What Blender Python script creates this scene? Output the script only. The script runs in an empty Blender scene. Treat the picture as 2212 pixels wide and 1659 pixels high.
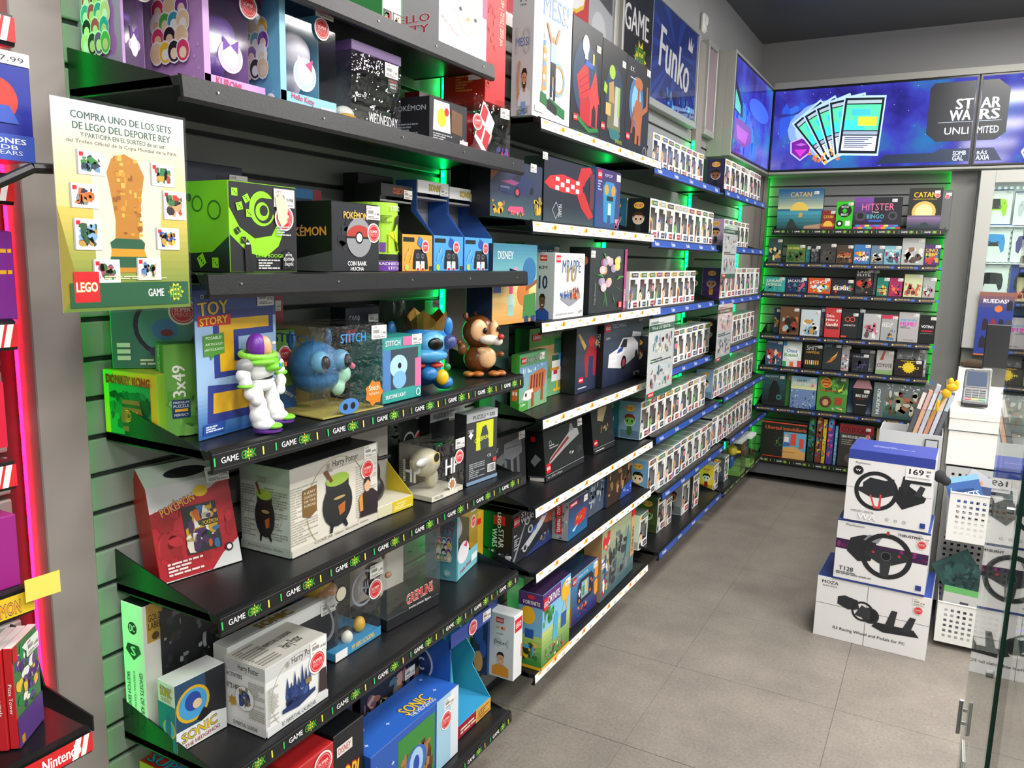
import bpy, bmesh, math, random
from mathutils import Vector, Matrix
C = bpy.context.scene.collection
SC = bpy.context.scene
# ---------------------------------------------------------------- camera, world, lights, exposure
FPX, CX, CY = 1698.19, 1106.0, 829.5
CAM = Vector((1.398, 0.0, 1.670))
CR = Vector((0.87613399, 0.48150003, 0.02338714)); CU = Vector((-0.09669709, 0.128007, 0.98704806)); CF = Vector((-0.47226996, 0.86704782, -0.15871093))
cd = bpy.data.cameras.new('camera'); cam = bpy.data.objects.new('camera', cd); C.objects.link(cam)
cd.sensor_width = 36; cd.lens = 36 * FPX / 2212; cd.clip_start = .02; cd.clip_end = 60
M = Matrix.Identity(4)
for i in range(3):
    M[i][0] = CR[i]; M[i][1] = CU[i]; M[i][2] = -CF[i]; M[i][3] = CAM[i]
cam.matrix_world = M; SC.camera = cam
w = bpy.data.worlds.new('world'); SC.world = w; w.use_nodes = True
w.node_tree.nodes['Background'].inputs[0].default_value = (.55, .57, .6, 1); w.node_tree.nodes['Background'].inputs[1].default_value = .12
SC.view_settings.view_transform = 'Standard'; SC.view_settings.look = 'None'
SC.view_settings.gamma = 1; SC.view_settings.use_curve_mapping = False; SC.view_settings.exposure = 0.04
def area(x, y, z, sx, sy, e, col=(1, .965, .925)):
    l = bpy.data.lights.new('ceiling_panel', 'AREA'); l.shape = 'RECTANGLE'; l.size = sx; l.size_y = sy; l.energy = e; l.color = col
    o = bpy.data.objects.new('ceiling_panel_light', l); C.objects.link(o); o.location = (x, y, z); return o
for yy in (-1.4, .2, 1.8, 3.4, 5.0):
    area(1.7, yy, 3.27, .6, .6, 31 if yy < 1 else 36)
for yy in (-1.6, .4, 2.4, 4.4):
    area(3.0, yy, 3.27, .6, .6, 46); area(4.3, yy, 3.27, .6, .6, 46)  # outermost row is added fill, reaching in under the shelves
random.seed(4)
# ---------------------------------------------------------------- pixel <-> world helpers (photograph taken as 2212 x 1659)
def ray(u, v): return CF + CR * ((u - CX) / FPX) + CU * ((CY - v) / FPX)
def on(ax, val, u, v):
    d = ray(u, v); t = (val - CAM[ax]) / d[ax]; return CAM + d * t
def along(P0, D, u):
    k = (u - CX) / FPX; N = CR - CF * k
    return -(N.dot(P0 - CAM)) / N.dot(D)
def ztop(P0, v):
    k = (CY - v) / FPX; N = CU - CF * k; D = Vector((0, 0, 1)); return P0.z - (N.dot(P0 - CAM)) / N.dot(D)
    return -(N.dot(P0 - CAM)) / N.dot(D)
def atx(x, u, z): P = Vector((x, 0, z)); P.y = along(P, Vector((0, 1, 0)), u); return P
def aty(y, u, z): P = Vector((0, y, z)); P.x = along(P, Vector((1, 0, 0)), u); return P
# ---------------------------------------------------------------- materials
MC = {}
def lin(h):
    r = []
    for i in (0, 2, 4):
        c = int(h[i:i + 2], 16) / 255; r.append(c / 12.92 if c <= .04045 else ((c + .055) / 1.055) ** 2.4)
    return (*r, 1)
def mat(h, rough=.42, metal=0., emit=0., bump=0., name=None):
    key = (h, rough, metal, emit, bump)
    if key in MC: return MC[key]
    m = bpy.data.materials.new(name or 'paint_' + h); m.use_nodes = True; nt = m.node_tree; b = nt.nodes['Principled BSDF']
    b.inputs['Base Color'].default_value = lin(h); b.inputs['Roughness'].default_value = rough; b.inputs['Metallic'].default_value = metal
    if emit: b.inputs['Emission Color'].default_value = lin(h); b.inputs['Emission Strength'].default_value = emit
    if bump:
        n = nt.nodes.new('ShaderNodeTexNoise'); n.inputs['Scale'].default_value = 260; tc = nt.nodes.new('ShaderNodeTexCoord')
        bp = nt.nodes.new('ShaderNodeBump'); bp.inputs['Strength'].default_value = bump; bp.inputs['Distance'].default_value = .002
        nt.links.new(tc.outputs['Object'], n.inputs['Vector']); nt.links.new(n.outputs[0], bp.inputs['Height']); nt.links.new(bp.outputs[0], b.inputs['Normal'])
    MC[key] = m; return m
def hexmat(c):
    if c[0] == '*': return mat(c[1:], .3, 0, .85)          # backlit print / screen
    if c[0] == '+': return mat(c[1:], .12)                  # foil or gloss
    return mat(c, .4)
def noisy(name, c1, c2, scale, rough, bump=.0, detail=6, stretch=(1, 1, 1), metal=0):
    m = bpy.data.materials.new(name); m.use_nodes = True; nt = m.node_tree; b = nt.nodes['Principled BSDF']
    tc = nt.nodes.new('ShaderNodeTexCoord'); mp = nt.nodes.new('ShaderNodeMapping'); mp.inputs['Scale'].default_value = stretch
    n = nt.nodes.new('ShaderNodeTexNoise'); n.inputs['Scale'].default_value = scale; n.inputs['Detail'].default_value = detail; n.inputs['Roughness'].default_value = .65
    r = nt.nodes.new('ShaderNodeValToRGB'); r.color_ramp.elements[0].position = .3; r.color_ramp.elements[1].position = .72
    r.color_ramp.elements[0].color = lin(c1); r.color_ramp.elements[1].color = lin(c2)
    nt.links.new(tc.outputs['Object'], mp.inputs[0]); nt.links.new(mp.outputs[0], n.inputs['Vector']); nt.links.new(n.outputs[0], r.inputs[0]); nt.links.new(r.outputs[0], b.inputs['Base Color'])
    b.inputs['Roughness'].default_value = rough; b.inputs['Metallic'].default_value = metal
    if bump:
        bp = nt.nodes.new('ShaderNodeBump'); bp.inputs['Strength'].default_value = bump; bp.inputs['Distance'].default_value = .003
        nt.links.new(n.outputs[0], bp.inputs['Height']); nt.links.new(bp.outputs[0], b.inputs['Normal'])
    return m
def clearmat(name, tint, gloss, rough, wrinkle=0.):
    m = bpy.data.materials.new(name); m.use_nodes = True; nt = m.node_tree; nt.nodes.clear()
    o = nt.nodes.new('ShaderNodeOutputMaterial'); t = nt.nodes.new('ShaderNodeBsdfTransparent'); t.inputs[0].default_value = tint
    g = nt.nodes.new('ShaderNodeBsdfGlossy'); g.inputs['Roughness'].default_value = rough
    mx = nt.nodes.new('ShaderNodeMixShader'); lw = nt.nodes.new('ShaderNodeLayerWeight'); lw.inputs[0].default_value = .5
    pw = nt.nodes.new('ShaderNodeMath'); pw.operation = 'POWER'; pw.inputs[1].default_value = 5; nt.links.new(lw.outputs['Facing'], pw.inputs[0])
    ma = nt.nodes.new('ShaderNodeMath'); ma.operation = 'MULTIPLY_ADD'; ma.inputs[1].default_value = .95; ma.inputs[2].default_value = (gloss - 1) * .09; nt.links.new(pw.outputs[0], ma.inputs[0])
    nt.links.new(ma.outputs[0], mx.inputs[0]); nt.links.new(t.outputs[0], mx.inputs[1]); nt.links.new(g.outputs[0], mx.inputs[2]); nt.links.new(mx.outputs[0], o.inputs[0])
    if wrinkle:
        tc = nt.nodes.new('ShaderNodeTexCoord'); n = nt.nodes.new('ShaderNodeTexNoise'); n.inputs['Scale'].default_value = 22; n.inputs['Detail'].default_value = 3
        bp = nt.nodes.new('ShaderNodeBump'); bp.inputs['Strength'].default_value = wrinkle; bp.inputs['Distance'].default_value = .02
        nt.links.new(tc.outputs['Object'], n.inputs['Vector']); nt.links.new(n.outputs[0], bp.inputs['Height']); nt.links.new(bp.outputs[0], g.inputs['Normal']); nt.links.new(bp.outputs[0], lw.inputs['Normal'])
    return m
CLEAR = clearmat('clear_plastic', (.985, .99, .99, 1), 1.55, .04, .35)
PANE = clearmat('window_film', (.95, .96, .97, 1), 1.45, .06)
GLASS = clearmat('cabinet_glass', (.90, .955, .93, 1), 1.52, .0)
ACRYL = clearmat('acrylic', (.97, .97, .98, 1), 1.45, .02)
BLACK = mat('121316', .38, bump=.15, name='black_powder_coat'); WHITEM = mat('e9e9e6', .35, name='white_laminate')
GREYP = mat('a3a3a3', .5, name='grey_wall_paint'); SLATM = mat('91918f', .38, name='grey_slat_laminate'); PILM = mat('958e89', .4, name='grey_column_laminate')
ALU = mat('b9bbbd', .3, .9, name='aluminium'); GREEN = mat('00ff4d', .4, 0, 9, name='green_led_glow'); GREEND = mat('10ffb0', .4, 0, 16, name='green_led_diodes')
GREEN2 = mat('00ff40', .4, 0, 22, name='hidden_green_led_glow'); RED = mat('ff0a30', .4, 0, 22, name='red_led_glow'); PURP = mat('6a10ff', .4, 0, 3, name='purple_led_glow')
# ---------------------------------------------------------------- objects
def tag(o, label, cat, group=None, kind=None):
    if label: o['label'] = label
    if cat: o['category'] = cat
    if group: o['group'] = group
    if kind: o['kind'] = kind
    return o
def empty(name, loc=(0, 0, 0), ang=0, label=None, cat=None, group=None):
    o = bpy.data.objects.new(name, None); C.objects.link(o); o.location = loc; o.rotation_euler = (0, 0, math.radians(ang)); o.empty_display_size = .05
    return tag(o, label, cat, group)
def link(name, me, parent=None, loc=None, kind=None):
    o = bpy.data.objects.new(name, me); C.objects.link(o)
    if parent: o.parent = parent
    if loc is not None: o.location = loc
    if kind: o['kind'] = kind
    return o
class MB:                                                   # collects polygons, makes one mesh
    def __init__(s): s.v = []; s.f = []; s.mi = []; s.m = []
    def mid(s, m):
        if m not in s.m: s.m.append(m)
        return s.m.index(m)
    def poly(s, pts, m):
        k = len(s.v); s.v += [tuple(p) for p in pts]; s.f.append(tuple(range(k, k + len(pts)))); s.mi.append(s.mid(m))
    def box(s, x0, y0, z0, x1, y1, z1, m, top=None, left=None, front=None):
        k = len(s.v); s.v += [(x0, y0, z0), (x1, y0, z0), (x1, y1, z0), (x0, y1, z0), (x0, y0, z1), (x1, y0, z1), (x1, y1, z1), (x0, y1, z1)]
        for f, mm in (((0, 3, 2, 1), m), ((4, 5, 6, 7), top or m), ((0, 1, 5, 4), front or m), ((1, 2, 6, 5), m), ((2, 3, 7, 6), m), ((3, 0, 4, 7), left or m)):
            s.f.append(tuple(k + i for i in f)); s.mi.append(s.mid(mm))
    def prism(s, pts, off, m):                              # pts: 3D loop, off: extrusion vector
        n = len(pts); k = len(s.v); s.v += [tuple(p) for p in pts] + [tuple(Vector(p) + Vector(off)) for p in pts]
        s.f.append(tuple(k + i for i in reversed(range(n)))); s.mi.append(s.mid(m)); s.f.append(tuple(k + n + i for i in range(n))); s.mi.append(s.mid(m))
        for i in range(n):
            j = (i + 1) % n; s.f.append((k + i, k + j, k + n + j, k + n + i)); s.mi.append(s.mid(m))
    def cyl(s, a, b, r, m, n=12, r2=None):
        a = Vector(a); b = Vector(b); d = (b - a).normalized(); q = d.to_track_quat('Z', 'Y'); r2 = r if r2 is None else r2; k = len(s.v)
        for i in range(n):
            t = 2 * math.pi * i / n; c = Vector((math.cos(t), math.sin(t), 0)); s.v.append(tuple(a + q @ (c * r)))
        for i in range(n):
            t = 2 * math.pi * i / n; c = Vector((math.cos(t), math.sin(t), 0)); s.v.append(tuple(b + q @ (c * r2)))
        for i in range(n):
            j = (i + 1) % n; s.f.append((k + i, k + j, k + n + j, k + n + i)); s.mi.append(s.mid(m))
        s.f.append(tuple(k + i for i in reversed(range(n)))); s.mi.append(s.mid(m)); s.f.append(tuple(k + n + i for i in range(n))); s.mi.append(s.mid(m))
    def mesh(s, name, bevel=0, smooth=False):
        me = bpy.data.meshes.new(name); me.from_pydata(s.v, [], s.f)
        for m in s.m: me.materials.append(m)
        me.polygons.foreach_set('material_index', s.mi)
        if bevel:
            bm = bmesh.new(); bm.from_mesh(me); bmesh.ops.recalc_face_normals(bm, faces=bm.faces)
            bmesh.ops.bevel(bm, geom=list(bm.edges), offset=bevel, segments=1, affect='EDGES', clamp_overlap=True); bm.to_mesh(me); bm.free()
        if smooth: me.polygons.foreach_set('use_smooth', [True] * len(me.polygons))
        me.update(); return me
    def build(s, name, parent=None, bevel=0, kind=None, smooth=False): return link(name, s.mesh(name, bevel, smooth), parent, kind=kind)
# ---- text
TC = {}
def glyphs(txt, bold=0.):
    bold = min(bold, .05)
    k = (txt, bold)
    if k in TC: return TC[k]
    cu = bpy.data.curves.new('t', 'FONT'); cu.body = txt; cu.resolution_u = 2; cu.offset = bold
    o = bpy.data.objects.new('t', cu); C.objects.link(o); dg = bpy.context.evaluated_depsgraph_get(); me = bpy.data.meshes.new_from_object(o.evaluated_get(dg))
    vs = [(v.co.x, v.co.y) for v in me.vertices]; fs = [tuple(p.vertices) for p in me.polygons]
    bpy.data.objects.remove(o); bpy.data.curves.remove(cu); bpy.data.meshes.remove(me)
    if not vs: vs = [(0, 0), (1, 0), (1, 1)]; fs = []
    TC[k] = (vs, fs, (min(a for a, b in vs), max(a for a, b in vs), min(b for a, b in vs), max(b for a, b in vs))); return TC[k]
# ---- flat print: op constructors (coordinates 0..1 of the face)
def Rc(x, y, w, h, c): return ('p', [(x, y), (x + w, y), (x + w, y + h), (x, y + h)], c)
def Pg(pts, c): return ('p', pts, c)
def El(x, y, rx, ry, c, n=20): return ('e', x, y, rx, ry, c, n)
def Ci(x, y, r, c, n=22): return ('c', x, y, r, c, n)       # true circle, r in fraction of width
def Rg(x, y, r, t, c, n=24): return ('g', x, y, r, t, c, n) # ring
def Tx(s, x, y, w, h, c, rot=0, bold=.012, out=None, oa=.06): return ('t', s, x, y, w, h, c, rot, bold, out, oa)
def Gd(x, y, w, h, c1, c2, n=10): return ('G', x, y, w, h, c1, c2, n)
def Bl(x, y, w, h, seed, cols, n=14, s=.3): return ('b', x, y, w, h, seed, cols, n, s)
def Ln(x, y, w, h, n, c, seed=1): return ('l', x, y, w, h, n, c, seed)
def St(x, y, r, c, k=9, q=.6): return ('s', x, y, r, c, k, q)
def mixhex(a, b, t):
    p = ''
    if a[0] in '*+': p = a[0]; a = a[1:]; b = b.lstrip('*+')
    return p + ''.join('%02x' % int(round(int(a[i:i + 2], 16) * (1 - t) + int(b[i:i + 2], 16) * t)) for i in (0, 2, 4))
def draw(mb, ops, W, H, f, e0=.0004, de=.00009):
    """f(x, y, e) maps metres on the face to 3D"""
    lay = 0
    def put(pts, c): mb.poly([f(x * W, y * H, e0 + de * lay) for x, y in pts], hexmat(c))
    for op in ops:
        k = op[0]; lay += 1
        if k == 'p': put(op[1], op[2])
        elif k == 'e': _, x, y, rx, ry, c, n = op; put([(x + rx * math.cos(2 * math.pi * i / n), y + ry * math.sin(2 * math.pi * i / n)) for i in range(n)], c)
        elif k == 'c': _, x, y, r, c, n = op; a = W / H; put([(x + r * math.cos(2 * math.pi * i / n), y + r * a * math.sin(2 * math.pi * i / n)) for i in range(n)], c)
        elif k == 's':
            _, x, y, r, c, kk, q = op; a = W / H; put([(x + (r if i % 2 == 0 else r * q) * math.cos(math.pi * i / kk), y + (r if i % 2 == 0 else r * q) * a * math.sin(math.pi * i / kk)) for i in range(2 * kk)], c)
        elif k == 'g':
            _, x, y, r, t, c, n = op; a = W / H
            for i in range(n):
                q0 = 2 * math.pi * i / n; q1 = 2 * math.pi * (i + 1) / n
                put([(x + r * math.cos(q0), y + r * a * math.sin(q0)), (x + r * math.cos(q1), y + r * a * math.sin(q1)), (x + (r - t) * math.cos(q1), y + (r - t) * a * math.sin(q1)), (x + (r - t) * math.cos(q0), y + (r - t) * a * math.sin(q0))], c)
        elif k == 'G':
            _, x, y, w_, h_, c1, c2, n = op
            for i in range(n): put([(x, y + h_ * i / n), (x + w_, y + h_ * i / n), (x + w_, y + h_ * (i + 1) / n), (x, y + h_ * (i + 1) / n)], mixhex(c1, c2, i / (n - 1)))
        elif k == 'b':
            _, x, y, w_, h_, sd, cols, n, s = op; rr = random.Random(sd); n = int(n * 2.4) if n < 30 else n; s = s * .62 if n < 90 else s
            for i in range(n):
                if i % 6 == 0 and i: lay += 1
                r = s * rr.uniform(.3, 1) * min(w_ * W, h_ * H); cx = rr.uniform(x * W + r * .6, (x + w_) * W - r * .6); cy = rr.uniform(y * H + r * .6, (y + h_) * H - r * .6); m = rr.randint(5, 9); st = rr.uniform(.5, 1.4); pts = []
                for j in range(m):
                    q = 2 * math.pi * j / m; q2 = r * rr.uniform(.55, 1.15)
                    px = min(max(cx + q2 * math.cos(q) * st, x * W), (x + w_) * W); py = min(max(cy + q2 * math.sin(q) / st, y * H), (y + h_) * H); pts.append((px / W, py / H))
                put(pts, rr.choice(cols))
        elif k == 'l':
            _, x, y, w_, h_, n, c, sd = op; rr = random.Random(sd)
            for i in range(n):
                q = x
                while q < x + w_ - .01:
                    l = min(w_ * rr.uniform(.08, .3), x + w_ - q); put([(q, y + h_ * (i + .25) / n), (q + l, y + h_ * (i + .25) / n), (q + l, y + h_ * (i + .8) / n), (q, y + h_ * (i + .8) / n)], c); q += l + w_ * .03
                    if rr.random() < .12: break
        elif k == 't':
            _, s, x, y, w_, h_, c, rot, bold, out, oa = op; bold = min(bold, .035); oa = min(oa, .055); base = glyphs(s, 0.)[2]; a, b, p, q = base
            rr = math.radians(rot); sw = abs(rot) % 180 == 90
            tw, th = (h_ * H, w_ * W) if sw else (w_ * W, h_ * H)
            oo = oa * .75; bd = max(bold - .008, 0)
            for cc, sx_, sy_ in ([(out, oo, oo), (out, -oo, oo), (out, oo, -oo), (out, -oo, -oo)] if out else []) + ([(c, bd, 0), (c, -bd, 0)] if bd > .004 else [(c, 0, 0)]):
                vs, fs, _ = glyphs(s, 0.); k0 = len(mb.v); mi = mb.mid(hexmat(cc))
                for (gx, gy) in vs:
                    gx += sx_; gy += sy_
                    X = ((gx - a) / max(b - a, 1e-6) - .5) * tw; Y = ((gy - p) / max(q - p, 1e-6) - .5) * th
                    mb.v.append(tuple(f(x * W + X * math.cos(rr) - Y * math.sin(rr), y * H + X * math.sin(rr) + Y * math.cos(rr), e0 + de * lay)))
                for fc in fs: mb.f.append(tuple(k0 + i for i in fc)); mb.mi.append(mi)
                lay += 1
def face(fc, w, d, h):
    return {'f': (w, h, lambda x, y, e: (x, -e, y)), 'l': (d, h, lambda x, y, e: (-e, d - x, y)), 't': (w, d, lambda x, y, e: (x, y, h + e)), 'r': (d, h, lambda x, y, e: (w + e, x, y))}[fc]
def art(parent, faces, w, d, h, name='printed_artwork'):
    mb = MB()
    for fc, ops in faces.items():
        if ops: W, H, f = face(fc, w, d, h); draw(mb, ops, W, H, f)
    if mb.f: return link(name, mb.mesh(name), parent)
# ---- price tags and stickers (shared meshes)
TAGM = {}
def pricetag(parent, x, z, price='14.99€', s=1., y=-.0012, ang=0):
    if price not in TAGM:
        mb = MB(); mb.box(-.022, -.0006, -.014, .022, 0, .014, mat('f1efe9', .5))
        ops = [Tx('GAME', .2, .84, .32, .16, '8c2f5a')] + [Rc(.1 + i * .035, .42, .018, .26, '777777') for i in range(12)] + [Tx(price, .77, .42, .36, .24, '222222'), Ln(.1, .08, .8, .2, 2, '888888')]
        draw(mb, ops, .044, .028, lambda a, b, e: (a - .022, -.0006 - e, b - .014), .0002, .00003); TAGM[price] = mb.mesh('price_tag')
    o = link('price_tag', TAGM[price], parent, (x, y, z)); o.scale = (s, 1, s); o.rotation_euler = (0, math.radians(ang), 0); return o
def sticker(parent, x, z, r=.016, y=-.0012):
    if 'st' not in TAGM:
        mb = MB(); n = 24; mb.prism([(math.cos(2 * math.pi * i / n), 0, math.sin(2 * math.pi * i / n)) for i in range(n)], (0, -.0006, 0), mat('f4f0ee', .45))
        ops = [Ci(.5, .5, .43, 'd8232e', 28), Rg(.5, .5, .375, .02, 'f4d8d6', 28), Tx('SÚPER', .5, .58, .56, .17, 'ffffff'), Tx('PRECIO', .5, .39, .56, .15, 'f0b0ac')]
        draw(mb, ops, 2, 2, lambda a, b, e: (a - 1, -.0006 - e, b - 1), .0002, .00003); TAGM['st'] = mb.mesh('round_sticker')
    o = link('round_sticker', TAGM['st'], parent, (x, y, z)); o.scale = (r, 1, r); return o
def D(a): a = math.radians(a); return Vector((math.cos(a), math.sin(a), 0))
def spec(FL, a, uR, vT):
    w_ = along(FL, D(a), uR) if uR is not None else None
    return w_, (ztop(FL, vT) - FL.z if vT is not None else None)
LOGO = 'd5121e'
def lego(x, y, s, a=1.): return [Rc(x, y, s, s * a, LOGO), Tx('LEGO', x + s / 2, y + s * a * .5, s * .84, s * a * .42, 'ffffff', 0, .03, '111111', .05)]
def box(FL, a, w_, h, d, label, cf, cl=None, ct=None, f=None, l=None, t=None, name='toy_box', cat='box', group=None, tagp=None, stk=None, lean=0, cb=None, price='14.99€'):
    """cardboard carton: FL = front-left-bottom corner"""
    o = empty(name, FL, a, label, cat, group)
    if lean: o.rotation_euler = (math.radians(-lean), 0, math.radians(a))
    mb = MB(); mb.box(0, 0, 0, w_, d, h, mat(cb or cl or cf, .4), mat(ct or cf, .4), mat(cl or cf, .4), mat(cf, .38))
    mb.build('carton', o, bevel=min(.0012, d * .08))
    mb = MB(); s = max(.004, min(.02, h * .1))                      # tuck flap with its thumb notch on the top
    mb.box(w_ * .02, d * .02, h - .0004, w_ * .98, d * .98, h + .0006, mat(ct or cf, .45)); mb.build('tuck_flap', o, kind=None)
    art(o, {'f': f, 'l': l, 't': [('p', [(p[0], p[1]) for p in q[1]], q[2]) if q[0] == 'p' else q for q in t] if t else None}, w_, d, h + (.0006 if t else 0))
    if tagp: pricetag(o, w_ * tagp[0], h * tagp[1], price, tagp[2] if len(tagp) > 2 else 1)
    if stk: sticker(o, w_ * stk[0], h * stk[1], stk[2] if len(stk) > 2 else .016, -.002)
    return o
def shell(o, w_, d, h, back='22242a', base='e8e6e0', bh=.012, top=None):
    mb = MB(); t_ = .0006
    mb.box(0, 0, bh, w_, t_, h, CLEAR); mb.box(0, t_, bh, t_, d, h, CLEAR); mb.box(w_ - t_, t_, bh, w_, d, h, CLEAR); mb.box(t_, t_, h - t_, w_ - t_, d, h, CLEAR)
    mb.build('clear_shell', o)
    mb = MB(); mb.box(0.002, d - .003, 0, w_ - .002, d - .001, h - .002, mat(back, .5)); mb.build('backing_card', o)
    mb = MB(); mb.box(0.001, .001, 0, w_ - .001, d - .003, bh, mat(base, .5)); mb.build('base_tray', o, bevel=.001)
    if top: mb = MB(); mb.box(-.0005, -.0005, h - .02, w_ + .0005, d + .0005, h + .001, mat(top, .4)); mb.build('lid_band', o, bevel=.001)
def blob(name, parent, h, ells, vox=.004, rough=.35, smooth=2):
    """one continuous skin around ellipsoids (cx,cy,cz,rx,ry,rz)"""
    bm = bmesh.new()
    for e in ells:
        mt = Matrix.Translation(e[:3]) @ Matrix.Diagonal((*e[3:6], 1)) if len(e) == 6 else Matrix.Translation(e[:3]) @ Matrix.Rotation(math.radians(e[6]), 4, e[7]) @ Matrix.Diagonal((*e[3:6], 1))
        bmesh.ops.create_icosphere(bm, subdivisions=3, radius=1, matrix=mt)
    me = bpy.data.meshes.new(name); bm.to_mesh(me); bm.free()
    if len(ells) > 1:
        t = bpy.data.objects.new('t', me); C.objects.link(t); m = t.modifiers.new('r', 'REMESH'); m.mode = 'VOXEL'; m.voxel_size = vox
        s = t.modifiers.new('s', 'SMOOTH'); s.iterations = smooth; s.factor = .6
        dg = bpy.context.evaluated_depsgraph_get(); m2 = bpy.data.meshes.new_from_object(t.evaluated_get(dg)); bpy.data.objects.remove(t); bpy.data.meshes.remove(me); me = m2
    me.name = name; me.materials.clear(); me.materials.append(mat(h, rough)); me.polygons.foreach_set('use_smooth', [True] * len(me.polygons))
    return link(name, me, parent)
# ---------------------------------------------------------------- room shell
L = 6.41; HC = 3.31; GZ = .0749; PITCH = .075
def plate(name, b, m, kind='structure', bevel=0):
    mb = MB(); mb.box(*b, m); o = mb.build(name, None, bevel); o['kind'] = kind; return o
FLOORM = noisy('concrete_tile', '807a73', '99938a', 3.2, .42, .05, 9)
nt = FLOORM.node_tree; n2 = nt.nodes.new('ShaderNodeTexNoise'); n2.inputs['Scale'].default_value = 90; n2.inputs['Detail'].default_value = 8; n2.inputs['Roughness'].default_value = .75
r2 = nt.nodes.new('ShaderNodeValToRGB'); r2.color_ramp.elements[0].position = .35; r2.color_ramp.elements[1].position = .7; r2.color_ramp.elements[0].color = (.62, .6, .58, 1); r2.color_ramp.elements[1].color = (1.25, 1.22, 1.2, 1)
mx = nt.nodes.new('ShaderNodeMix'); mx.data_type = 'RGBA'; mx.blend_type = 'MULTIPLY'; mx.inputs[0].default_value = .75; tc = [n for n in nt.nodes if n.type == 'TEX_COORD'][0]; rm = [n for n in nt.nodes if n.type == 'VALTORGB'][0]; bs = nt.nodes['Principled BSDF']
geo = nt.nodes.new('ShaderNodeNewGeometry'); n1 = [n for n in nt.nodes if n.type == 'TEX_NOISE'][0]; nt.links.new(geo.outputs['Position'], n1.inputs['Vector']); nt.links.new(geo.outputs['Position'], n2.inputs['Vector']); nt.links.new(n2.outputs[0], r2.inputs[0]); nt.links.new(rm.outputs[0], mx.inputs[6]); nt.links.new(r2.outputs[0], mx.inputs[7]); nt.links.new(mx.outputs[2], bs.inputs['Base Color'])
GROUT = mat('78746e', .8, name='grout')
floor = plate('floor', (-.1, -2.6, -.05, 5.0, L + .1, -.0025), GROUT)
def tilemesh():
    mb = MB(); mb.box(.0012, .0012, -.0035, .6188, .6188, 0, FLOORM); return mb.mesh('tile', .0008)
TM = tilemesh()
for i in range(-1, 7):
    for j in range(-4, 10):
        x = -.06 + .62 * i; y = 3.03 - .62 * 4 + .62 * j
        if x < -.1 and i < 0: continue
        if y > L - .62 + .3: continue
        link('tile', TM, floor, (x + 0.0, y, 0))
ceiling = plate('ceiling', (-.1, -2.6, HC, 5.0, L + .1, HC + .05), mat('4a4c50', .35, name='dark_ceiling_paint'))
wl = plate('wall_left', (-.12, -2.6, 0, -.012, L + .1, HC), GREYP)
wb = plate('wall_back', (-.1, L + .012, 0, 5.0, L + .12, HC), GREYP)
plate('wall_right', (4.9, -2.6, 0, 5.0, L, HC), GREYP); plate('wall_front', (-.1, -2.7, 0, 5.0, -2.6, HC), GREYP)
mb = MB(); mb.box(-.012, -2.6, 2.5, 0, L, HC, GREYP); o = mb.build('wall_facing', wl)
mb = MB(); mb.box(0, L, 2.9, 4.9, L + .012, HC, GREYP); mb.build('wall_facing', wb)
GROOVE = mat('24262a', .6, name='groove_shadow_gap')
mb = MB(); mb.box(-.012, -2.6, 0, -.008, L, 2.5, GROOVE); mb.build('groove_backing', wl)
def slatmesh(n, ln):
    mb = MB(); h = PITCH
    pts = [(-.012, 0, .009), (-.002, 0, .009), (0, 0, .0115), (0, 0, h - .004), (-.002, 0, h - .001), (-.012, 0, h - .001)]
    mb.prism([(a, b, c) for a, b, c in pts], (0, ln, 0), SLATM); return mb.mesh('slat')
BAY = 1.312; BY0 = [.80 + BAY * k for k in range(-1, 4)]
SM = slatmesh('slat', 1.19); z0g = (1.4846 + .565) * .75 - .004
kk = int(z0g / PITCH); zb = z0g - kk * PITCH
for bi in range(-1, 4):
    y0 = .88 + BAY * bi
    if bi == -1: y0 = -.445
    z = zb
    while z < 2.43:
        if z > 2.36 and bi in (0, 1, 2, 3) and False: break
        link('slat', SM, wl, (0, y0, z)); z += PITCH
# columns between the bays
tn = 1
def column(y0, y1, p=.045, z1=2.93):
    global tn
    mb = MB(); mb.box(0, y0, 0, p, y1, z1, PILM); o = mb.build('trim_%d' % tn, None, .002); o['kind'] = 'structure'; tn += 1; return o
column(.773, .862, .05, HC); column(2.072, 2.19, .028); column(3.384, 3.50, .028); column(4.696, 4.812, .028); column(5.99, L - .005, .05, 2.33)
def led(loc, size, label, m1=GREEN, m2=GREEND, n=60):
    o = empty('led_strip', loc, 0, label, 'light'); mb = MB(); sx, sy, sz = size; mb.box(0, 0, 0, sx, sy, sz, m1); mb.build('light_tape', o)
    mb = MB(); ax = max(range(3), key=lambda i: size[i]); st = size[ax] / n
    for i in range(n):
        a = [sx * .25, -.0008, sz * .25]; b = [sx * .75, -.0002, sz * .75]
        if ax == 1: a = [sx - .0002, 0, sz * .25]; b = [sx + .0008, 0, sz * .75]
        a[ax] = st * (i + .25); b[ax] = st * (i + .6); mb.box(*a, *b, m2)
    mb.build('diodes', o, kind='stuff'); return o
names = ['nearest', 'second', 'third', 'fourth']
for k, y in enumerate((2.072, 3.384, 4.696, 5.99)):
    led((.006, y - .004, .25), (.015, .003, (2.2, 2.1, 2.12, 2.0)[k]), 'vertical green light strip at the far end of the %s bay' % names[k])
    y1 = (.862, 2.19, 3.50, 4.812)[k]
    led((.004, y1 + .001, .25), (.012, .003, 2.1), 'vertical green light strip behind the column at the near end of the %s bay' % names[k], n=4)
led((.003, .768, .2), (.0045, .004, 2.2), 'vertical red light strip at the far left beside the grey column', RED, RED)
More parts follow.
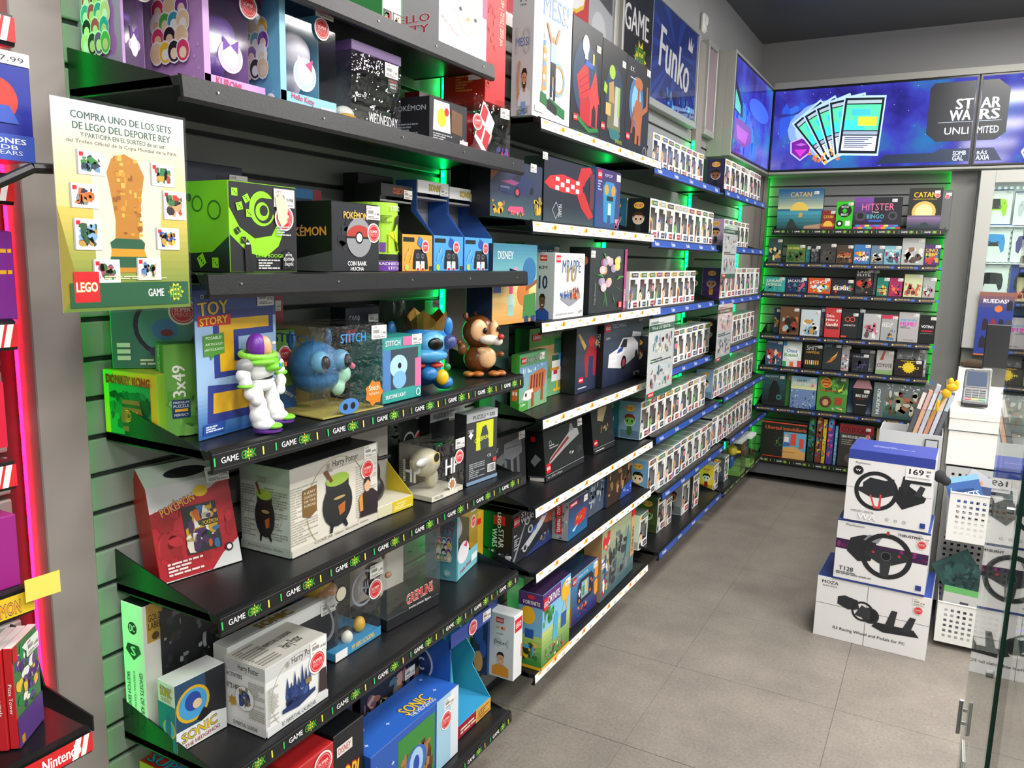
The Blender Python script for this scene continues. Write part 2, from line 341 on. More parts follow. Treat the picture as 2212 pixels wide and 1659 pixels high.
# ---------------------------------------------------------------- wall shelves
GG = []
def geekstrip(len_, n):
    ops = [Rc(0, 0, 1, 1, '101114'), Rc(0, .03, 1, .03, '3c3e42'), Rc(0, .93, 1, .03, '55575a')]
    for i in range(n):
        x = (i + .32) / n; u = 1 / n
        ops += [St(x + .24 * u, .5, .012 * 1.17 / len_, 'f2dc2e', 8, .5), Tx('GAME', x - .06 * u, .5, .27 * u, .36, 'f4f4f4', 0, .02), Tx('GEEK', x + .24 * u, .5, .24 * u, .5, '2f9a3c', 0, .03, '0b3a16', .05),
                Rc(x + .47 * u, .22, .012 * u * 2, .5, 'e8e33a'), Rc(x - .31 * u, .25, .012 * u * 2, .5, '35c05a')]
    return ops
def legostrip():
    ops = [Rc(0, 0, 1, 1, 'fbf8ee')]; rr = random.Random(3)
    for i in range(9):
        x = .02 + i * .11
        ops += [Rc(x, .6, .022, .25, 'f2b23e'), Rc(x + .055, .15, .02, .25, 'b8b2a4')]
        if i % 2: ops += [Rc(x - .012, .35, .03, .25, 'f6b21b'), Rc(x + .004, .4, .007, .35, 'd8261c')]
    return ops
def funkostrip(): 
    ops = [Rc(0, 0, 1, 1, '2b4fa8')]
    for i in range(5): ops += [Tx('Funko', .07 + i * .215, .52, .05, .62, 'f4f6ff', 0, .02), Rc(.1 + i * .215, .1, .1, .12, '3d66c4')]
    return ops
def mesastrip():
    ops = [Rc(0, 0, 1, 1, '1c2440')]
    for i in range(8): ops += [Ci(.02 + i * .13, .5, .006, 'f0d27a', 8), Tx('JUEGOS DE MESA', .065 + i * .13, .5, .07, .5, 'e9c96a', 0, .01), Rc(.103 + i * .13, .25, .02, .5, '4a6cc0')]
    return ops
ORD = ['top', 'second', 'third', 'fourth', 'fifth', 'sixth', 'seventh', 'eighth']
STRIPC = {}
def shelf(P, a, ln, dp, style, label, cheek=True, near=True):
    """P: front-left top corner of the tray; a = direction of its length; dp = depth"""
    o = empty('wall_shelf', P, a, label, 'shelf'); mb = MB(); mb.box(0, .006, -.018, ln, dp, -.002, BLACK); mb.build('tray', o, .001)
    rail = [(0, .010, .001), (0, .0, -.002), (0, -.003, -.036), (0, .0, -.043), (0, .012, -.043), (0, .012, -.038), (0, .004, -.035), (0, .007, -.004)]
    mb = MB(); mb.prism(rail, (ln, 0, 0), BLACK); fr_ = mb.build('front_rail', o)
    if cheek:
        for x in (.0, ln - .0025):
            mb = MB(); mb.prism([(x, .03, -.001), (x, dp + .0, .068), (x, dp + .0, -.02), (x, .02, -.02)], (.0025, 0, 0), BLACK); mb.build('side_bracket', o)
    k = (style, round(ln, 1))
    if style == 'plain':
        mb = MB()
        for i in range(5): mb.cyl((ln * (.06 + .22 * i), -.0014, -.018), (ln * (.06 + .22 * i), -.0034, -.018), .0022, ALU, 8)
        mb.build('rail_screws', fr_, kind='stuff'); return o
    if k not in STRIPC:
        ops = {'geek': lambda: geekstrip(1.17, 8), 'lego': legostrip, 'funko': funkostrip, 'mesa': mesastrip}[style](); mb = MB()
        draw(mb, ops, 1., .030, lambda x, y, e: (x, -.0008 - .0029 * (1 - (y + .003) / .034) - e, -.0355 + y), .0002, .00004); STRIPC[k] = mb.mesh('label_strip')
    s = link('label_strip', STRIPC[k], fr_); s.scale = (ln, 1, 1); return o
XF = .267
def wshelf(z, uL, uR, style, bay, i, x=XF, vL=None):
    p0 = atx(x, uL, z); p1 = atx(x, uR, z)
    return shelf(p0, 90, p1.y - p0.y, x - .002, style, '%s black shelf from the top in the %s bay of the left wall' % (ORD[i], names[bay]))
AZ = [2.185, 1.949, 1.631, 1.3215, 1.0125, .692, .222]; BZ = [2.097, 1.787, 1.469, 1.145, .848, .611, .233]
CZ = [2.073, 1.766, 1.463, 1.158, .852, .542, .231]; DZ = [2.076, 1.768, 1.461, 1.16, .858, .548, .215]
for i, (u0, u1, st) in enumerate(((388, 1068, 'plain'), (392, 1132, 'plain'), (449, 1139.5, 'plain'), (457, 1130, 'geek'), (474, 1125, 'geek'), (485, 1119, 'geek'), (480, 1104, 'geek'))):
    if i == 0:
        p0 = Vector((XF, .93, AZ[0])); p1 = atx(XF, 1068, AZ[0]); shelf(p0, 90, p1.y - p0.y, XF - .002, st, 'top black shelf in the nearest bay, cut by the upper frame edge')
    else: wshelf(AZ[i], u0, u1, st, 0, i, .295)
for i, (u0, u1) in enumerate(((1167.6, 1427), (1150, 1412), (1170, 1426), (1172, 1416), (1156, 1409), (1157.5, 1405), (1155, 1399))): wshelf(BZ[i], u0, u1, 'lego', 1, i)
for i, (u0, u1) in enumerate(((1413, 1555), (1407, 1547), (1410, 1542), (1406, 1533), (1417, 1552), (1430, 1564), (1423, 1557))): wshelf(CZ[i], u0, u1, 'funko', 2, i, XF)
for i, (u0, u1) in enumerate(((1566, 1652), (1556, 1648), (1554, 1643), (1544, 1635), (1563, 1649), (1577, 1658), (1563, 1648))): wshelf(DZ[i], u0, u1, 'funko' if i < 6 else 'geek', 3, i)
BKY = 6.14; KZ = [1.927, 1.684, 1.462, 1.146, .905, .595, .198]
for i, (u0, u1) in enumerate(((1668, 2042), (1650, 2023), (1643, 2016), (1641, 2008), (1638, 2004), (1631, 1990), (1632, 1985))):
    p0 = aty(BKY, u0, KZ[i]); p1 = aty(BKY, u1, KZ[i])
    shelf(p0, 0, p1.x - p0.x, L - BKY - .002, 'geek' if i in (0, 6) else 'mesa', '%s shelf from the top on the board game wall' % ORD[i])
# ---------------------------------------------------------------- back wall panel
mb = MB(); x0, x1 = .13, 1.366
mb = MB(); mb.prism([(0, .0, .008), (0, -.01, .008), (0, -.012, .0105), (0, -.012, PITCH - .004), (0, -.010, PITCH - .001), (0, 0, PITCH - .001)], (x1 - x0 + .03, 0, 0), SLATM); BSM = mb.mesh('slat')
mb = MB(); mb.box(x0 - .02, L + .008, .14, x1 + .04, L + .012, 2.34, GROOVE); mb.build('groove_backing', wb)
z = .15
while z < 2.3: link('slat', BSM, wb, (x0, L + .012, z)); z += PITCH
mb = MB(); mb.box(.0, L - .06, .0, .105, L + .01, 2.33, PILM); o = mb.build('trim_20', None, .002); o['kind'] = 'structure'
mb = MB(); mb.box(x1 + .01, L - .10, .0, 1.515, L + .01, 2.36, mat('7f807c', .45)); o = mb.build('trim_21', None, .002); o['kind'] = 'structure'
mb = MB(); mb.box(.11, L - .25, 0.055, x1, L + .01, .15, mat('55575a', .45)); mb.build('baseboard_back', None, .003)['kind'] = 'structure'
led((.1065, L - .02, .17), (.004, .012, 2.15), 'vertical green light strip left of the board game wall', GREEN2, GREEN2)
mb = MB(); mb.box(.10, L - .075, .0, .128, L - .06, 2.32, PILM); mb.build('trim_22', None, .001)['kind'] = 'structure'
led((x1 + .005, L - .02, .17), (.004, .012, 2.15), 'vertical green light strip right of the board game wall', GREEN2, GREEN2)
mb = MB(); mb.box(x1 - .012, L - .105, .0, x1 + .012, L - .095, 2.34, mat('7f807c', .45)); mb.build('trim_23', None, .001)['kind'] = 'structure'
led((.10, L - .05, 2.325), (1.26, .012, .006), 'horizontal green light strip above the board game wall')
# ---------------------------------------------------------------- screens
TVX, TVY, TZ0, TZ1 = .147, 6.2, 2.325, 2.945
HOUS = mat('a3a49c', .45, name='grey_screen_housing')
def starfield(sd, n=60):
    rr = random.Random(sd); return [Ci(rr.random(), rr.random(), rr.uniform(.0008, .002), '*e8ecff', 5) for _ in range(n)]
def screenmat():
    m = bpy.data.materials.new('lit_space_backdrop'); m.use_nodes = True; nt = m.node_tree; b = nt.nodes['Principled BSDF']
    tc = nt.nodes.new('ShaderNodeTexCoord'); n = nt.nodes.new('ShaderNodeTexNoise'); n.inputs['Scale'].default_value = 3.1; n.inputs['Detail'].default_value = 5
    r = nt.nodes.new('ShaderNodeValToRGB'); cr = r.color_ramp; cr.elements[0].position = .3; cr.elements[0].color = lin('1c1d6e'); cr.elements[1].position = .75; cr.elements[1].color = lin('2f8fd8')
    for p, c in ((.42, '3a35b8'), (.52, '4650d8'), (.6, '3d78d0')): e = cr.elements.new(p); e.color = lin(c)
    nt.links.new(tc.outputs['Object'], n.inputs['Vector']); nt.links.new(n.outputs[0], r.inputs[0]); nt.links.new(r.outputs[0], b.inputs['Emission Color'])
    b.inputs['Emission Strength'].default_value = .8; b.inputs['Base Color'].default_value = (.01, .01, .02, 1); b.inputs['Roughness'].default_value = .08; return m
SCR = screenmat()
def card(x, y, w_, h_, rot):
    def q(a, b): r = math.radians(rot); A = 1.32 / .56; return (x + (a * w_ * math.cos(r) - b * h_ / A * math.sin(r)), y + (a * w_ * A * math.sin(r) + b * h_ * math.cos(r)))
    def rect(a, b, c, d_, col): return Pg([q(a, b), q(c, b), q(c, d_), q(a, d_)], col)
    return [rect(-.56, -.04, .56, 1.04, '*a9c8ff'), rect(-.52, 0, .52, 1, '*10131a'), rect(-.46, .9, .46, .96, '*9fb4bb'), rect(-.46, .42, .46, .88, '*52e0a0'), rect(-.46, .42, .1, .6, '*3bd0d8'), rect(-.1, .5, .4, .66, '*e4ec3a'), rect(-.3, .68, .2, .8, '*40b8e8'), rect(-.46, .34, .46, .4, '*8f9db0'), rect(-.46, .05, .46, .32, '*c8d2e4')] + [rect(-.4, .28 - i * .035, .35 - .1 * (i % 3), .295 - i * .035, '*3c4660') for i in range(6)]
def magicart(shift=0.):
    s = shift
    return starfield(5) + [Bl(.02, .25, .5, .6, 3, ['*2a50c0', '*3264c8', '*2b3fae'], 8, .5), El(.32 + s, .5, .24, .36, '*7d9cff'), El(.32 + s, .5, .2, .3, '*9fbcff'),
        Pg([(.1 + s, .35), (.16 + s, .4), (.22 + s, .35), (.215 + s, .2), (.16 + s, .1), (.105 + s, .2)], '*b8a8ff'), Pg([(.108 + s, .34), (.16 + s, .385), (.212 + s, .34), (.207 + s, .21), (.16 + s, .12), (.112 + s, .21)], '*6a1a88'), Pg([(.125 + s, .25), (.195 + s, .25), (.16 + s, .15)], '*c030b8'), Pg([(.13 + s, .31), (.16 + s, .29), (.19 + s, .31), (.16 + s, .33)], '*b05ac0')] + \
        sum([card(.36 + i * .024 + s, .2 + .0 * i, .17, .66, 40 - 10 * i) for i in range(4)], []) + card(.46 + s, .17, .19, .68, -3) + [Bl(.2, .05, .2, .2, 12, ['*c06a3a', '*d0a040'], 7, .3), Pg([(-.0, .72), (.1, .7), (.16, .76), (.13, .7), (.03, .66)], '*2a2a78')]
def tvframe(o, w_, h_):
    mb = MB(); t_ = .012; mb.box(0, -.004, 0, w_, .045, h_, mat('101114', .25)); mb.build('screen_housing', o, .001)
    mb = MB(); mb.box(t_, -.0045, t_, w_ - t_, -.004, h_ - t_, SCR); mb.build('display', o)
def tv(P, a, w_, h_, label, ops):
    o = empty('wall_screen', P, a, label, 'screen'); tvframe(o, w_, h_); mb = MB(); t_ = .014
    draw(mb, [q for q in ops], w_ - 2 * t_, h_ - 2 * t_, lambda x, y, e: (x + t_, -.0047 - e, y + t_), .0001, .00003); link('screen_image', mb.mesh('screen_image'), o); return o
tv((TVX, 5.05, TZ0 + .02), 90, TVY - 5.05 - .01, TZ1 - TZ0 - .04, 'flat screen on left wall in the corner above the window boxes', starfield(8, 30) + [Rc(0, .62, 1, .38, '*4a5266')][:0] + [Bl(0, 0, .6, .6, 4, ['*2c50c8', '*2a68c8', '*4038a8'], 8, .5), Pg([(.02, .36), (.2, .38), (.45, .34), (.45, .2), (.25, .08), (.02, .14)], '*6a2a8c'), Pg([(.06, .3), (.36, .28), (.3, .14), (.1, .16)], '*a03cb0'), Pg([(0, .44), (.0, .75), (.18, .55), (.2, .4)], '*12181f'), Pg([(.0, .46), (.0, .66), (.13, .52), (.14, .43)], '*58b0a0'), El(.62, .62, .28, .12, '*3a5cd0')])
tv((TVX + .006, TVY, TZ0 + .02), 0, 1.305, TZ1 - TZ0 - .04, 'flat screen above the board games showing a fan of cards', magicart() + [Pg([(.79, .9), (.81, .96), (1, .96), (1, .27), (.84, .27), (.79, .37)], '*10141c'), Tx('ST', .955, .7, .075, .12, '*e6ecf4', 0, .05), Tx('WA', .94, .57, .095, .12, '*e6ecf4', 0, .05), Rc(.84, .49, .16, .006, '*8fa0b0'), Tx('UNLI', .93, .39, .11, .08, '*e6ecf4'), Pg([(.56, .03), (.6, .14), (.83, .14), (.86, .18), (1, .18), (1, .03)], '*15243c'), Tx('SOMB', .955, .13, .06, .05, '*c8d8e8', 0, .02), Tx('GAL', .95, .07, .05, .06, '*c8d8e8', 0, .02)])
o = tv((TVX + 1.318, TVY, TZ0 + .02), 0, 1.305, TZ1 - TZ0 - .04, 'right-hand flat screen above the lit controller cabinet', starfield(9) + [Pg([(0, .96), (.07, .96), (.125, .85), (.125, .35), (.08, .27), (0, .27)], '*10141c'), Tx('AR', .045, .7, .085, .12, '*e6ecf4', 0, .05), Tx('RS', .045, .57, .085, .12, '*e6ecf4', 0, .05), Rc(0, .49, .1, .006, '*8fa0b0'), Tx('MITED', .045, .39, .095, .08, '*e6ecf4'), Pg([(0, .03), (0, .18), (.08, .18), (.12, .03)], '*15243c'), Tx('RÁS', .03, .13, .045, .05, '*c8d8e8', 0, .02), Tx('AXIA', .035, .07, .06, .06, '*c8d8e8', 0, .02),
    El(.42, .55, .2, .4, '*5d74e8'), Pg([(.2, .12), (.25, .3), (.3, .33), (.36, .3), (.38, .15), (.36, .03), (.22, .03)], '*caa9b8'), Pg([(.21, .1), (.24, .3), (.27, .2), (.26, .03)], '*7a2530'), Ci(.3, .44, .028, '*d8a890'), Pg([(.25, .42), (.26, .56), (.32, .58), (.35, .48), (.33, .5), (.28, .5)], '*6a3c2c'), El(.27, .6, .05, .12, '*303a90')] +
    sum([[Pg([(.36 + .05 * i, .74 + .02 * i), (.5 + .06 * i, .88 + .015 * i), (.62 + .06 * i, .2), (.45 + .05 * i, .2)], ['*1a1014', '*3a1218'][i % 2]), Pg([(.36 + .05 * i, .74 + .02 * i), (.5 + .06 * i, .88 + .015 * i), (.51 + .06 * i, .82), (.37 + .05 * i, .68)], '*c02840')] for i in range(4)], []) + [Tx('EL OCASO DE LA', .62, .35, .16, .06, '*e8e8e8'), Tx('REPÚBLICA', .62, .26, .16, .07, '*e8e8e8'), Ci(.5, .9, .06, '*d8304a', 14)])
tn = 30
def trim(b, m=HOUS, bev=.002):
    global tn
    mb = MB(); mb.box(*b, m); o = mb.build('trim_%d' % tn, None, bev); o['kind'] = 'structure'; tn += 1; return o
trim((0, 5.03, TZ0 - .004, TVX - .052, 6.25, TZ1 + .004)); trim((TVX - .052, 5.03, TZ0 - .0, TVX + .004, 5.045, TZ1 + .0)); trim((TVX - .052, 5.046, TZ0, TVX + .004, TVY, TZ0 + .016)); trim((TVX - .052, 5.046, TZ1 - .016, TVX + .004, TVY, TZ1))
trim((TVX - .05, TVY + .05, TZ0 - .004, 4.2, L, TZ1 + .004)); trim((TVX + .006, TVY - .004, TZ0, 4.2, TVY + .05, TZ0 + .016)); trim((TVX + .006, TVY - .004, TZ1 - .016, 4.2, TVY + .05, TZ1 + .03))
# ---------------------------------------------------------------- posters above the slats
def poster(y0, y1, z0, z1, label, base, ops, x=.034, split=None):
    o = empty('framed_poster', (x, y0, z0), 90, label, 'poster'); w_, h = y1 - y0, z1 - z0
    mb = MB(); mb.box(0, 0, 0, w_, .03, h, mat(base, .35)); mb.build('poster_sheet', o)
    for nm, b in (('frame_rail', (-.02, -.012, -.035, w_ + .02, .03, 0)), ('frame_rail', (-.02, -.012, h, w_ + .02, .03, h + .03)), ('frame_rail', (-.02, -.012, 0, 0, .03, h)), ('frame_rail', (w_, -.012, 0, w_ + .02, .03, h))):
        mb = MB(); mb.box(*b, mat('aeb0ad', .35, .3)); mb.build(nm, o, .002)
    mb = MB(); mb.box(0, -.006, 0, w_, -.005, h, ACRYL); mb.build('cover_pane', o); art(o, {'f': ops}, w_, .03, h); return o
rays = [Pg([(.68, .62), (.68 + 1.2 * math.cos(a), .62 + 1.2 * math.sin(a)), (.68 + 1.2 * math.cos(a + .07), .62 + 1.2 * math.sin(a + .07))], '2448a8') for a in [i * .21 for i in range(30)]]
def clip(ops, x0, x1):
    r = []
    for o in ops: r.append(('p', [(min(max(x, x0), x1), min(max(y, 0), 1)) for x, y in o[1]], o[2]) if o[0] == 'p' else o)
    return r
poster(3.44, 4.60, 2.46, 2.93, 'framed poster pair above third bay, black half and blue half with white script', '14171f', [Tx('GAME', .16, .62, .27, .24, 'f2f2f0', 0, .03), St(.21, .3, .075, 'f0e038', 10, .62), Tx('GEEK', .21, .3, .13, .2, '2b8a3a', 0, .04, '0b3a16', .05), Rc(.34, 0, .006, 1, 'c8d0e0'), Rc(.346, 0, .654, 1, '1a3486')] + clip(rays, .346, 1) + [Tx('Funko', .66, .52, .44, .42, 'eef0f4', -6, .05), Pg([(.84, .75), (.85, .9), (.87, .8), (.885, .92), (.9, .8), (.925, .88), (.91, .74)], 'eef0f4'), Bl(.4, 0, .6, .2, 5, ['0e2058', '4d9fe8', '1b4fb0', '60c8e8'], 12, .5)])
poster(2.25, 3.33, 2.46, 2.93, 'framed poster above second bay, red half with yellow-edged lettering', 'c9ccd0', [Rc(.0, 0, .76, 1, 'd4141f'), Tx('LEGO', .42, .6, .62, .5, 'ffffff', 0, .05, 'f6d21f', .09), Rc(.76, 0, .24, 1, 'b9bcc0'), Pg([(.77, .6), (.99, .5), (.99, 1), (.77, 1)], '45484e'), El(.86, .3, .07, .16, 'd8dadc')])
poster(4.83, 5.00, 2.46, 2.93, 'narrow pink framed panel beside the corner screen housing', 'b79aa8', [])
mb = MB(); mb.box(-.0, -.445, 2.43, .03, .773, 2.93, GREYP); mb.box(0, .862, 2.43, .03, 2.072, 2.93, GREYP); o = mb.build('trim_50'); o['kind'] = 'structure'
o = empty('motion_sensor', (.0, 4.76, 3.04), 90, 'small white motion sensor high on the left wall', 'sensor'); mb = MB(); mb.box(-.03, -.03, -.055, .03, 0, .055, WHITEM); mb.build('sensor_housing', o, .012)
blob('sensor_lens', o, 'e6e6e2', [(0, -.03, .01, .02, .012, .03)])
# ---------------------------------------------------------------- funko style window boxes
FW, FD, FH = .108, .092, .158
WHITEC = mat('eceeee', .35, name='white_coated_card')
def funko_carton(col, side):
    mb = MB(); t_ = .0008; m = mat(col, .38); ms = mat(side, .38); dk = mat('1d2126', .6)
    mb.box(0, .0, 0, t_, FD, FH, m, None, ms); mb.box(FW - t_, 0, 0, FW, FD, FH, m); mb.box(t_, FD - t_, 0, FW - t_, FD, FH, m); mb.box(t_, 0, 0, FW - t_, FD - t_, t_, m)
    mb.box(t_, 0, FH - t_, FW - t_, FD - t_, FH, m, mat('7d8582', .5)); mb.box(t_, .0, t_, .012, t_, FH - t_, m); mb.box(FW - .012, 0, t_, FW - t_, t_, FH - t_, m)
    mb.box(.012, 0, t_, FW - .012, t_, .036, m); mb.box(.012, 0, FH - .034, FW - .012, t_, FH - t_, m)
    mb.box(t_, FD - .014, t_, FW - t_, FD - .012, FH - t_, dk); mb.box(t_, .002, .03, FW - t_, FD - .014, .032, dk)
    return mb.mesh('carton')
CARTS = {}
mb = MB(); mb.box(.003, .0009, .004, FW - .003, .0012, FH - .004, PANE); PANEM = mb.mesh('window_pane')
FIGS = []
def figmesh(skin, hair, cloth):
    mb = MB(); bm = bmesh.new(); cx, cy = FW / 2, FD * .48
    def sph(x, y, z, rx, ry, rz, mi):
        r = bmesh.ops.create_icosphere(bm, subdivisions=2, radius=1, matrix=Matrix.Translation((x, y, z)) @ Matrix.Diagonal((rx, ry, rz, 1)))
        for f_ in {f_ for v in r['verts'] for f_ in v.link_faces}: f_.material_index = mi; f_.smooth = True
    sph(cx, cy, .088, .030, .025, .027, 0); sph(cx, cy + .005, .097, .032, .026, .024, 1); sph(cx, cy, .052, .013, .010, .015, 2); sph(cx - .007, cy, .038, .006, .007, .010, 2); sph(cx + .007, cy, .038, .006, .007, .010, 2)
    sph(cx - .016, cy - .004, .052, .0045, .0045, .012, 0); sph(cx + .016, cy - .004, .052, .0045, .0045, .012, 0); sph(cx - .011, cy - .024, .083, .0042, .002, .0045, 3); sph(cx + .011, cy - .024, .083, .0042, .002, .0045, 3)
    me = bpy.data.meshes.new('vinyl_figure'); bm.to_mesh(me); bm.free()
    for c in (skin, hair, cloth, '0a0a0a'): me.materials.append(mat(c, .3))
    return me
SK = ['e6b894', 'c98f66', '8a5638', 'f0c8a8', 'd8d4cc', '6fae58', 'd8d060', 'e89aa0']; HR = ['1a1410', '4a2a16', '0e0e12', 'c8a040', '802a1c', '30343c', '2a50a0', 'e6e2da']; CL = ['2c3038', '8a1c22', '24427e', 'd8d8d4', '3c6a3a', '6a3a80', 'c8902a', '17181c']
rF = random.Random(11)
FIGS = [figmesh(SK[i % 8], HR[(i * 3) % 8], CL[(i * 5) % 8]) for i in range(12)]
def funkoart(i, sidecol=None):
    rr = random.Random(i); hc = rr.choice(['30343a', '5a1c20', '22407c', '3a6a44', '7a2a56', '8a7a2a', '4a4e54', '9a9fa4', '5a2a2a'])
    sk = SK[i % 6]; hr = HR[(i * 3) % 7]
    ops = [Rc(.25, .84, .7, .12, hc), Tx(rr.choice(['ROCKS', 'MOVIES', 'GAMES', 'MARVEL', 'HEROES', 'ANIMATION', 'TELEVISION', 'ICONS']), .62, .9, .5, .06, 'e8e8e4', 0, .01), Ci(.15, .9, .1, 'f2c21e', 10), Tx('POP!', .15, .9, .16, .045, 'd8262c', 0, .05, 'ffffff', .05),
           Rc(.5, .045, .42, .13, rr.choice(['8c2026', '2a4a88', '3a3e44', 'b02c30', '5f6468', '46507a'])), Tx('NAME'[:0] or rr.choice(['HERO', 'CAPTAIN', 'JOKER', 'RANGER', 'ROGUE']), .71, .11, .34, .05, 'f0f0ec', 0, .01)]
    ops += [El(.17, .34, .19, .19, 'f4f4f2'), El(.17, .34, .155, .16, sk), Pg([(.02, .36), (.02, .46), (.1, .53), (.25, .52), (.325, .42), (.3, .36), (.24, .44), (.1, .45)], hr), Ci(.2, .33, .03, '0c0c0e', 10), El(.13, .12, .09, .09, CL[(i * 5) % 8])]
    return ops
FART = {}
def funkoprint(i, side=None):
    k = (i, side)
    if k in FART: return FART[k]
    mb = MB(); W, H, f_ = face('f', FW, FD, FH); draw(mb, funkoart(i), W, H, f_, .0003, .00004)
    if side:
        W, H, f_ = face('l', FW, FD, FH); sk = SK[(i + 1) % 6]; hr = HR[i % 7]
        draw(mb, [Rc(.07, .03, .88, .92, side), Rc(.07, .03, .88, .2, mixhex(side, '000000', .25)), El(.5, .82, .24, .085, 'f2c21e'), Tx('POP!', .5, .82, .36, .09, 'c8262c', 0, .05, 'ffffff', .04), El(.5, .5, .27, .155, 'f0f0ec'), El(.5, .5, .245, .14, sk), Pg([(.25, .5), (.26, .6), (.36, .66), (.6, .665), (.74, .6), (.75, .5), (.66, .57), (.36, .58)], hr), El(.39, .48, .04, .03, '0a0a0a', 12), El(.61, .48, .04, .03, '0a0a0a', 12), Pg([(.4, .35), (.6, .35), (.63, .2), (.58, .1), (.42, .1), (.37, .2)], CL[i % 8])], W, H, f_, .0003, .00004)
    FART[k] = mb.mesh('printed_artwork'); return FART[k]
BAYN = {2: 'nearer blue-edged bay', 3: 'farther blue-edged bay'}
ORDI = ['first', 'second', 'third', 'fourth', 'fifth', 'sixth', 'seventh', 'eighth', 'ninth', 'tenth', 'eleventh', 'twelfth']
def funko(P, i, label, group, side=None, col='eceeee', s=1., ang=90, stk=None):
    k = (col, side or col)
    if k not in CARTS: CARTS[k] = funko_carton(col, side or col)
    o = empty('window_box', P, ang, label, 'toy box', group); o.scale = (s, s, s)
    link('carton', CARTS[k], o); link('vinyl_figure', FIGS[i % 12], o); link('window_pane', PANEM, o); link('printed_artwork', funkoprint(i % 16, side), o)
    pricetag(o, FW * .72, FH * .72, '15.99€', .62)
    if (i * 7) % 5 == 0 if stk is None else stk: sticker(o, FW * .62, FH * .52, .013, -.0024)
    return o
fi = 0
def frow(z, uL, uR, n, bay, si, xf, sidecol, pre=1, step=.0):
    global fi
    p0 = atx(xf, uL, z); p1 = atx(xf, uR, z); pitch = (p1.y - p0.y) / n; s = min(pitch / (FW + .0015), 1.12)
    grp = 'window boxes on the %s shelf of the %s' % (ORD[si], BAYN[bay])
    tot = n
    for j in range(n):
        funko(Vector((xf + rF.uniform(-.004, .004), p0.y + pitch * j, z)), fi, 'white window box, %s from the left on %s shelf of %s' % (ORDI[j], ORD[si], BAYN[bay]), grp, sidecol if j == 0 else None, s=s, ang=90 + rF.uniform(-1.2, 1.2)); fi += 1
    for j in range(pre):                                     # the row behind, its first box peeping out beside the front one
        funko(Vector((xf - (FD + .004) * s, p0.y + .004, z)), fi, 'window box behind the first one on %s shelf of %s' % (ORD[si], BAYN[bay]), grp, '1f4a34' if bay == 3 else '2a6a8a', s=s, stk=False); fi += 1
frow(CZ[0], 1408, 1516, 8, 2, 0, .235, 'd8dce0', 0); frow(CZ[1], 1399, 1538, 9, 2, 1, .24, '15181c'); frow(CZ[2], 1357, 1500, 9, 2, 2, .225, 'e0e6e2', 0)
frow(CZ[3], 1395, 1529, 9, 2, 3, .225, '202428', 0); frow(CZ[4], 1381, 1521, 9, 2, 4, .225, '7fa0bc'); frow(CZ[5], 1399, 1535, 9, 2, 5, .23, '6f9cc0', 0)
frow(DZ[0], 1564, 1642, 8, 3, 0, .235, '2c2350'); frow(DZ[1], 1562, 1615, 6, 3, 1, .22, 'b39ac0', 0); frow(DZ[2], 1553, 1637, 8, 3, 2, .225, '4a2a72')
frow(DZ[3], 1545, 1628, 8, 3, 3, .225, '17191c'); frow(DZ[4], 1537, 1623, 9, 3, 4, .225, '86a6c4', 0); frow(DZ[5], 1536, 1622, 9, 3, 5, .225, '1c1e22')
def fone(z, u, v, label, side, s=1., i=0, stk=False, ang=90):
    P = on(2, z, u, v); return funko(P, i, label, 'larger window boxes on the bottom shelves', side, s=s, ang=ang, stk=stk)
z = CZ[6]
fone(z, 1379, 1190, 'double white window box at the near end of the bottom blue-edged shelf', 'e8e8e6', 1.15, 3)
fone(z, 1418, 1152, 'green-sided window box with red round sticker on the bottom blue-edged shelf', '4a5a30', 1.2, 4, True)
fone(z, 1437, 1138, 'wavy cream window box beside the green-sided box on bottom shelf', 'd6cfc0', .95, 6)
fone(z, 1471, 1114, 'tall clear grey window box on the bottom blue-edged shelf', '8a8f92', 1.35, 7)
fone(z, 1494, 1100, 'black window box with red sticker at far end of bottom blue-edged shelf', '1e2024', 1.25, 8, True)
z = DZ[6]
fone(z, 1540, 1061, 'yellow and white window box at near end of the lowest corner shelf', 'e8c63a', 1.05, 9)
fone(z, 1563, 1041, 'grey window box behind the yellow one on the lowest corner shelf', '4a5258', 1.05, 10)
def clearbig(FL, a, w_, h, d, label, base, fig, back='2a2d30', top='dfe3e2', group=None):
    o = empty('display_box', FL, a, label, 'toy box', group); shell(o, w_, d, h, back, base, .03, top)
    for nm, c, e in fig: blob(nm, o, c, e)
    return o
P = on(2, z, 1597, 1030)
clearbig(P, 90, .17, .25, .16, 'large clear display box with green base holding a yellow figure, lowest corner shelf', '5f8a3a', [('toy_head', 'd8c22a', [(.085, .08, .16, .04, .035, .04), (.1, .05, .15, .03, .03, .012)]), ('toy_body', '2a4a98', [(.085, .08, .08, .025, .02, .045), (.07, .08, .05, .01, .01, .02), (.1, .08, .05, .01, .01, .02)])], top='b8c4c0')
P = on(2, z, 1619, 1010); clearbig(P, 90, .16, .23, .12, 'clear display box with white and green base at the corner end', '78a050', [('toy_body', '3c4044', [(.08, .06, .1, .03, .03, .05), (.08, .06, .16, .028, .026, .03)])])
